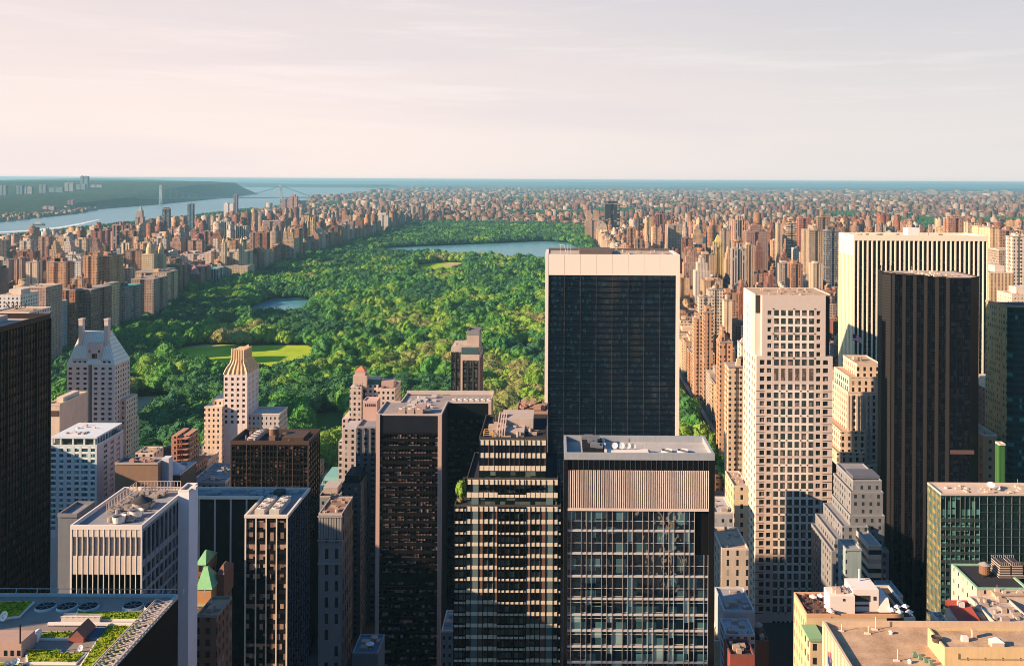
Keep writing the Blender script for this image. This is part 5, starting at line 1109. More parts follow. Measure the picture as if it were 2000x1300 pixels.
# right side cluster
T, x0, x1, y0, y1, z1 = block('stone_building', 'cream stone block with copper green eaves below the green glass block', 1908, 2010, 1148, 340, depth=22)
core(T, x0, x1, y0, y1, 0, z1, windowed((.60, .46, .36), 4.0, 4.6, .22, .35, seed=.6), DARKR, plain((.26, .44, .30)), None, 0, .7, .9)
mb = MB(); mb.box(x0 + 5.5, x1, y0 - 3.4, y0 - .02, 0, z1 - 1.2); mb.box(x0 + 5, x1, y0 - 3.8, y0 - .02, z1 - 1.2, z1 - .6, 1); link('bay', mb, [plain((.64, .50, .39)), TANR], T)
clutter(T, x0 + 6, x1 - 1, y0 - 3, y0 - .6, z1 - .6, 6, 71, plain((.55, .42, .34)), 1.0)
water_tank(xof(1927, 352), 352, z1 - .6, 2.0, 3.2, 'brown wooden tank with pale cap on the copper eaved stone block', 1.2)
for k in range(2):
    a = xof(1952 + 24*k, 352); T2 = thing('cooling_tower', ('left', 'right')[k] + ' open framed cooling tower on the copper eaved stone block', 'cooling tower', (a + 2, 353, z1), 'framed cooling towers')
    mb = MB(); mb.box(a, a + 4, 350, 357, z1 + .6, z1 + 4.4); mb.box(a - .4, a + 4.4, 349.8, 357.2, z1 - .4, z1 + .55); link('casing', mb, louvered((.50, .40, .32), (.07, .05, .045), .9, .4, True), T2)
    mb = MB()
    for q in range(6): mb.bar((a + q*.8, 349.8, z1 + 4.4), (a + q*.8, 349.8, z1 + 5.5), .1); mb.bar((a + q*.8, 357, z1 + 4.4), (a + q*.8, 357, z1 + 5.5), .1)
    mb.bar((a, 349.8, z1 + 5.5), (a + 4, 349.8, z1 + 5.5), .1); mb.bar((a, 357, z1 + 5.5), (a + 4, 357, z1 + 5.5), .1); mb.bar((a, 349.8, z1 + 5.5), (a, 357, z1 + 5.5), .1); link('railing', mb, STEEL, T2)
T, x0, x1, y0, y1, z1 = block('building_with_red_roof', 'low building with a sloping bright red roof at the lower right', 1874, 1914, 1214, 318, depth=11)
mb = MB(); mb.box(x0, x1, y0, y1, 0, z1); link('wall', mb, plain((.60, .50, .42)), T)
mb = MB(); mb.poly([(x0 - .4, y0 - .4, z1 + .1), (x1 + .4, y0 - .4, z1 + .1), (x1 + .4, y1, z1 + 2.6), (x0 - .4, y1, z1 + 2.6)]); mb.poly([(x0 - .4, y1, z1 + 2.6), (x1 + .4, y1, z1 + 2.6), (x1 + .4, y1, z1), (x0 - .4, y1, z1)]); link('roof', mb, plain((.42, .085, .055), .7, .25), T)
mb = MB(); mb.box(x0 + 3, x0 + 5, y0 + 7, y0 + 9, z1 + 1, z1 + 3.4); link('chimney', mb, WHITE, T)
T, x0, x1, y0, y1, z1 = simple('white cluttered roof between the red roof and the copper eaved block', 1898, 1938, 1212, 322, 14, plain((.62, .52, .44)), roofm=asphalt_roof((.62, .54, .46)), seed=72, cl=16)
T, x0, x1, y0, y1, z1 = simple('cream roof with long skylights at the lower right edge', 1942, 2020, 1214, 318, 20, plain((.64, .50, .40)), roofm=asphalt_roof((.52, .44, .36)), seed=73, cl=18)
T, x0, x1, y0, y1, z1 = simple('white roofed hut left of the red roof', 1838, 1858, 1218, 316, 9, plain((.45, .45, .45)), roofm=asphalt_roof((.5, .5, .5)), seed=74, cl=5)
HERO.append((1570, 2000, 1140, 1300))
# blocks between the glass tower and the grid tower
simple('cream corner block with a decorated cornice beside the park avenue', 1433, 1462, 948, 500, 26, windowed((.66, .50, .30), 4.6, 5, .32, .5, seed=.4), seed=81, pent=None)
T, x0, x1, y0, y1, z1 = simple('beige block with tall strip windows and a sunken lit roof', 1409, 1462, 1070, 420, 26, windowed((.50, .42, .33), 4.4, 4.6, .25, .62, seed=.5), seed=82)
T, x0, x1, y0, y1, z1 = simple('pale blank topped block with parapet clutter below the grid tower', 1414, 1474, 1192, 372, 22, plain((.40, .41, .42)), roofm=asphalt_roof((.30, .30, .31)), parm=plain((.5, .5, .5)), seed=83, cl=9)
T, x0, x1, y0, y1, z1 = simple('grey block with paired dark windows at the bottom beside the glass tower', 1418, 1475, 1238, 355, 13, windowed((.42, .43, .45), 2.8, 3.4, .5, .5, seed=.1), roofm=asphalt_roof((.4, .4, .42)), parm=plain((.46, .47, .48)), seed=84)
simple('red brick block at the bottom edge beside the glass tower', 1426, 1474, 1278, 335, 12, plain((.24, .07, .055)), roofm=DARKR, seed=85, parm=plain((.2, .08, .07)))
T, x0, x1, y0, y1, z1 = simple('brown brick tank house at the foot of the grid tower', 1471, 1502, 1250, 372, 14, plain((.18, .09, .065)), roofm=DARKR, parm=plain((.16, .10, .08)), seed=86, cl=3)
water_tank((x0+x1)/2 - .5, y0 + 6, z1 - .8, 2.2, 3.0, 'dark tank on the brown brick house at the foot of the grid tower', 1.4, plain((.08, .08, .09)))
simple('yellow ochre windowed strip building just right of the glass tower', 1394, 1410, 1110, 440, 20, windowed((.62, .36, .15), 3.6, 3.8, .4, .5), seed=87)
simple('cream narrow block low beside the dark pier of the glass tower', 1394, 1408, 1250, 380, 18, plain((.66, .50, .34)), seed=88, cl=3)
simple('grey low block below the park corner right of the glass tower', 1394, 1432, 1000, 470, 24, windowed((.36, .36, .36), 4, 4.4, .35, .4), roofm=asphalt_roof((.45, .42, .40)), seed=89)
# left middle ground
T, x0, x1, y0, y1, z1 = block('theater_building', 'plain brown box building with a white corner left of the construction frame', 224, 308, 903, 560, 892)
core(T, x0, x1, y0, y1, 0, z1, plain((.26, .17, .115), .85), asphalt_roof((.10, .12, .15)), plain((.42, .36, .32)))
mb = MB(); mb.box(x1 + .02, x1 + 4.4, y1 - 6, y1, 0, z1 + 1); link('corner_slab', mb, plain((.6, .6, .64)), T); clutter(T, x0 + 3, x1 - 3, y0 + 2, y1 - 2, z1 - 1, 10, 91, plain((.45, .28, .22)), 2)
T, x0, x1, y0, y1, z1 = block('building_under_construction', 'rust coloured building frame under construction before the park trees', 334, 366, 856, 620, depth=22)
RS = plain((.44, .22, .14)); r = random.Random(3)
for q in range(9):
    z = z1 - q * 3.6; mb = MB(); mb.box(x0 - (q > 5) * 2, x1 + (q > 4) * 6, y0 - (q > 4)*2, y1, z - .5, z); link('floor_slab', mb, RS, T)
mb = MB(); mb.box(x0, x0 + 4, y0 + .2, y1 - 1, 0, z1 + 1.5); mb.box(x0 + 6, x1 - 1, y0 + 5, y1 - .3, 0, z1 + .8); mb.box(x0 - 2, x1 + 5.6, y0 - 1.6, y1 - 1, 0, z1 - 19)
for k in range(9): q = x0 - 2 + (x1 - x0 + 7.6) * k / 8; mb.box(q, q + .7, y0 - 2, y0 - 1.4, 0, z1 - 19 + (k % 3)); 
link('wall', mb, windowed((.46, .23, .14), 3.2, 3.6, .5, .55, (.05, .02, .02)), T)
T = thing('construction_hoist', 'red lattice hoist standing beside the rust coloured frame', 'hoist', (xof(352, 612), 612, 0)); mb = MB(); X = xof(352, 612); Xb = xof(368, 612)
for s in (0, 1.5): mb.bar((X + s, 612, z1 + 3), (Xb + s, 611, 30), .3)
for k in range(26):
    f = k / 26; f2 = (k + 1) / 26; zA, zB = z1 + 3 + (30 - z1 - 3)*f, z1 + 3 + (30 - z1 - 3)*f2; mb.bar((X + (Xb-X)*f, 612, zA), (X + (Xb-X)*f2 + 1.5, 611.5, zB), .2)
link('mast', mb, plain((.55, .10, .06)), T)
T, x0, x1, y0, y1, z1 = simple('dark ribbed hall with a rounded white roof right of the brown box', 322, 352, 925, 575, 26, louvered((.10, .08, .08), (.03, .03, .03), 1.6, .5), roofm=asphalt_roof((.6, .6, .6)), cl=4, seed=92)
mb = MB(); mb.cyl((x0+x1)/2 - 3, y0 + 10, z1 - 1, z1 + 4.5, 8, 1.5, 18); link('roof_dome', mb, plain((.55, .56, .6)), T)
T, x0, x1, y0, y1, z1 = simple('low cream house with arched openings behind the brown box', 264, 300, 884, 640, 16, windowed((.50, .46, .42), 5, 9, .4, .5), cl=6, seed=93)
simple('low dark mechanical roof behind the white edged dark block', 372, 440, 940, 600, 40, windowed((.24, .26, .30), 4, 4, .4, .5), roofm=asphalt_roof((.22, .26, .30)), seed=94, cl=22)
simple('cream stepped annex at the foot of the golden crowned tower', 374, 402, 902, 690, 26, windowed((.62, .46, .34), 3.6, 4, .4, .45), seed=95)
COPG = plain((.24, .52, .26), .7, .3)
# copper pyramid building at the bottom left
Y0 = 330; T, x0, x1, y0, y1, z1 = block('brick_building', 'brown brick building with a green copper pyramid roof squeezed behind the white slab', 384, 422, 1184, Y0, depth=16)
BK = windowed((.19, .115, .08), 3.6, 4.0, .42, .55, seed=.3)
mb = MB(); mb.box(x0, x1, y0, y1, 0, z1); link('wall', mb, BK, T)
mb = MB(); mb.box(x0 - .3, x1 + .3, y0 - .3, y1 + .3, z1 + .01, z1 + .6); link('cornice', mb, plain((.35, .38, .28)), T)
mb = MB(); mb.box(x0, x1 - 2, y0 + .6, y0 + 10, z1 + .6, z1 + 6); link('upper_wall', mb, plain((.52, .28, .13)), T)
mb = MB(); zt_ = zof(1113, Y0 + 4); mb.frus((x0 - .5, x1 - 1.5, y0 + .2, y0 + 10.4), z1 + 6.01, (x0 + .5, x0 + 2.0, y0 + 5, y0 + 6), zt_); link('roof', mb, COPG, T)
mb = MB(); mb.box(x1 - 2.2, x1 + .6, y0 + 6, y1, z1 + .6, z1 + 9); mb.frus((x1 - 2.4, x1 + .8, y0 + 5.8, y1), z1 + 9, (x1 - 1, x1 - .6, y0 + 9, y0 + 12), z1 + 11.5); link('turret', mb, plain((.26, .12, .08)), T)
T, x0, x1, y0, y1, z1 = block('brick_building', 'taller brick gable with a pointed copper cap behind the copper pyramid roof', 384, 401, 1092, 352, depth=12)
mb = MB(); mb.box(x0, x1, y0, y1, 0, z1 - 2); link('wall', mb, BK, T); mb = MB(); mb.frus((x0 - .4, x1 + .4, y0 - .4, y1), z1 - 2, (x1 - 1.4, x1 - .8, y0 + 3, y0 + 4), z1 + 2.2); link('roof', mb, COPG, T)
simple('brown masonry block at the bottom beside the dark L shaped block', 384, 425, 1200, 312, 14, BK, seed=96, parm=plain((.3, .25, .2)), cl=4)
# centre canyon
T, x0, x1, y0, y1, z1 = simple('classical pale stone block with deep arched windows between two dark towers', 622, 668, 1002, 480, 26, windowed((.27, .26, .26), 5.2, 8.5, .34, .62, seed=.5), roofm=REDR, parm=plain((.46, .42, .40)), seed=101, cl=12)  # wall colour lowered to stand in for shade
for k in range(9): q = x0 + (x1-x0)*(k + .5)/9; mb = MB(); mb.box(q - .5, q + .5, y0 - .5, y0 - .02, z1 - 13, z1 - 1.2); link('pilaster', mb, plain((.32, .31, .30)), T)
for q in (1.2, 13.6, 26): mb = MB(); mb.box(x0 - .3, x1 + .3, y0 - .9, y0 - .03, z1 - q - .6, z1 - q); link('cornice', mb, plain((.32, .31, .30)), T)
T, x0, x1, y0, y1, z1 = block('mansard_building', 'old building with a green copper mansard roof and rows of dormers', 622, 668, 960, 640, depth=30)
mb = MB(); mb.box(x0, x1, y0, y1, 0, z1); link('wall', mb, windowed((.34, .33, .33), 3.4, 3.6, .4, .5), T)
mb = MB(); mb.frus((x0 - .3, x1 + .3, y0 - .3, y1), z1 + .01, (x0 + 3, x1 - 3, y0 + 4, y1 - 3), z1 + 9); link('roof', mb, plain((.20, .42, .38), .7, .15), T)
mb = MB()
for rr_ in range(2):
    for k in range(5): q = x0 + 2 + (x1-x0-4)*(k+.5)/5; mb.box(q - .7, q + .7, y0 + .2 + rr_*1.8, y0 + 3 + rr_*1.8, z1 + 1 + rr_*4, z1 + 3 + rr_*4)
link('dormer', mb, plain((.16, .22, .22)), T)
simple('dark roofed annex between the mansard and the classical stone block', 622, 662, 968, 560, 26, windowed((.22, .25, .27), 4, 4, .4, .5), roofm=DARKR, seed=103, pent=(.1, .8, 3), parm=plain((.42, .36, .33)))
simple('light stone block with a bulging lit cornice behind the classical block', 630, 664, 990, 520, 20, windowed((.46, .38, .34), 4, 4, .4, .5), roofm=DARKR, seed=104, parm=plain((.52, .44, .40)))
T, x0, x1, y0, y1, z1 = simple('low blue lit building with horizontal bands in the dark street canyon', 669, 738, 1122, 560, 30, windowed((.12, .22, .28), 80, 5.0, 1.0, .42, (.02, .03, .04)), roofm=DARKR, parm=plain((.22, .36, .44)), seed=105, cl=12)
T, x0, x1, y0, y1, z1 = simple('small terrace building with a round table parasol at the street bottom', 688, 738, 1273, 400, 16, plain((.14, .19, .23)), roofm=asphalt_roof((.12, .17, .22)), parm=plain((.2, .28, .33)), seed=107, cl=8)
parasol(xof(719, 396), y0 + 5, z1 - .8, 2.0, 'large pale round parasol at the bottom of the street canyon', (.55, .68, .75), group=None)
T, x0, x1, y0, y1, z1 = simple('small dark building wedged right of the pink pillared tower', 862, 892, 1230, 420, 20, windowed((.18, .24, .26), 2.6, 4, .4, .4), roofm=asphalt_roof((.2, .27, .3)), seed=108, cl=5)

# ---------------- unseen towers added off frame to shade parts of the view ----------------
def unseen_tower(label, x0, x1, y0, y1, z):
    T = thing('office_tower', label, 'building', ((x0+x1)/2, (y0+y1)/2, 0)); mb = MB(); mb.box(x0, x1, y0, y1, 0, z); link('wall', mb, windowed((.42, .37, .32), 3.2, 3.9, .5, .55), T)
    mb = MB(); mb.box(x0 + 6, x1 - 6, y0 + 5, y1 - 5, z, z + 5); link('penthouse', mb, CONC, T)
unseen_tower('unseen tower added to shade the near planted roof from the west', -290, -205, 123, 152, 238)
unseen_tower('unseen slab added to shade the foot of the pink pillared tower', -420, -330, 368, 425, 165)
unseen_tower('unseen slab added to shade the teal windowed hotel', -440, -385, 490, 540, 126)

for lb, a in (('limestone slab directly under the viewpoint', (-16, 14, -92, -6, 257)), ('tower added just behind the viewpoint to the east for reflections', (30, 47, -78, -42, 128)),
              ('block added behind the viewpoint to the west for reflections', (-70, -28, -120, -60, 150)), ('broad tower added farther behind the viewpoint for reflections', (74, 128, -160, -95, 205)), ('tower added well behind the viewpoint for reflections', (20, 66, -330, -250, 190))): unseen_tower(lb, *a)  # those behind the viewpoint are added for the glass tower to reflect
# ---------------- far landmarks, each by its place in the view ----------------
def BM(c, bay=4.2, fl=4.2, wf=.42, hf=.5, s=0.0): return windowed(c, bay, fl, wf, hf, seed=s)
def tower(label, px0, px1, pyt, pyb, Y=None, wall=(.4, .28, .2), bay=4.5, fl=4.5, wf=.42, hf=.5, depth=None, tops=(), win=(.03, .03, .035), name='apartment_tower', cap=None, roof=None, group=None, z0=0):
    """pyb: picture row where its foot would meet the ground, gives its distance"""
    if Y is None: Y = ground((px0+px1)/2, pyb)[1]
    x0, z1 = at(px0, pyt, Y); x1 = at(px1, pyt, Y)[0]; depth = depth or max(18, (x1 - x0) * .7)
    T = thing(name, label, 'building', ((x0+x1)/2, Y + depth/2, 0), group)
    mb = MB(); rc = min(4, (x1 - x0) * .12); ya_, yb_ = Y + depth*.36, Y + depth*.64; e_ = x1 < 0; w3_ = (x1 - x0)
    mb.box(x0, x0 + w3_*.4, Y, Y + depth*.3, z0, z1); mb.box(x0 + w3_*.4, x1 - w3_*.4, Y + min(3, w3_*.1), Y + depth*.3, z0, z1 - .01); mb.box(x1 - w3_*.4, x1, Y, Y + depth*.3, z0, z1)
    mb.box(x0, x1, Y + depth*.3, ya_, z0, z1); mb.box(x0 + (0 if e_ else rc), x1 - (rc if e_ else 0), ya_, yb_, z0, z1); mb.box(x0, x1, yb_, Y + depth, z0, z1)
    for (a, b, t_) in tops:
        mb.box(at(a, t_, Y)[0], at(b, t_, Y)[0], Y + depth*.15 + .3, Y + depth*.8, z1, at(a, t_, Y)[1])
    link('wall', mb, windowed(wall, bay, fl, wf, hf, win, seed=round(random.Random(label).random(), 2)), T)
    mb = MB(); mb.box(x0 - .4, x1 + .4, Y - .4, Y + depth + .4, z1 - .6, z1 + .5)
    link('roof', mb, asphalt_roof(roof or (.34, .28, .25)), T)
    rr_ = random.Random(label); w_ = x1 - x0
    for q in range(4 if Y < 3300 else 2):
        a_ = x0 + w_ * rr_.uniform(.05, .7); b_ = Y + depth * rr_.uniform(.05, .6); s_ = w_ * rr_.uniform(.08, .24); mb = MB()
        if q == 3: mb.cyl(a_ + 2.5, b_ + 2.5, z1 + 2.5, z1 + 6.5, 2.3, 2.2, 10); mb.cyl(a_ + 2.5, b_ + 2.5, z1 + 6.5, z1 + 8, 2.4, .1, 10); mb.cyl(a_ + 2.5, b_ + 2.5, z1 + .4, z1 + 2.5, 1.2, 1.2, 6)
        else: mb.box(a_, a_ + s_, b_, min(Y + depth, b_ + s_), z1 + .4, z1 + rr_.uniform(2.5, 6.5))
        link('water_tank' if q == 3 else 'penthouse', mb, plain((.14, .08, .05)) if q == 3 else plain(wall), T)
    if cap:
        a, b, t0, t1, c = cap; xa, xb = at(a, t0, Y)[0], at(b, t0, Y)[0]; za, zb = at(a, t0, Y)[1], at(a, t1, Y)[1]; yc = Y + depth/2; rr = (xb - xa)/2
        mb = MB(); mb.frus((xa, xb, yc - rr, yc + rr), za - 1, ((xa+xb)/2 - rr*.12, (xa+xb)/2 + rr*.12, yc - rr*.12, yc + rr*.12), zb); link('spire', mb, plain(c), T)
    return T
B1, B2, B3, B4, B5, B6 = (.46, .25, .14), (.30, .13, .08), (.58, .39, .23), (.50, .42, .34), (.20, .10, .07), (.66, .52, .36)
L = [
 ('twin topped tan slab facing the park at its near west corner', 161, 190, 500, 0, 1480, B1, dict(tops=((163, 174, 494), (178, 189, 494)))),
 ('darker twin of the tan slab immediately to its right', 196, 216, 500, 0, 1500, B1, dict(tops=((198, 208, 495),), depth=44)),
 ('brown art deco block with stepped crown left of the twin tan slabs', 91, 128, 512, 0, 1560, B1, dict(tops=((98, 121, 504), (104, 116, 496)))),
 ('square cream block with dark side at the left below the river', 50, 72, 512, 0, 1650, B6, {}),
 ('light tall slab with white end wall behind the art deco block', 128, 158, 497, 0, 1750, (.56, .52, .46), dict(bay=3.2)),
 ('small red brown block in front of the twin tan slabs', 117, 147, 566, 0, 1290, B2, dict(bay=3.5)),
 ('dark brown broad apartment block on the park edge', 146, 178, 566, 0, 1300, B5, dict(depth=60)),
 ('cream windowed block with a dark side below the twin slabs', 176, 190, 560, 0, 1380, B3, dict(depth=70)),
 ('low orange brick block with rooftop house by the park edge', 138, 160, 545, 0, 1420, B1, {}),
 ('yellow brick apartment block right of the twin slabs', 214, 236, 522, 0, 1700, B3, {}),
 ('pale brick apartment block with white tank right of the yellow block', 237, 256, 524, 0, 1720, (.50, .38, .30), {}),
 ('green edged low apartment block facing the park', 220, 244, 562, 0, 1520, (.26, .20, .18), dict(roof=(.12, .34, .28), depth=60)),
 ('brown apartment block with sunlit end bay along the park', 256, 300, 545, 0, 1640, (.34, .24, .18), dict(depth=60)),
 ('long cream block stepping down in front of the twin towered house', 256, 326, 532, 0, 1760, B3, dict(depth=50)),
 ('white gridded slab tower left of the yellow brick block', 128, 158, 510, 0, 1640, (.54, .52, .48), {}),
 ('striped red brick round cornered tower above the western roofs', 180, 198, 452, 0, 2500, (.32, .12, .09), dict(tops=((182, 195, 446), (184, 192, 440)))),
 ('dark red tower behind the striped red brick tower', 198, 210, 449, 0, 2620, (.22, .09, .08), {}),
 ('red and white striped slab below the river bend', 219, 245, 440, 0, 2700, (.36, .20, .17), dict(tops=((229, 239, 433),), bay=9, wf=.6, hf=1.0)),
 ('tall masonry tower with a domed lantern top near the river', 264, 279, 424, 0, 3600, (.40, .28, .22), dict(tops=((266, 277, 412),), cap=(268, 276, 412, 402, (.30, .36, .32)))),
 ('dark rounded glass tower near the river', 317, 330, 408, 0, 3900, (.10, .12, .14), dict(bay=6, wf=.7, tops=((318, 328, 405),))),
 ('slim blue glass tower left of the white slab', 366, 377, 398, 0, 4100, (.10, .17, .22), dict(bay=6, wf=.7)),
 ('square brown brick tower with a dark east side above the twin towers', 247, 262, 452, 0, 2900, B1, {}),
 ('bright cream striped slab between the brown towers', 235, 252, 474, 0, 2250, B6, dict(bay=8, hf=.9)),
 ('cream brick tower with dark windows left of the twin spires', 262, 280, 476, 0, 2150, B3, {}),
 ('pinkish brick tower right of the twin spires', 329, 346, 446, 0, 3000, (.46, .26, .22), {}),
 ('russet brick pair of towers left of the white blocks', 373, 400, 452, 0, 2900, (.34, .15, .12), dict(tops=((375, 384, 447),))),
 ('light striped concrete slab tower', 426, 452, 433, 0, 3200, (.46, .46, .40), dict(bay=7, hf=1.0, tops=((431, 445, 429),))),
 ('second striped concrete slab beside the first', 460, 482, 441, 0, 3100, (.50, .44, .34), dict(bay=7, hf=.9)),
 ('long pale apartment house behind the museum roofs', 355, 412, 496, 0, 2350, (.56, .44, .36), dict(bay=3.6, tops=((360, 366, 492), (402, 410, 491)))),
 ('cream apartment house with tower bays right of the long pale one', 412, 428, 486, 0, 2380, (.52, .44, .36), dict(tops=((415, 425, 466),))),
 ('big square cream building with twin turrets facing the park', 429, 476, 492, 0, 2300, (.58, .48, .34), dict(depth=70, bay=3.8)),
 ('bright white mass of a church nave beside a dark spire near the river', 437, 458, 397, 0, 5600, (.66, .60, .54), dict(wf=.1)),
 ('dark slender church tower near the river', 456, 463, 381, 0, 5600, (.20, .17, .20), dict(cap=(457, 462, 382, 378, (.2, .17, .2)), depth=24, wf=.1)),
 ('yellow lit double stepped tower along the park edge', 594, 614, 432, 0, 3300, (.58, .42, .22), dict(tops=((596, 603, 421), (605, 611, 424)), bay=8, hf=1.0)),
 ('pair of brown slabs with pale ends left of the yellow stepped tower', 514, 548, 432, 0, 3300, (.34, .22, .17), dict(depth=60)),
 ('pink slim tower with antenna near the bridge', 566, 580, 384, 0, 5200, (.44, .28, .24), dict(tops=((570, 576, 380),))),
 ('brown slab beside the pink slim tower', 552, 566, 389, 0, 5300, (.36, .24, .22), {}),
 ('stepped brown tower ending the western row', 665, 690, 432, 0, 3700, (.36, .24, .18), dict(tops=((672, 685, 422),))),
 ('white rounded tower at the northwest corner of the park', 739, 758, 420, 0, 4300, (.66, .58, .48), dict(tops=((741, 753, 416),))),
 ('black slab tower in front of the eastern skyline', 1182, 1211, 398, 0, 3850, (.03, .03, .035), dict(bay=12, wf=.85, hf=1.0, tops=((1186, 1205, 393),))),
 ('russet tower at the eastern skyline with vertical stripes', 1282, 1302, 418, 0, 3000, (.30, .10, .07), dict(bay=6, hf=1.0, tops=((1286, 1294, 411),))),
 ('dark slab glued to the russet striped tower', 1303, 1316, 440, 0, 3000, (.10, .06, .06), {}),
 ('bright cream narrow slab left of the russet striped tower', 1262, 1272, 424, 0, 3050, (.62, .48, .28), dict(bay=6, hf=1.0, depth=40)),
 ('brown brick tower pair before the black slab', 1143, 1176, 430, 0, 3900, (.42, .28, .20), dict(tops=((1146, 1154, 412), (1159, 1170, 411)))),
 ('orange brick tower standing behind the travertine slab', 1276, 1290, 444, 0, 2500, (.50, .30, .18), {}),
 ('tan tower with a dark side and flat crown beyond the travertine slab', 1305, 1332, 440, 0, 2700, (.40, .30, .20), dict(depth=70)),
 ('yellow brick tower with a small green gold pyramid top', 1392, 1413, 482, 0, 1900, (.56, .42, .18), dict(tops=((1394, 1411, 472),), cap=(1397, 1410, 472, 458, (.50, .42, .16)), bay=5, hf=.8)),
 ('tall russet and cream striped tower over the eastern roofs', 1434, 1460, 430, 0, 2300, (.50, .30, .20), dict(bay=6, hf=1.0, tops=((1441, 1453, 422),), depth=40)),
 ('square tan brick block with dark side left of the striped tower', 1408, 1426, 450, 0, 2400, (.46, .34, .24), {}),
 ('white striped dark office block over the eastern roofs', 1430, 1458, 486, 0, 1750, (.44, .38, .34), dict(bay=5, wf=.5, hf=1.0, tops=((1441, 1452, 476),))),
 ('brown terraced apartment tower behind the grid tower', 1458, 1500, 452, 0, 2200, (.30, .18, .14), dict(tops=((1466, 1490, 440),))),
 ('cream grid apartment block left of the grid tower', 1365, 1394, 580, 0, 1250, (.60, .50, .38), dict(bay=4, wf=.5, hf=.6)),
 ('taller cream grid apartment block beside the lower one', 1384, 1414, 566, 0, 1285, (.64, .54, .40), dict(bay=3.6, wf=.5, hf=.6)),
 ('blank white sided block on the right of the cream grid pair', 1414, 1430, 586, 0, 1240, (.66, .52, .36), dict(wf=.0)),
 ('brown deco tower stepping up beside the park avenue', 1376, 1393, 610, 0, 1060, (.46, .26, .15), dict(tops=((1379, 1389, 600),))),
 ('stepped orange brick tower nearer the avenue', 1356, 1372, 622, 0, 1080, (.50, .32, .20), dict(tops=((1359, 1367, 612),))),
 ('russet hotel with steep pyramid roof and chimney on the park avenue', 1406, 1431, 668, 0, 850, (.46, .26, .15), dict(cap=(1404, 1428, 668, 642, (.42, .20, .11)), bay=4, tops=((1411, 1417, 640),))),
 ('white mansard house right of the russet pyramid hotel', 1448, 1462, 672, 0, 830, (.56, .50, .44), dict(cap=(1447, 1462, 672, 662, (.40, .36, .34)))),
 ('white topped cream club building close to the grid tower', 1423, 1458, 716, 0, 760, (.62, .48, .34), dict(bay=4.4, tops=())),
 ('dark striped slab on the skyline behind the wide pier tower', 1598, 1622, 424, 0, 2400, (.26, .17, .12), dict(tops=((1604, 1618, 421),))),
 ('brown twin slabs at the left shoulder of the wide pier tower', 1580, 1612, 450, 0, 1900, (.34, .26, .18), dict(tops=((1590, 1596, 441),), depth=60)),
 ('dark glass slab with yellow edge at the left shoulder of the pier tower', 1614, 1642, 450, 0, 1880, (.16, .17, .18), dict(bay=3, wf=.7, tops=((1617, 1628, 442),))),
 ('red brick slab tower among the eastern towers', 1560, 1584, 426, 0, 2500, (.34, .14, .10), {}),
 ('balconied tan tower left of the red brick slab', 1538, 1556, 436, 0, 2350, (.48, .34, .22), dict(bay=60, wf=1.0, hf=.5, tops=((1541, 1550, 428),))),
 ('slim cream tower among the eastern towers', 1518, 1528, 436, 0, 2300, (.54, .40, .28), {}),
 ('brown tower with a reddish top to the right of the pier tower', 1852, 1888, 426, 0, 1900, (.36, .20, .14), dict(tops=((1862, 1876, 421),))),
 ('cream slab tower right of the brown reddish tower', 1890, 1912, 434, 0, 1850, (.56, .40, .26), {}),
 ('russet twin slabs near the right edge skyline', 1908, 1932, 440, 0, 1950, (.34, .18, .13), {}),
 ('tall cream slab in full sun right of the pier tower', 1934, 1950, 444, 0, 1350, (.62, .44, .26), dict(depth=60, wf=.15)),
 ('brown tower at the right edge skyline', 1952, 1985, 450, 0, 1500, (.36, .22, .15), {}),
 ('white roofed block with tank at the right edge', 1978, 2005, 462, 0, 1150, (.60, .50, .40), dict(tops=((1985, 2005, 456),))),
]
for lb, a, b, t_, _, Y, c, kw in L: tower(lb, a, b, t_, 0, Y, c, **kw)
# twin spired house and its look-alike, and the turreted one
def twin(label, px0, px1, pyb, Y, towers, wall, depth=50):
    x0, z1 = at(px0, pyb, Y); x1 = at(px1, pyb, Y)[0]
    T = thing('apartment_house', label, 'building', ((x0+x1)/2, Y + depth/2, 0)); m = windowed(wall, 3.8, 4.0, .42, .55, seed=.2)
    mb = MB(); mb.box(x0, x1, Y, Y + depth, 0, z1); link('wall', mb, m, T); mb = MB(); mb.box(x0 - .4, x1 + .4, Y - .4, Y + depth + .4, z1, z1 + .8); link('roof', mb, TANR, T)
    for (a, b, t0, t1, dy) in towers:
        Yt = Y + dy; xa, xb = at(a, t0, Yt)[0], at(b, t0, Yt)[0]; zt0, zt1 = at(a, t0, Yt)[1], at(a, t1, Yt)[1]; w_ = xb - xa
        mb = MB(); mb.box(xa, xb, Yt, Yt + w_, z1, zt0); tw = link('tower', mb, m, T)
        mb = MB(); cx_, cy_ = (xa+xb)/2, Yt + w_/2; mb.cyl(cx_, cy_, zt0, zt0 + (zt1-zt0)*.4, w_*.36, w_*.34, 12); mb.cyl(cx_, cy_, zt0 + (zt1-zt0)*.4, zt0 + (zt1-zt0)*.62, w_*.28, w_*.2, 12); mb.cyl(cx_, cy_, zt0 + (zt1-zt0)*.62, zt1, w_*.08, .1, 8); link('lantern', mb, plain((.52, .38, .24)), tw)
twin('twin spired yellow apartment house on the west edge of the park', 277, 322, 528, 1850, [(277, 300, 496, 464, 0), (304, 319, 496, 462, 22)], (.54, .42, .26))
twin('long apartment house with two round topped turrets beside the museum', 428, 484, 520, 2240, [(431, 440, 474, 461, 4), (466, 475, 474, 460, 22)], (.50, .40, .28))
twin('twin peaked apartment house farther up the west edge of the park', 552, 574, 466, 2750, [(553, 560, 452, 440, 0), (565, 572, 454, 442, 20)], (.46, .32, .20))
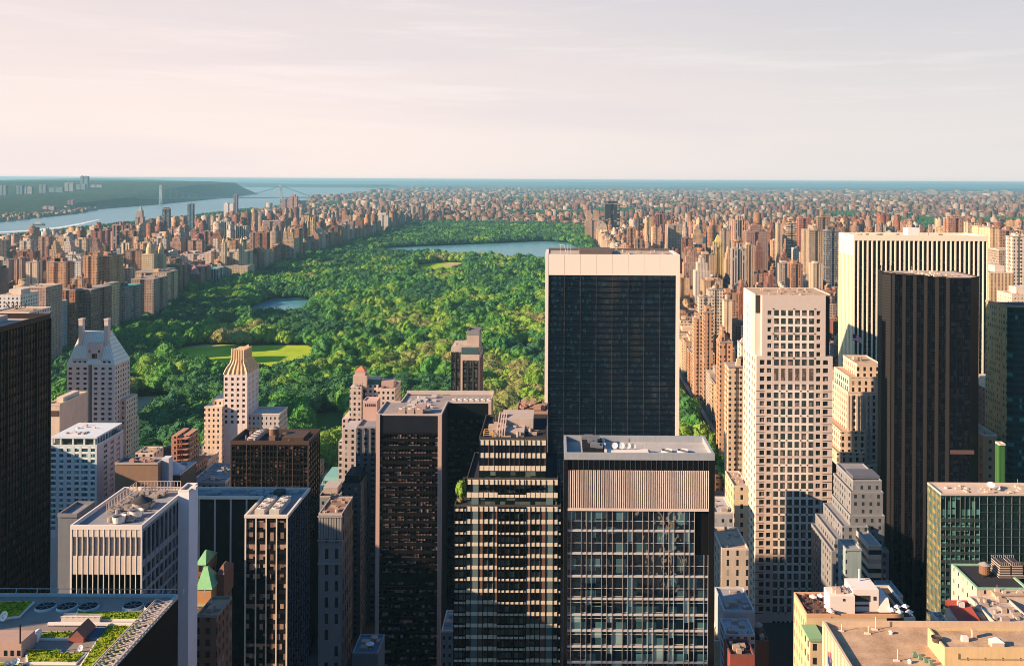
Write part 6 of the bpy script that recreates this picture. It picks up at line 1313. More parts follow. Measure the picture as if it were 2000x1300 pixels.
# museum wings
T = tower('red roofed museum wing behind the trees on the west edge', 325, 392, 522, 0, 2050, (.30, .16, .13), depth=60, roof=(.34, .12, .10))
mb = MB(); x0 = at(372, 515, 2040)[0]; mb.frus((x0, x0 + 18, 2032, 2050), at(372, 530, 2040)[1] - 6, (x0 + 7, x0 + 11, 2038, 2044), at(372, 518, 2040)[1]); link('gable_roof', mb, plain((.40, .22, .2)), T)
T = tower('white columned museum front with green roof on the west edge', 386, 426, 524, 0, 2120, (.46, .46, .48), bay=6, wf=.6, hf=1.0, depth=40, roof=(.22, .42, .38))
HERO_FAR = [(min(q[1] for q in [l]) , l[2], l[3], 0) for l in L]

# sign seen from behind, above the left black tower
T = thing('rooftop_sign', 'hotel name sign in dark letters seen from behind beyond the black tower', 'sign', (xof(32, 700), 700, zof(606, 700)))
cu = bpy.data.curves.new('letters', 'FONT'); cu.body = 'ESSEX'; cu.size = 5.6; cu.extrude = .18; cu.align_x = 'CENTER'; cu.space_character = 1.12; cu.materials.append(plain((.05, .05, .06)))
o = bpy.data.objects.new('tmp', cu); COL.objects.link(o); me = o.to_mesh().copy(); bpy.data.objects.remove(o); me.name = 'letters'; o = bpy.data.objects.new('letters', me); COL.objects.link(o); o.parent = T; o.rotation_euler = (R(90), 0, R(180)); o.location = (0, 0, -.2)
mb = MB(); X = xof(32, 700); Zs = zof(607, 700)
for k in range(8): mb.bar((X - 9 + k*2.6, 700.6, Zs - 2), (X - 9 + k*2.6, 700.6, Zs + 4), .12)
mb.bar((X - 9.5, 700.6, Zs + 2), (X + 9.5, 700.6, Zs + 2), .14); link('frame', mb, STEEL, T)
simple('pale block carrying the hotel sign beyond the black tower', -20, 57, 609, 690, 30, windowed((.46, .44, .42), 3.4, 3.6, .4, .5), seed=111, cl=3)
simple('white stepped block with balconies above the black tower', 0, 40, 575, 860, 30, windowed((.60, .56, .54), 4, 3.6, .4, .5), seed=112, pent=(.2, .8, 4))
simple('grey blue windowed block right of the black tower roof', 90, 112, 590, 1260, 26, windowed((.36, .38, .42), 3.2, 3.4, .45, .45), seed=113, roofm=GREYR)
simple('brown brick block on the park corner beyond the black tower', 40, 90, 560, 1200, 40, windowed((.38, .24, .19), 3.6, 3.6, .4, .5), seed=114)
# ---------------- ground, park, water ----------------
GX0, GX1, GY0, GY1 = -790.0, 140.0, 775.0, 4860.0
g_m, t = newmat('city ground'); g = t.node('ShaderNodeNewGeometry').outputs['Position']; x, y, z = t.sep(g)
vo = t.node('ShaderNodeTexVoronoi'); vo.inputs['Scale'].default_value = .022; t.l.new(g, vo.inputs['Vector'])
cell = t.sep(vo.outputs['Color'])[0]
town = t.ramp(cell, [(0, (.05, .055, .05)), (.35, (.10, .09, .08)), (.6, (.22, .17, .14)), (.85, (.36, .28, .23)), (1, (.5, .4, .33))])
wood = t.step(.47, .56, t.noise(g, .00035, 5, .6))
far = t.mix(wood, t.mix(t.step(.42, .6, t.noise(g, .004, 4, .7)), town, (.018, .045, .03)), (.012, .034, .022)); nf = t.step(7000, 14000, y)
pbsdf(t, t.mix(nf, (.055, .055, .058), far), .9, .1)
mb = MB(); RG = 46000; n = 96; mb.poly([(RG*math.cos(i*math.tau/n), RG*math.sin(i*math.tau/n), 0) for i in range(n)])
tag(link('ground', mb, g_m), kind='structure')
grass_m, t = newmat('park ground'); g = t.node('ShaderNodeNewGeometry').outputs['Position']
pbsdf(t, t.ramp(t.noise(g, .02, 5, .6), [(.3, (.018, .035, .012)), (.7, (.05, .08, .02))]), .95, .1)
mb = MB(); mb.box(GX0, GX1, GY0, GY1, 0, .15); tag(link('park_ground', mb, grass_m), kind='structure')
def flat(name, pts, z, m):
    mb = MB(); P = [(p[0], p[1], z) for p in pts]
    if sum(P[i][0]*P[(i+1) % len(P)][1] - P[(i+1) % len(P)][0]*P[i][1] for i in range(len(P))) < 0: P = P[::-1]
    mb.poly(P); return tag(link(name, mb, m), kind='structure')
def water(col, rough=.12, bump=.25, scale=.12):
    m, t = newmat('water'); g = t.node('ShaderNodeNewGeometry').outputs['Position']
    bp = t.node('ShaderNodeBump'); bp.inputs['Strength'].default_value = bump; bp.inputs['Distance'].default_value = .6; t.l.new(t.noise(g, scale, 4, .6), bp.inputs['Height'])
    big = t.noise(g, .002, 4, .6)
    pbsdf(t, t.mix(big, col, tuple(c*1.5 for c in col)), rough, .5, 0, bp.outputs[0]); return m
WAT = water((.07, .22, .235), .28)
def gpl(L_, z=.2): return [ground(px, py, z)[:2] for px, py in L_]
RES = gpl([(700,489),(760,483.5),(860,479),(960,475),(1060,470.5),(1110,474),(1135,486),(1140,504),(1090,514),(960,510),(850,502),(740,497)])
LAKE = gpl([(475,612),(500,594),(530,583),(575,581),(612,586),(612,604),(600,620),(560,630),(500,626)])
LAWN = gpl([(338,726),(332,700),(345,680),(400,672),(480,674),(600,674),(632,690),(630,712),(600,732),(545,736),(500,728),(420,732)])
GL = gpl([(800,532),(815,518),(850,512),(905,512),(912,524),(880,536),(840,540)])
BF = gpl([(238,830),(250,776),(345,770),(356,812),(310,830),(260,836)])
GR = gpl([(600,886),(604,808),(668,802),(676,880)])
flat('reservoir_water', RES, .22, WAT); flat('lake_water', LAKE, .22, WAT)
lawn_m, t = newmat('mown grass'); g = t.node('ShaderNodeNewGeometry').outputs['Position']
pbsdf(t, t.ramp(t.noise(g, .03, 5, .65), [(.3, (.26, .40, .02)), (.55, (.38, .50, .03)), (.8, (.50, .52, .08))]), .95, .05)
flat('meadow', LAWN, .24, lawn_m); flat('great_lawn', GL, .24, lawn_m); flat('ball_field', BF, .24, plain((.46, .34, .22), .95)); flat('painted_shade_lawn', GR, .24, plain((.07, .15, .03), .95))  # the last lawn's shade is put into its darker green
flat('sand_field', gpl([(862,517),(892,513),(905,516),(884,521)]), .28, plain((.50, .36, .24)))
flat('dirt_path', gpl([(365,679),(372,676),(430,674.5),(432,677)]), .28, plain((.45, .38, .30)))
# west river with its far shore
WS = [(-2350, 1500), (-2350, 4200), (-2380, 5600), (-2560, 8000), (-3000, 11000), (-3500, 14500), (-3900, 18500), (-4000, 26000)]
ES = [(-3150, 1500), (-3180, 5200), (-3380, 6400), (-3700, 7400), (-3850, 9000), (-4400, 12500), (-4980, 15300), (-6900, 19000), (-9000, 26000)]
RIV = water((.11, .22, .245), .32, .4, .05)
flat('river_water', WS + ES[::-1], .5, RIV)
mb = MB(); mb.quad((600, 2900, .55), (2400, 2900, .55), (2700, 4000, .55), (900, 3900, .55)); 
flat('east_river_water', [(1850, 2200), (2300, 2200), (2600, 3350), (3500, 3700), (3400, 3900), (1800, 3800), (1450, 4100), (1350, 3900)], .5, RIV)
def hmat(dark, light, sc_=.012):
    m, t = newmat('wooded slope'); g = t.node('ShaderNodeNewGeometry').outputs['Position']
    pbsdf(t, t.ramp(t.noise(g, sc_, 7, .75), [(.38, dark), (.62, light)]), .95, .05); return m
WOOD = hmat((.005, .016, .014), (.055, .095, .045), .02)
def shore(Y, P):
    for (a, ya_), (b, yb_) in zip(P[:-1], P[1:]):
        if ya_ <= Y <= yb_: return a + (b - a) * (Y - ya_) / (yb_ - ya_)
    return P[-1][0]
mb = MB(); Ys = list(np.arange(4400, 15301, 130)); prev = None
off = [0, 60, 160, 330, 700, 1100, 1600, 2600, 4200, 6500]
for k, Y in enumerate(Ys):
    X = shore(Y, ES); f = min(1, max(0, (Y - 5600) / 2600)); e = min(1, (15450 - Y) / 500)
    top = float(np.interp(Y, [4400, 7000, 9300, 11500, 14500], [60, 85, 112, 190, 208])) * max(.02, e) ** .5
    hh = [0, 8 + 14*f, 12 + 60*f, 20 + (top-20)*(.25 + .6*f), 40 + (top-40)*(.6 + .35*f), top*.96, top, top*1.02, top*.94, top*.9]
    row = []
    for j, o_ in enumerate(off):
        nn = noise.noise(Vector((X*.0012 - o_*.0012, Y*.0012, j))) * (0 if j == 0 else 9)
        row.append((X - o_, Y, max(.3, hh[j] * (1 if j else 0) + nn)))
    if prev:
        for j in range(len(off) - 1): mb.quad(prev[j], row[j], row[j+1], prev[j+1])
    prev = row
tag(link('palisade_hills', mb, WOOD, smooth=True), kind='structure')
mb = MB(); prev = None
for k in range(60):
    X = -21000 + k * 260; h_ = 60 + 165 * math.exp(-((X + 15500) / 4200) ** 2) * (1 - max(0, (X + 10500) / 5000) if X > -10500 else 1) + 10*noise.noise(Vector((X*.0006, 3, 0)))
    h_ = max(5, h_); row = [(X, 27000, 1), (X, 28500, h_*.8), (X, 31000, h_), (X, 33000, 1)]
    if prev:
        for j in range(3): mb.quad(prev[j], row[j], row[j+1], prev[j+1])
    prev = row
tag(link('far_hills', mb, WOOD, smooth=True), kind='structure')
# suspension bridge
T = thing('suspension_bridge', 'long suspension bridge crossing the river far away', 'bridge', (-3300, 9000, 0)); SB = plain((.30, .33, .35), .6)
P1, P2 = Vector((*at(314, 380, 8780)[:1], 8780, 0)), Vector((*at(548, 380, 9400)[:1], 9400, 0)); dr = (P2 - P1).normalized(); nrm = Vector((-dr.y, dr.x, 0))
for Pk, pyt in ((P1, 356), (P2, 357)):
    zt = 190; mb = MB()
    for s in (-20, 20):
        q = Pk + nrm * s; mb.frus((q.x-11, q.x+11, q.y-9, q.y+9), 0, (q.x-8, q.x+8, q.y-7, q.y+7), zt)
    for z in (55, 120, 180): mb.bar(tuple(Pk - nrm*20 + Vector((0,0,z))), tuple(Pk + nrm*20 + Vector((0,0,z))), 12)
    link('tower', mb, SB, T)
A, B = P1 - dr * 420, P2 + dr * 900
mb = MB(); mb.bar(tuple(A + Vector((0,0,66))), tuple(B + Vector((0,0,60))), 8); link('deck', mb, SB, T)
for s in (-18, 18):
    mb = MB(); pts = []
    for k in range(41):
        f = k / 40; q = P1.lerp(P2, f) + nrm*s; q.z = 72 + 112 * (2*f - 1) ** 2; pts.append(q)
    pts = [A + nrm*s + Vector((0,0,70))] + pts + [P2 + dr*330 + nrm*s + Vector((0,0,66))]
    for a, b in zip(pts[:-1], pts[1:]): mb.bar(tuple(a), tuple(b), 2.4)
    for q in pts[2:-2:2]: mb.bar((q.x, q.y, 66), tuple(q), .8)
    link('cable', mb, SB, T)
X, Y, _ = ground(76, 440, .6)
T = thing('ferry_boat', 'dark ferry boat crossing the river at the left', 'boat', (X, Y, .6)); mb = MB(); mb.frus((X-28, X+28, Y-8, Y+8), .6, (X-32, X+32, Y-9, Y+9), 8); link('hull', mb, plain((.08, .07, .07)), T)
mb = MB(); mb.box(X-22, X+20, Y-7, Y+7, 8, 14); mb.box(X-4, X+8, Y-5, Y+5, 14, 18); link('cabin', mb, plain((.45, .40, .36)), T)
mb = MB(); w_ = [ground(px, py, .62) for px, py in ((0, 452.6), (60, 449), (120, 442.5), (165, 434), (195, 427.5), (193, 429.3), (160, 438), (115, 446), (60, 451.5), (0, 454.6))]
mb.poly([(a, b, .75) for a, b, c in w_][::-1]); tag(link('boat_wake', mb, plain((.72, .74, .74))), kind='structure')

# ---------------- buildings of the city at large ----------------
rg = np.random.default_rng(11)
COLS = [(.42,.23,.13),(.30,.13,.075),(.55,.37,.22),(.47,.38,.30),(.33,.18,.11),(.60,.46,.31),(.24,.11,.08),(.46,.27,.19),(.64,.54,.44),(.34,.22,.16)]
CNAME = ['tan brick','red brown brick','yellow brick','grey stone','brown brick','cream stone','dark russet brick','pinkish brick','white washed','brown grey brick']
cand = []     # (x0,x1,y0,y1,h,colour index,top form)
def hero_hidden(x0, x1, y, h):
    px, py = proj((x0+x1)/2, y, h*.8)
    if px < -15 or px > 2015 or py > 1300: return True
    return any(a < px < b and c < py < d_ for a, b, c, d_ in HERO)
def lots(xa, xb, Y0, Y1, step, lot, hfun, rows=2, colr=None):
    y = Y0
    while y < Y1:
        dep = (step - 17) / rows
        for r_ in range(rows):
            x = xa
            while x < xb - lot*.5:
                wd = lot * rg.uniform(.6, 1.5); wd = min(wd, xb - x); h = hfun(x + wd/2, y)
                if h > 4 and rg.random() > .05:
                    y0 = y + r_*dep + .3; ci = int(rg.integers(0, 10)) if colr is None else int(rg.choice(colr))
                    cand.append((x + .3, x + wd - .3, y0, y0 + dep*rg.uniform(.8, .97), h, ci, rg.random()))
                x += wd
        y += step
def avx(x, aves, w_=26): return min(abs(x - a) for a in aves)
WA = [-815, -1075, -1330, -1600, -1850, -2090]
def h_west(x, y):
    near = avx(x, WA) < 36; b = rg.uniform(16, 30) if not near else rg.uniform(34, 66)
    if rg.random() < .10 * (1 if y < 5200 else .4): b = rg.uniform(62, 108)
    if x < -1560: b *= .72
    if x < -1840: b *= .8
    if y > 5200: b *= .75
    return b
for a, b in ((-1060, -820), (-1315, -1090), (-1585, -1345), (-1840, -1615), (-2080, -1865)): lots(a, b, 790, 7200, 80.5, 26, h_west)
lots(-2090 - 190, -2100, 3300, 7500, 160, 60, lambda x, y: rg.uniform(5, 12) if rg.random() < .3 else 0)
# front row along the west edge of the park
y = 1150.0
fr_w = []
while y < 4880:
    wd = rg.uniform(26, 56); h = rg.uniform(46, 68) if rg.random() < .72 else rg.uniform(76, 104)
    if y < 1330: h *= .9
    fr_w.append((-812 - rg.uniform(24, 40), -814, y, y + wd - 2, h, int(rg.choice([0,2,4,5,7,1])), rg.random())); y += wd + (14 if rg.random() < .4 else 1)
fr_e = []
y = 840.0
while y < 4880:
    wd = rg.uniform(26, 44); h = rg.uniform(44, 62) if rg.random() < .85 else rg.uniform(70, 95)
    fr_e.append((168, 168 + rg.uniform(28, 42), y, y + wd - 2, h, int(rg.choice([5,2,5,3,8,0])), rg.random())); y += wd + (14 if rg.random() < .45 else 1)
EA = [240, 385, 530, 680, 880, 1120, 1350]
def h_east(x, y):
    near = avx(x, EA) < 42; b = rg.uniform(16, 30) if not near else rg.uniform(34, 66)
    if rg.random() < .15: b = rg.uniform(66, 126)
    if y > 3900: b *= .55
    if y < 1000: b *= .8
    return b
for a, b in ((212, 374), (396, 520), (541, 668), (694, 868), (894, 1106), (1134, 1340), (1364, 1560), (1580, 1800)): lots(a, b, 790, 4900, 80.5, 22, h_east)
def h_far(x, y):
    s = shore(y, WS)
    if x < s + 60: return 0
    if 1400 < x < 1900 and 3700 < y < 4200: return 0
    pk = noise.noise(Vector((x*.0011, y*.0011, 5)))
    if pk > .33: return 0
    if rg.random() < .05: return rg.uniform(30, 58)
    return rg.uniform(8, 17) * (1.0 if rg.random() < .85 else 1.6)
lots(-2900, 5200, 4900, 8000, 86, 34, lambda x, y: h_far(x, y) if (x > -810 or y > 7300) and abs(x) < y*.62 and (x < 150 or y > 4560) else 0)
lots(1800, 2600, 2600, 4600, 86, 50, lambda x, y: rg.uniform(8, 26) if x < y*.55 and not (1850 < x < 2300 and y < 3900) and rg.random() < .7 else 0)
lots(-4500, 8000, 8000, 14000, 110, 52, lambda x, y: h_far(x, y)*1.1 if -.3*y < x < y*.56 else 0)
lots(-5000, 12000, 14000, 24000, 220, 90, lambda x, y: h_far(x, y)*1.25 if -.22*y < x < y*.56 and rg.random() < .6 else 0, rows=1)
for k in range(500):     # across the river: low riverside town
    Y = rg.uniform(4800, 7300); X = shore(Y, ES) - rg.uniform(15, 420) * (1 - (Y-4800)/3800)
    cand.append((X, X + rg.uniform(10, 26), Y, Y + 16, 14 + rg.uniform(6, 15), int(rg.choice([7, 4, 8, 3])), 0))
# housing slabs in groups on the plain
for k in range(70):
    cx_, cy_ = rg.uniform(-1200, 4200), rg.uniform(4700, 9500)
    if cx_ > cy_*.52: continue
    for q in range(int(rg.integers(3, 7))): X, Y = cx_ + rg.uniform(-160, 160), cy_ + rg.uniform(-120, 120); cand.append((X, X + rg.uniform(16, 30), Y, Y + 18, rg.uniform(38, 62), int(rg.choice([1, 6, 4, 7])), rg.random()))
# bits of midtown between the towers in front
for k in range(170):
    X, Y = rg.uniform(-420, 420), rg.uniform(620, 750); wd = rg.uniform(16, 30)
    if 125 < X < 175: continue
    cand.append((X, X + wd, Y, Y + wd, rg.uniform(14, 34), int(rg.integers(0, 10)), rg.random()))
cand += fr_w + fr_e
# landmark footprints stay free
feet = []
for o in COL.objects:
    if o.get('category') == 'building' and o.location.y > 700: feet.append((o.location.x, o.location.y))
feet = np.array(feet)
def occupied(c):
    cx_, cy_ = (c[0]+c[1])/2, (c[2]+c[3])/2
    d_ = np.hypot(feet[:, 0] - cx_, (feet[:, 1] - cy_)); return d_.min() < 21 + max(0, (c[4] - 40) * .25)
far_seen = [c for c in cand if not (c[2] < 6000 and occupied(c))]
def size(c):
    Y = c[2]; return (c[1]-c[0]) * (min(c[4], 40) + (c[4] > 60) * 30) / Y**2
vis = [c for c in far_seen if 800 < c[2] < 5600 and not hero_hidden(c[0], c[1], c[2], c[4])]
score = lambda c: size(c) * (1.6 if c in frs else 1) * (2.0 if c[4] > 62 else 1)
frs = set(fr_w + fr_e)
vis.sort(key=score, reverse=True); chosen = vis[:215]; cs = set(chosen)
MARKS = [(178, 500, 'twin topped tan slab'), (300, 480, 'twin spired yellow house'), (455, 480, 'turreted park house'), (190, 450, 'striped red brick tower'), (562, 450, 'twin peaked park house'), (604, 430, 'yellow stepped tower'),
         (748, 420, 'white rounded tower'), (1196, 410, 'black slab tower'), (1290, 430, 'russet striped tower'), (1402, 480, 'gold pyramid topped tower'), (1446, 440, 'russet cream striped tower'), (1418, 660, 'russet pyramid hotel'),
         (1390, 580, 'cream grid apartment pair'), (1545, 440, 'balconied tan tower'), (1600, 450, 'brown twin slabs'), (1870, 430, 'brown reddish tower'), (1942, 480, 'tall cream sunlit slab'), (1195, 490, 'travertine framed slab'), (110, 510, 'brown art deco block'), (440, 440, 'striped concrete slab')]
ORD = ['', 'second ', 'third ', 'fourth ', 'fifth ', 'sixth ', 'seventh ', 'eighth ', 'ninth ', 'tenth ', 'eleventh ', 'twelfth ']
seen_l = {}
def mk_label(c):
    px, py = proj((c[0]+c[1])/2, c[2], c[4]); mx = min(MARKS, key=lambda m: math.hypot(m[0]-px, (m[1]-py)*1.5))
    form = 'tower' if c[4] > 66 else ('apartment block' if c[4] > 36 else 'low house'); extra = ' with rooftop tank' if .25 < c[6] <= .6 and c[2] < 2600 else (' with stepped top' if c[6] > .6 else '')
    where = ('left of' if px < mx[0] - 6 else 'right of' if px > mx[0] + 6 else 'under') + ' the ' + mx[2]
    b = f'{CNAME[c[5]]} {form}{extra} '; k = (b, where); seen_l[k] = seen_l.get(k, 0) + 1; n_ = seen_l[k] - 1
    return (ORD[min(n_, 11)] + 'nearest ' + b + where).strip()
chosen.sort(key=lambda c: c[2])
MATS = [[windowed(tuple(q*.85 for q in c), bay, fl, .42, hf, seed=s) for bay, fl, hf, s in ((3.6, 3.5, .5, .1), (4.4, 4.2, .55, .4), (5.2, 3.6, .5, .7))] for c in COLS]
RM = [asphalt_roof(c) for c in ((.30, .25, .22), (.42, .34, .28), (.16, .14, .14), (.36, .22, .17))]; TK = plain((.14, .08, .05), .9)
for i, c in enumerate(chosen):
    x0, x1, y0, y1, h, ci, tp = c; cx_, cy_ = (x0+x1)/2, (y0+y1)/2
    T = thing('apartment_building', mk_label(c), 'building', (cx_, cy_, 0), 'apartment buildings around the park')
    mb = MB()
    if tp > .6 and h > 30:
        mb.box(x0, x1, y0, y1, 0, h*.82); k_ = (x1-x0)*.16; mb.box(x0 + k_, x1 - k_, y0 + k_, y1 - k_, h*.82, h*.93); mb.box(x0 + 2*k_, x1 - 2*k_, y0 + 2*k_, y1 - 2*k_, h*.93, h); zt = h; ins = 2*k_
    elif (y1 - y0) > 20 and h > 25:
        ya_, yb_ = y0 + (y1-y0)*.38, y0 + (y1-y0)*.62; e_ = x1 < 0; xm_, xn_ = x0 + (x1-x0)*.38, x0 + (x1-x0)*.62; zt = h; ins = 0
        mb.box(x0, xm_, y0, ya_, 0, h); mb.box(xm_, xn_, y0 + 2.5, ya_, 0, h); mb.box(xn_, x1, y0, ya_, 0, h)
        mb.box(x0 + (0 if e_ else 3), x1 - (3 if e_ else 0), ya_, yb_, 0, h); mb.box(x0, x1, yb_, y1, 0, h)
    else: mb.box(x0, x1, y0, y1, 0, h); zt = h; ins = 0
    link('wall', mb, MATS[ci][i % 3], T)
    mb = MB(); ring(mb, x0 + ins - .25, x1 - ins + .25, y0 + ins - .25, y1 - ins + .25, zt, zt + 1.0, .6); mb.box(x0 + ins + .35, x1 - ins - .35, y0 + ins + .35, y1 - ins - .35, zt, zt + .2); link('roof', mb, RM[i % 4], T)
    pw, pd = (x1-x0-2*ins)*.3, (y1-y0-2*ins)*.3; mb = MB(); mb.box(cx_ - pw, cx_ + pw*.3, cy_ - pd, cy_ + pd, zt + .2, zt + rg.uniform(3, 6)); mb.box(cx_ + pw*.5, cx_ + pw, cy_ - pd*.8, cy_ + pd*.2, zt + .2, zt + rg.uniform(1.5, 4)); link('penthouse', mb, MATS[(ci+3) % 10][2] if False else plain(COLS[ci]), T)
    if .25 < tp <= .6:
        mb = MB(); xx_, yy_ = cx_ + pw*1.3, cy_ + pd; mb.cyl(xx_, yy_, zt + 3, zt + 7, 2.1, 2.0, 10); mb.cyl(xx_, yy_, zt + 7, zt + 8.6, 2.3, .1, 10)
        for s in (-1, 1): mb.bar((xx_ + s*1.3, yy_, zt), (xx_ + s*1.3, yy_, zt + 3), .4)
        link('water_tank', mb, TK, T)
# everything beyond the buildings one can single out: one mass
rest = [c for c in far_seen if c not in cs and not (c[2] < 700 and hero_hidden(c[0], c[1], c[2], c[4]) and False)]
B_, C_ = [], []
for c in rest:
    x0, x1, y0, y1, h, ci, tp = c; col = np.array(COLS[ci]) * rg.uniform(.55, 1.15); col = np.clip(col.mean() + 1.2*(col - col.mean()), .01, 1)
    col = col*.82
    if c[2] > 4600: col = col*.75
    near = c[2] < 6000
    if near and h > 28 and tp > .55:
        B_.append((x0, x1, y0, y1, 0, h*.85)); C_.append(col); k_ = (x1-x0)*.2; B_.append((x0+k_, x1-k_, y0+k_, y1-k_, h*.85, h)); C_.append(col); x0, x1, y0, y1 = x0+k_, x1-k_, y0+k_, y1-k_
    else: B_.append((x0, x1, y0, y1, 0, h)); C_.append(col)
    if near:
        for q in range(3 if h > 25 else 1):
            w1, w2 = rg.uniform(1.5, (x1-x0)*.22 + 1.6), rg.uniform(1.5, (y1-y0)*.22 + 1.6); a, b = rg.uniform(x0+w1, x1-w1) if x1-x0 > 2*w1 else (x0+x1)/2, rg.uniform(y0+w2, y1-w2) if y1-y0 > 2*w2 else (y0+y1)/2
            B_.append((a-w1, a+w1, b-w2, b+w2, h, h + rg.uniform(1.5, 6))); C_.append(col * rg.uniform(.6, 1.3))
B_ = np.array(B_, dtype=np.float32); C_ = np.array(C_, dtype=np.float32); N = len(B_)
V = np.empty((N, 8, 3), np.float32)
for k, (ix, iy, iz) in enumerate(((0,2,4),(1,2,4),(1,3,4),(0,3,4),(0,2,5),(1,2,5),(1,3,5),(0,3,5))): V[:, k, 0] = B_[:, ix]; V[:, k, 1] = B_[:, iy]; V[:, k, 2] = B_[:, iz]
Fq = np.array([(4,5,6,7),(0,1,5,4),(1,2,6,5),(2,3,7,6),(3,0,4,7)], np.int32)
FI = (Fq[None] + (np.arange(N, dtype=np.int32) * 8)[:, None, None]).reshape(-1)
def raw_mesh(name, V, FI, npf, mat, kind='stuff'):
    me = bpy.data.meshes.new(name); nf = len(FI) // npf
    me.vertices.add(len(V)); me.vertices.foreach_set('co', V.reshape(-1)); me.loops.add(len(FI)); me.loops.foreach_set('vertex_index', FI)
    me.polygons.add(nf); me.polygons.foreach_set('loop_start', np.arange(nf, dtype=np.int32) * npf); me.polygons.foreach_set('loop_total', np.full(nf, npf, np.int32))
    me.update(calc_edges=True); me.materials.append(mat); o = bpy.data.objects.new(name, me); COL.objects.link(o); return tag(o, kind=kind), me
city_m, t = newmat('city masonry'); at_ = t.node('ShaderNodeAttribute'); at_.attribute_name = 'col'
c, mask, az, p = facade_core(t, at_.outputs['Color'], 4.6, 4.2, .44, .52, (.02, .02, .025), (.3, .26, .22), .12)
roofc = t.mix(.55, at_.outputs['Color'], t.ramp(t.noise(p, .03, 3, .8), [(.35, (.05, .045, .045)), (.5, (.16, .125, .105)), (.68, (.42, .33, .27))]))
pbsdf(t, t.mix(t.m('GREATER_THAN', az, .5), c, roofc), .85, .2)
o, me = raw_mesh('distant_city', V.reshape(-1, 3), FI, 4, city_m); o['label'] = 'mass of city blocks spreading to the horizon around the park'
ca = me.color_attributes.new('col', 'FLOAT_COLOR', 'FACE' if False else 'CORNER'); cc = np.ones((N, 20, 4), np.float32); cc[:, :, :3] = C_[:, None, :]; ca.data.foreach_set('color', cc.reshape(-1))
# towers across the river
def solve(p_, off_):
    Y = 4800.0
    while (p_ - CX)/F*Y > shore(Y, ES) - off_ and Y < 14000: Y += 25
    return Y
for k, (a, b, t_, Y) in enumerate(((0, 11, 362, 6500), (32, 43, 362, 6700), (44, 62, 365, 6700), (76, 89, 361, 6700), (96, 122, 366, 6900), (126, 143, 357, 6900), (149, 166, 360, 7000), (157, 171, 344, 7600), (177, 199, 361, 7200), (215, 224, 366, 7600), (83, 105, 403, 5500), (112, 131, 404, 5600), (132, 142, 391, 5700), (160, 172, 403, 6100))):
    Y = solve((a + b) / 2, 1150 if k < 10 else 160)
    tower(('leftmost', 'second', 'third', 'fourth', 'fifth', 'sixth', 'seventh', 'eighth and tallest', 'ninth', 'last')[k] + ' tower from the left on the wooded ridge across the river' if k < 10 else ('wide', 'white', 'tall slim', 'small cream')[k-10] + ' building on the far riverbank flats', a, b, t_, 0, Y, ((.20, .24, .26), (.16, .22, .25), (.30, .30, .30))[k % 3] if k < 10 else ((.40, .26, .24), (.62, .58, .52), (.30, .18, .18), (.66, .6, .52))[k-10], 7, 6, .4, .5, depth=40, group='towers across the river' if k < 10 else None)

# ---------------- trees ----------------
def crown_mesh(seed, shape):
    r = random.Random(seed); V, FC = [], []
    import bmesh
    bm = bmesh.new(); bmesh.ops.create_icosphere(bm, subdivisions=2, radius=1.0); base_v = [v.co.copy() for v in bm.verts]; base_f = [tuple(v.index for v in f.verts) for f in bm.faces]; bm.free()
    lobes = [(Vector((0, 0, .62)), .60)]
    for k in range(12):
        a = k * 2.4 + r.uniform(-.4, .4); rr = r.uniform(.35, .72); z = .30 + .62 * (1 - rr) * r.uniform(.7, 1.25) + r.uniform(-.08, .1)
        lobes.append((Vector((rr*math.cos(a), rr*math.sin(a), z)), r.uniform(.28, .44)))
    for q, (c, s) in enumerate(lobes):
        n0 = len(V)
        for v in base_v:
            d = 1 + .34 * noise.noise(v * 2.3 + c * 9 + Vector((seed, 0, 0))) + .16 * noise.noise(v * 6 + c * 5)
            p_ = c + Vector((v.x, v.y, v.z * .82)) * s * d; V.append((p_.x * shape[0], p_.y * shape[0], p_.z * shape[1]))
        FC += [tuple(n0 + i for i in f) for f in base_f]
        for k in range(120):        # sprays of leaves break the outline
            d = Vector((r.gauss(0, 1), r.gauss(0, 1), r.gauss(.35, 1))).normalized(); p_ = c + Vector((d.x, d.y, d.z*.82)) * s * r.uniform(.98, 1.24); e1 = d.orthogonal().normalized(); e2 = d.cross(e1)
            an = r.uniform(0, 6.28); u = (e1*math.cos(an) + e2*math.sin(an) + d*r.uniform(-.6, .6)) * r.uniform(.03, .065); w_ = (d*r.uniform(.2, 1) + e2*r.uniform(-.6, .6)) * r.uniform(.03, .06); n0 = len(V)
            for a in (p_ - u, p_ + w_*.8, p_ + u, p_ - w_*.8): V.append((a.x*shape[0], a.y*shape[0], a.z*shape[1]))
            FC.append((n0, n0+1, n0+2, n0+3))
    return V, FC
def leaf_mat(cols, name):
    m, t = newmat(name); oi = t.node('ShaderNodeObjectInfo'); g = t.node('ShaderNodeNewGeometry').outputs['Position']
    ra = t.ramp(oi.outputs['Random'], [(i / (len(cols)-1), c) for i, c in enumerate(cols)])
    n1 = t.noise(g, .55, 8, .8); f = t.m('MULTIPLY_ADD', n1, 2.9, -.27)
    b = pbsdf(t, t.mix(1.0, ra, t.comb(f, f, f), 'MULTIPLY'), .85, .12)
    return m
LM = [leaf_mat([(.026, .085, .030), (.040, .115, .032), (.028, .095, .046)], 'dark leaves'), leaf_mat([(.05, .165, .030), (.075, .19, .030), (.042, .145, .046)], 'green leaves'),
      leaf_mat([(.12, .225, .03), (.16, .25, .035), (.105, .20, .035)], 'yellow green leaves'), leaf_mat([(.17, .18, .06), (.16, .19, .05), (.19, .17, .065)], 'olive leaves')]
CM = []
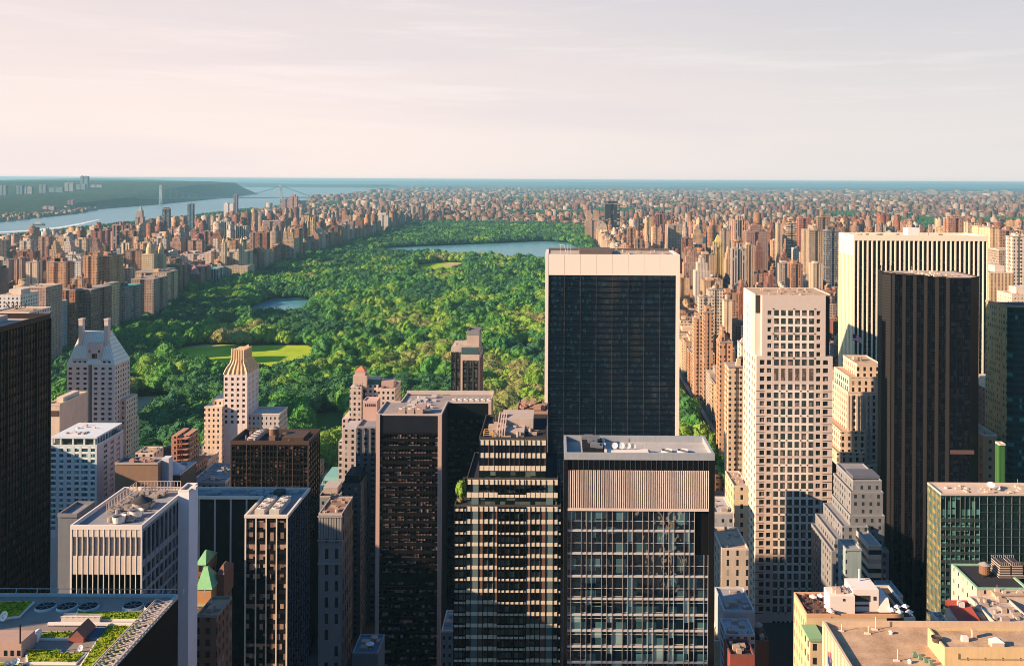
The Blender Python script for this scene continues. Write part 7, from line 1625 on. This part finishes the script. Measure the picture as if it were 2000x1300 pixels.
for k in range(8):
    v, f = crown_mesh(k + 3, ((1.0, 1.0), (1.12, .86), (.88, 1.12))[k % 3]); me = bpy.data.meshes.new('crown'); me.from_pydata(v, [], f)
    me.materials.append(LM[(0, 1, 1, 2, 0, 1, 2, 3)[k]]); CM.append(me)
def pip(x, y, P):
    s = False
    for i in range(len(P)):
        (a, b), (c, d_) = P[i], P[i-1]
        if (b > y) != (d_ > y) and x < (c - a) * (y - b) / (d_ - b) + a: s = not s
    return s
polys = [RES, LAKE, LAWN, GL, BF, GR]; bbs = [(min(p[0] for p in P), max(p[0] for p in P), min(p[1] for p in P), max(p[1] for p in P)) for P in polys]
trees = []; y = GY0 + 6; r = random.Random(21)
ROADS = [lambda x, y: abs(x - (-560 + 60*math.sin(y*.004))) < 6, lambda x, y: abs(x - (30 + 45*math.sin(y*.0035 + 1))) < 6]
while y < GY1 - 4:
    x = GX0 + 5; step = 14.6 if y < 2200 else 15.5
    while x < GX1 - 3:
        X, Y = x + r.uniform(-5, 5), y + r.uniform(-5, 5); x += step
        if any(f(X, Y) for f in ROADS) and r.random() < .8: continue
        if any(b[0] < X < b[1] and b[2] < Y < b[3] and pip(X, Y, P) for b, P in zip(bbs, polys)): continue
        if any(b[0] < X < b[1] and b[2] < Y + 16 < b[3] and pip(X, Y + 16, P) for b, P in zip(bbs, polys)): continue
        if noise.noise(Vector((X*.012, Y*.012, 2))) > .52: continue
        px, py = proj(X, Y, 12)
        if px < 90 and Y < 1500: continue
        if px < -30: continue
        big = noise.noise(Vector((X*.006, Y*.006, 7))); sz = r.choice((.62, .8, .9, 1.0, 1.1, 1.25)) * (1.06 + .3*big)
        cn = 1.5*noise.noise(Vector((X*.009, Y*.006, 11))) + r.uniform(-.28, .28) + (.30 if X > -330 and Y < 1900 else -.08) - (.25 if Y > 2900 else 0)  # central front trees biased to yellow green as a painted sunlit patch
        kind = 0 if cn < -.12 else 1 if cn < .25 else 2 if cn < .68 else 3
        trees.append((X, Y, sz, kind, px, py))
    y += step
for k in range(90):     # avenue trees along the east wall of the park
    Y = GY0 + 6 + k * 11; trees.append((144 + r.uniform(-1, 1), Y, r.uniform(.55, .75), 1, *proj(144, Y, 8)))
KV = {0: [0, 4], 1: [1, 2, 5], 2: [3, 6], 3: [7]}
TH, TR = 19.0, 13.0
near_t = [q for q in trees if 0 < q[4] < 2000 and q[5] < 1290 and not any(a < q[4] < b and c < q[5] < d_ for a, b, c, d_ in HERO)]
near_t.sort(key=lambda q: q[1] / (q[2] ** .8)); ind = near_t[:300]; inds = set(id(q) for q in ind)
TRK = MB(); TRK.cyl(0, 0, -.1, .42, .045, .028, 8)
for k in range(4): TRK.bar((0, 0, .32), (.3*math.cos(k*1.57+.5), .3*math.sin(k*1.57+.5), .56), .028)
tme = bpy.data.meshes.new('trunk'); tme.from_pydata(TRK.v, [], TRK.f); tme.materials.append(plain((.07, .05, .035)))
TN = ['dark green', 'mid green', 'yellow green', 'olive']
def zone(q):
    px = q[4]
    return 'behind the golden crowned tower' if 380 < px < 560 else 'left of the golden crowned tower' if 240 < px <= 380 else 'around the steep copper roofed tower' if px <= 240 else 'between the golden crown and the red cupola' if px < 680 else 'around the arched window tower' if px < 1066 else 'along the avenue right of the travertine slab'
for q in ind:
    X, Y, sz, kind, px, py = q; k = r.choice(KV[kind])
    T = thing('park_tree', f'{TN[kind]} leafy park tree {zone(q)}', 'tree', (X, Y, .15), f'{TN[kind]} trees {zone(q)}')
    T.rotation_euler.z = r.uniform(0, 6.28); T.scale = (TR*sz, TR*sz, TH*sz*r.uniform(.85, 1.1))
    o = bpy.data.objects.new('crown', CM[k]); COL.objects.link(o); o.parent = T; o.location = (0, 0, .05)
    o = bpy.data.objects.new('trunk', tme); COL.objects.link(o); o.parent = T
rest_t = [q for q in trees if id(q) not in inds]
# street and yard trees of the far quarters
for k in range(9000):
    Y = r.uniform(900, 9000) ; X = r.uniform(-.6, .55) * Y
    if GX0 - 30 < X < GX1 + 30 and Y < GY1 + 10: continue
    if X < shore(Y, WS) + 10 and X > shore(max(Y, 1500), ES): continue
    if X < shore(max(Y, 1500), ES): continue
    if Y < 4000 and r.random() < .5: continue
    if noise.noise(Vector((X*.0011, Y*.0011, 5))) > .30 and r.random() < .1: continue
    rest_t.append((X, Y, r.uniform(.5, .9), 0 if r.random() < .6 else 1, 0, 0))
for k in range(2600):     # belts of trees on the near riverbank and patches of far parkland
    Y = r.uniform(2600, 7500); X = shore(Y, WS) + r.uniform(5, 90); rest_t.append((X, Y, r.uniform(.6, 1.0), 0, 0, 0))
n_p = 0
while n_p < 9000:
    Y = r.uniform(4650, 12500); X = r.uniform(-.25, .55) * Y
    if noise.noise(Vector((X*.0011, Y*.0011, 5))) > .33: rest_t.append((X, Y, r.uniform(.9, 1.5), 0, 0, 0)); n_p += 1
src = bpy.data.collections.new('crown shapes')
for k, me in enumerate(CM): o = bpy.data.objects.new(f'crown_shape_{k}', me); src.objects.link(o)
pts = np.array([(q[0], q[1], .15) for q in rest_t], np.float32); me = bpy.data.meshes.new('park_woodland'); me.vertices.add(len(pts)); me.vertices.foreach_set('co', pts.reshape(-1)); me.materials.append(LM[0])
def attr(n, ty, dom, arr, f):
    a = me.attributes.new(n, ty, dom); a.data.foreach_set(f, arr)
attr('idx', 'INT', 'POINT', np.array([r.choice(KV[q[3]]) for q in rest_t], np.int32), 'value')
rot = np.zeros((len(pts), 3), np.float32); rot[:, 2] = [r.uniform(0, 6.28) for _ in rest_t]; attr('rot', 'FLOAT_VECTOR', 'POINT', rot.reshape(-1), 'vector')
scl = np.array([(TR*q[2], TR*q[2], TH*q[2]*r.uniform(.85, 1.1)) for q in rest_t], np.float32); attr('scl', 'FLOAT_VECTOR', 'POINT', scl.reshape(-1), 'vector')
o = bpy.data.objects.new('park_woodland', me); COL.objects.link(o); tag(o, 'dense green woodland filling the park up to its lakes and lawns', kind='stuff')
gn = bpy.data.node_groups.new('woodland', 'GeometryNodeTree'); gn.interface.new_socket('Geometry', in_out='INPUT', socket_type='NodeSocketGeometry'); gn.interface.new_socket('Geometry', in_out='OUTPUT', socket_type='NodeSocketGeometry')
ni, no = gn.nodes.new('NodeGroupInput'), gn.nodes.new('NodeGroupOutput'); ci = gn.nodes.new('GeometryNodeCollectionInfo'); ci.inputs['Collection'].default_value = src; ci.inputs['Separate Children'].default_value = True; ci.inputs['Reset Children'].default_value = True
ip = gn.nodes.new('GeometryNodeInstanceOnPoints'); ip.inputs['Pick Instance'].default_value = True
def na(n, ty):
    a = gn.nodes.new('GeometryNodeInputNamedAttribute'); a.data_type = ty; a.inputs[0].default_value = n; return [s for s in a.outputs if s.enabled][0]
mp = gn.nodes.new('GeometryNodeMeshToPoints')
gn.links.new(ni.outputs[0], mp.inputs[0]); gn.links.new(mp.outputs[0], ip.inputs['Points']); gn.links.new(ci.outputs[0], ip.inputs['Instance'])
gn.links.new(na('idx', 'INT'), ip.inputs['Instance Index']); gn.links.new(na('rot', 'FLOAT_VECTOR'), ip.inputs['Rotation']); gn.links.new(na('scl', 'FLOAT_VECTOR'), ip.inputs['Scale']); gn.links.new(ip.outputs[0], no.inputs[0])
md = o.modifiers.new('scatter', 'NODES'); md.node_group = gn
# ---------------- streets below ----------------
road = plain((.05, .05, .052), .85)
mb = MB(); mb.box(147, 163, 300, 4500, 0, .05); tag(link('avenue', mb, road), kind='structure')
mb = MB(); mb.box(141, 147, 780, 4500, 0, .2); mb.box(163, 167.5, 300, 4500, 0, .2); tag(link('avenue_pavement', mb, plain((.30, .28, .26))), kind='structure')
mb = MB(); mb.box(-400, 400, 752, 768, .004, .054); tag(link('park_side_street', mb, road), kind='structure')
mb = MB(); mb.box(-128, -112, 200, 752, 0, .05); tag(link('west_avenue', mb, road), kind='structure')
mb = MB()
for k in range(60):
    for q in (151, 155, 159): mb.box(q - .08, q + .08, 300 + k*12, 303 + k*12, .054, .056)
tag(link('lane_marking', mb, plain((.6, .58, .5))), kind='structure')
CC = [((.55, .38, .03), 'yellow taxi'), ((.04, .04, .045), 'black car'), ((.5, .5, .5), 'silver car'), ((.6, .58, .55), 'white car'), ((.3, .05, .04), 'red car')]
PL = ['first', 'second', 'third', 'fourth', 'fifth', 'sixth', 'seventh', 'eighth', 'ninth', 'tenth', 'eleventh', 'twelfth']
for k in range(12):
    Y = 800 + k * 34 + r.uniform(-6, 6); c_, n_ = CC[k % 5]; car((149.5, 153, 157, 161)[k % 4], Y, .055, -math.pi/2, c_, f'{n_}, {PL[k]} car up the avenue beside the park wall')
for k, (X, Y, a_, ci_) in enumerate(((-124, 505, 1.57, 3), (-120, 516, 1.57, 1), (-116, 499, -1.57, 2), (-124.5, 522, 1.57, 0), (-120.5, 486, 1.57, 0), (-116, 512, -1.57, 4), (-116.2, 476, -1.57, 1), (-124, 470, 1.57, 2))):
    car(X, Y, .055, a_, CC[ci_][0], f'{CC[ci_][1]}, {PL[k]} car in the dark street between the towers')
mb = MB()
for k in range(40):
    for q in (-122.2, -118.2): mb.box(q - .08, q + .08, 380 + k*9, 383 + k*9, .054, .056)
tag(link('lane_marking', mb, plain((.6, .58, .5))), kind='structure')
# plantings on the terrace of the stepped tower
def small_tree(x, y, z, h, label, kind, cat='shrub', name='terrace_shrub'):
    T = thing(name, label, cat, (x, y, z)); T.scale = (h*.45, h*.45, h)
    o = bpy.data.objects.new('crown', CM[KV[kind][0]]); COL.objects.link(o); o.parent = T
    o = bpy.data.objects.new('trunk', tme); COL.objects.link(o); o.parent = T
small_tree(xof(906, 324), 324, zof(976, 324), 6.2, 'bright green tree on the terrace of the stepped cream banded tower', 2, 'tree', 'terrace_tree')
small_tree(xof(903, 323), 323, zof(984, 323), 2.6, 'reddish low bush under the bright terrace tree', 3)

# ---------------- the air ----------------
hz = bpy.data.materials.new('haze'); hz.use_nodes = True; t = NT(hz.node_tree)
pv = t.node('ShaderNodeVolumePrincipled'); pv.inputs['Color'].default_value = (.34, .70, .86, 1); pv.inputs['Density'].default_value = HAZE_D; pv.inputs['Anisotropy'].default_value = 0.1
ou = t.node('ShaderNodeOutputMaterial'); t.l.new(pv.outputs[0], ou.inputs[1])
mb = MB(); mb.box(-47000, 47000, -47000, 47000, -1, 268); o = link('haze', mb, hz); tag(o, kind='stuff')
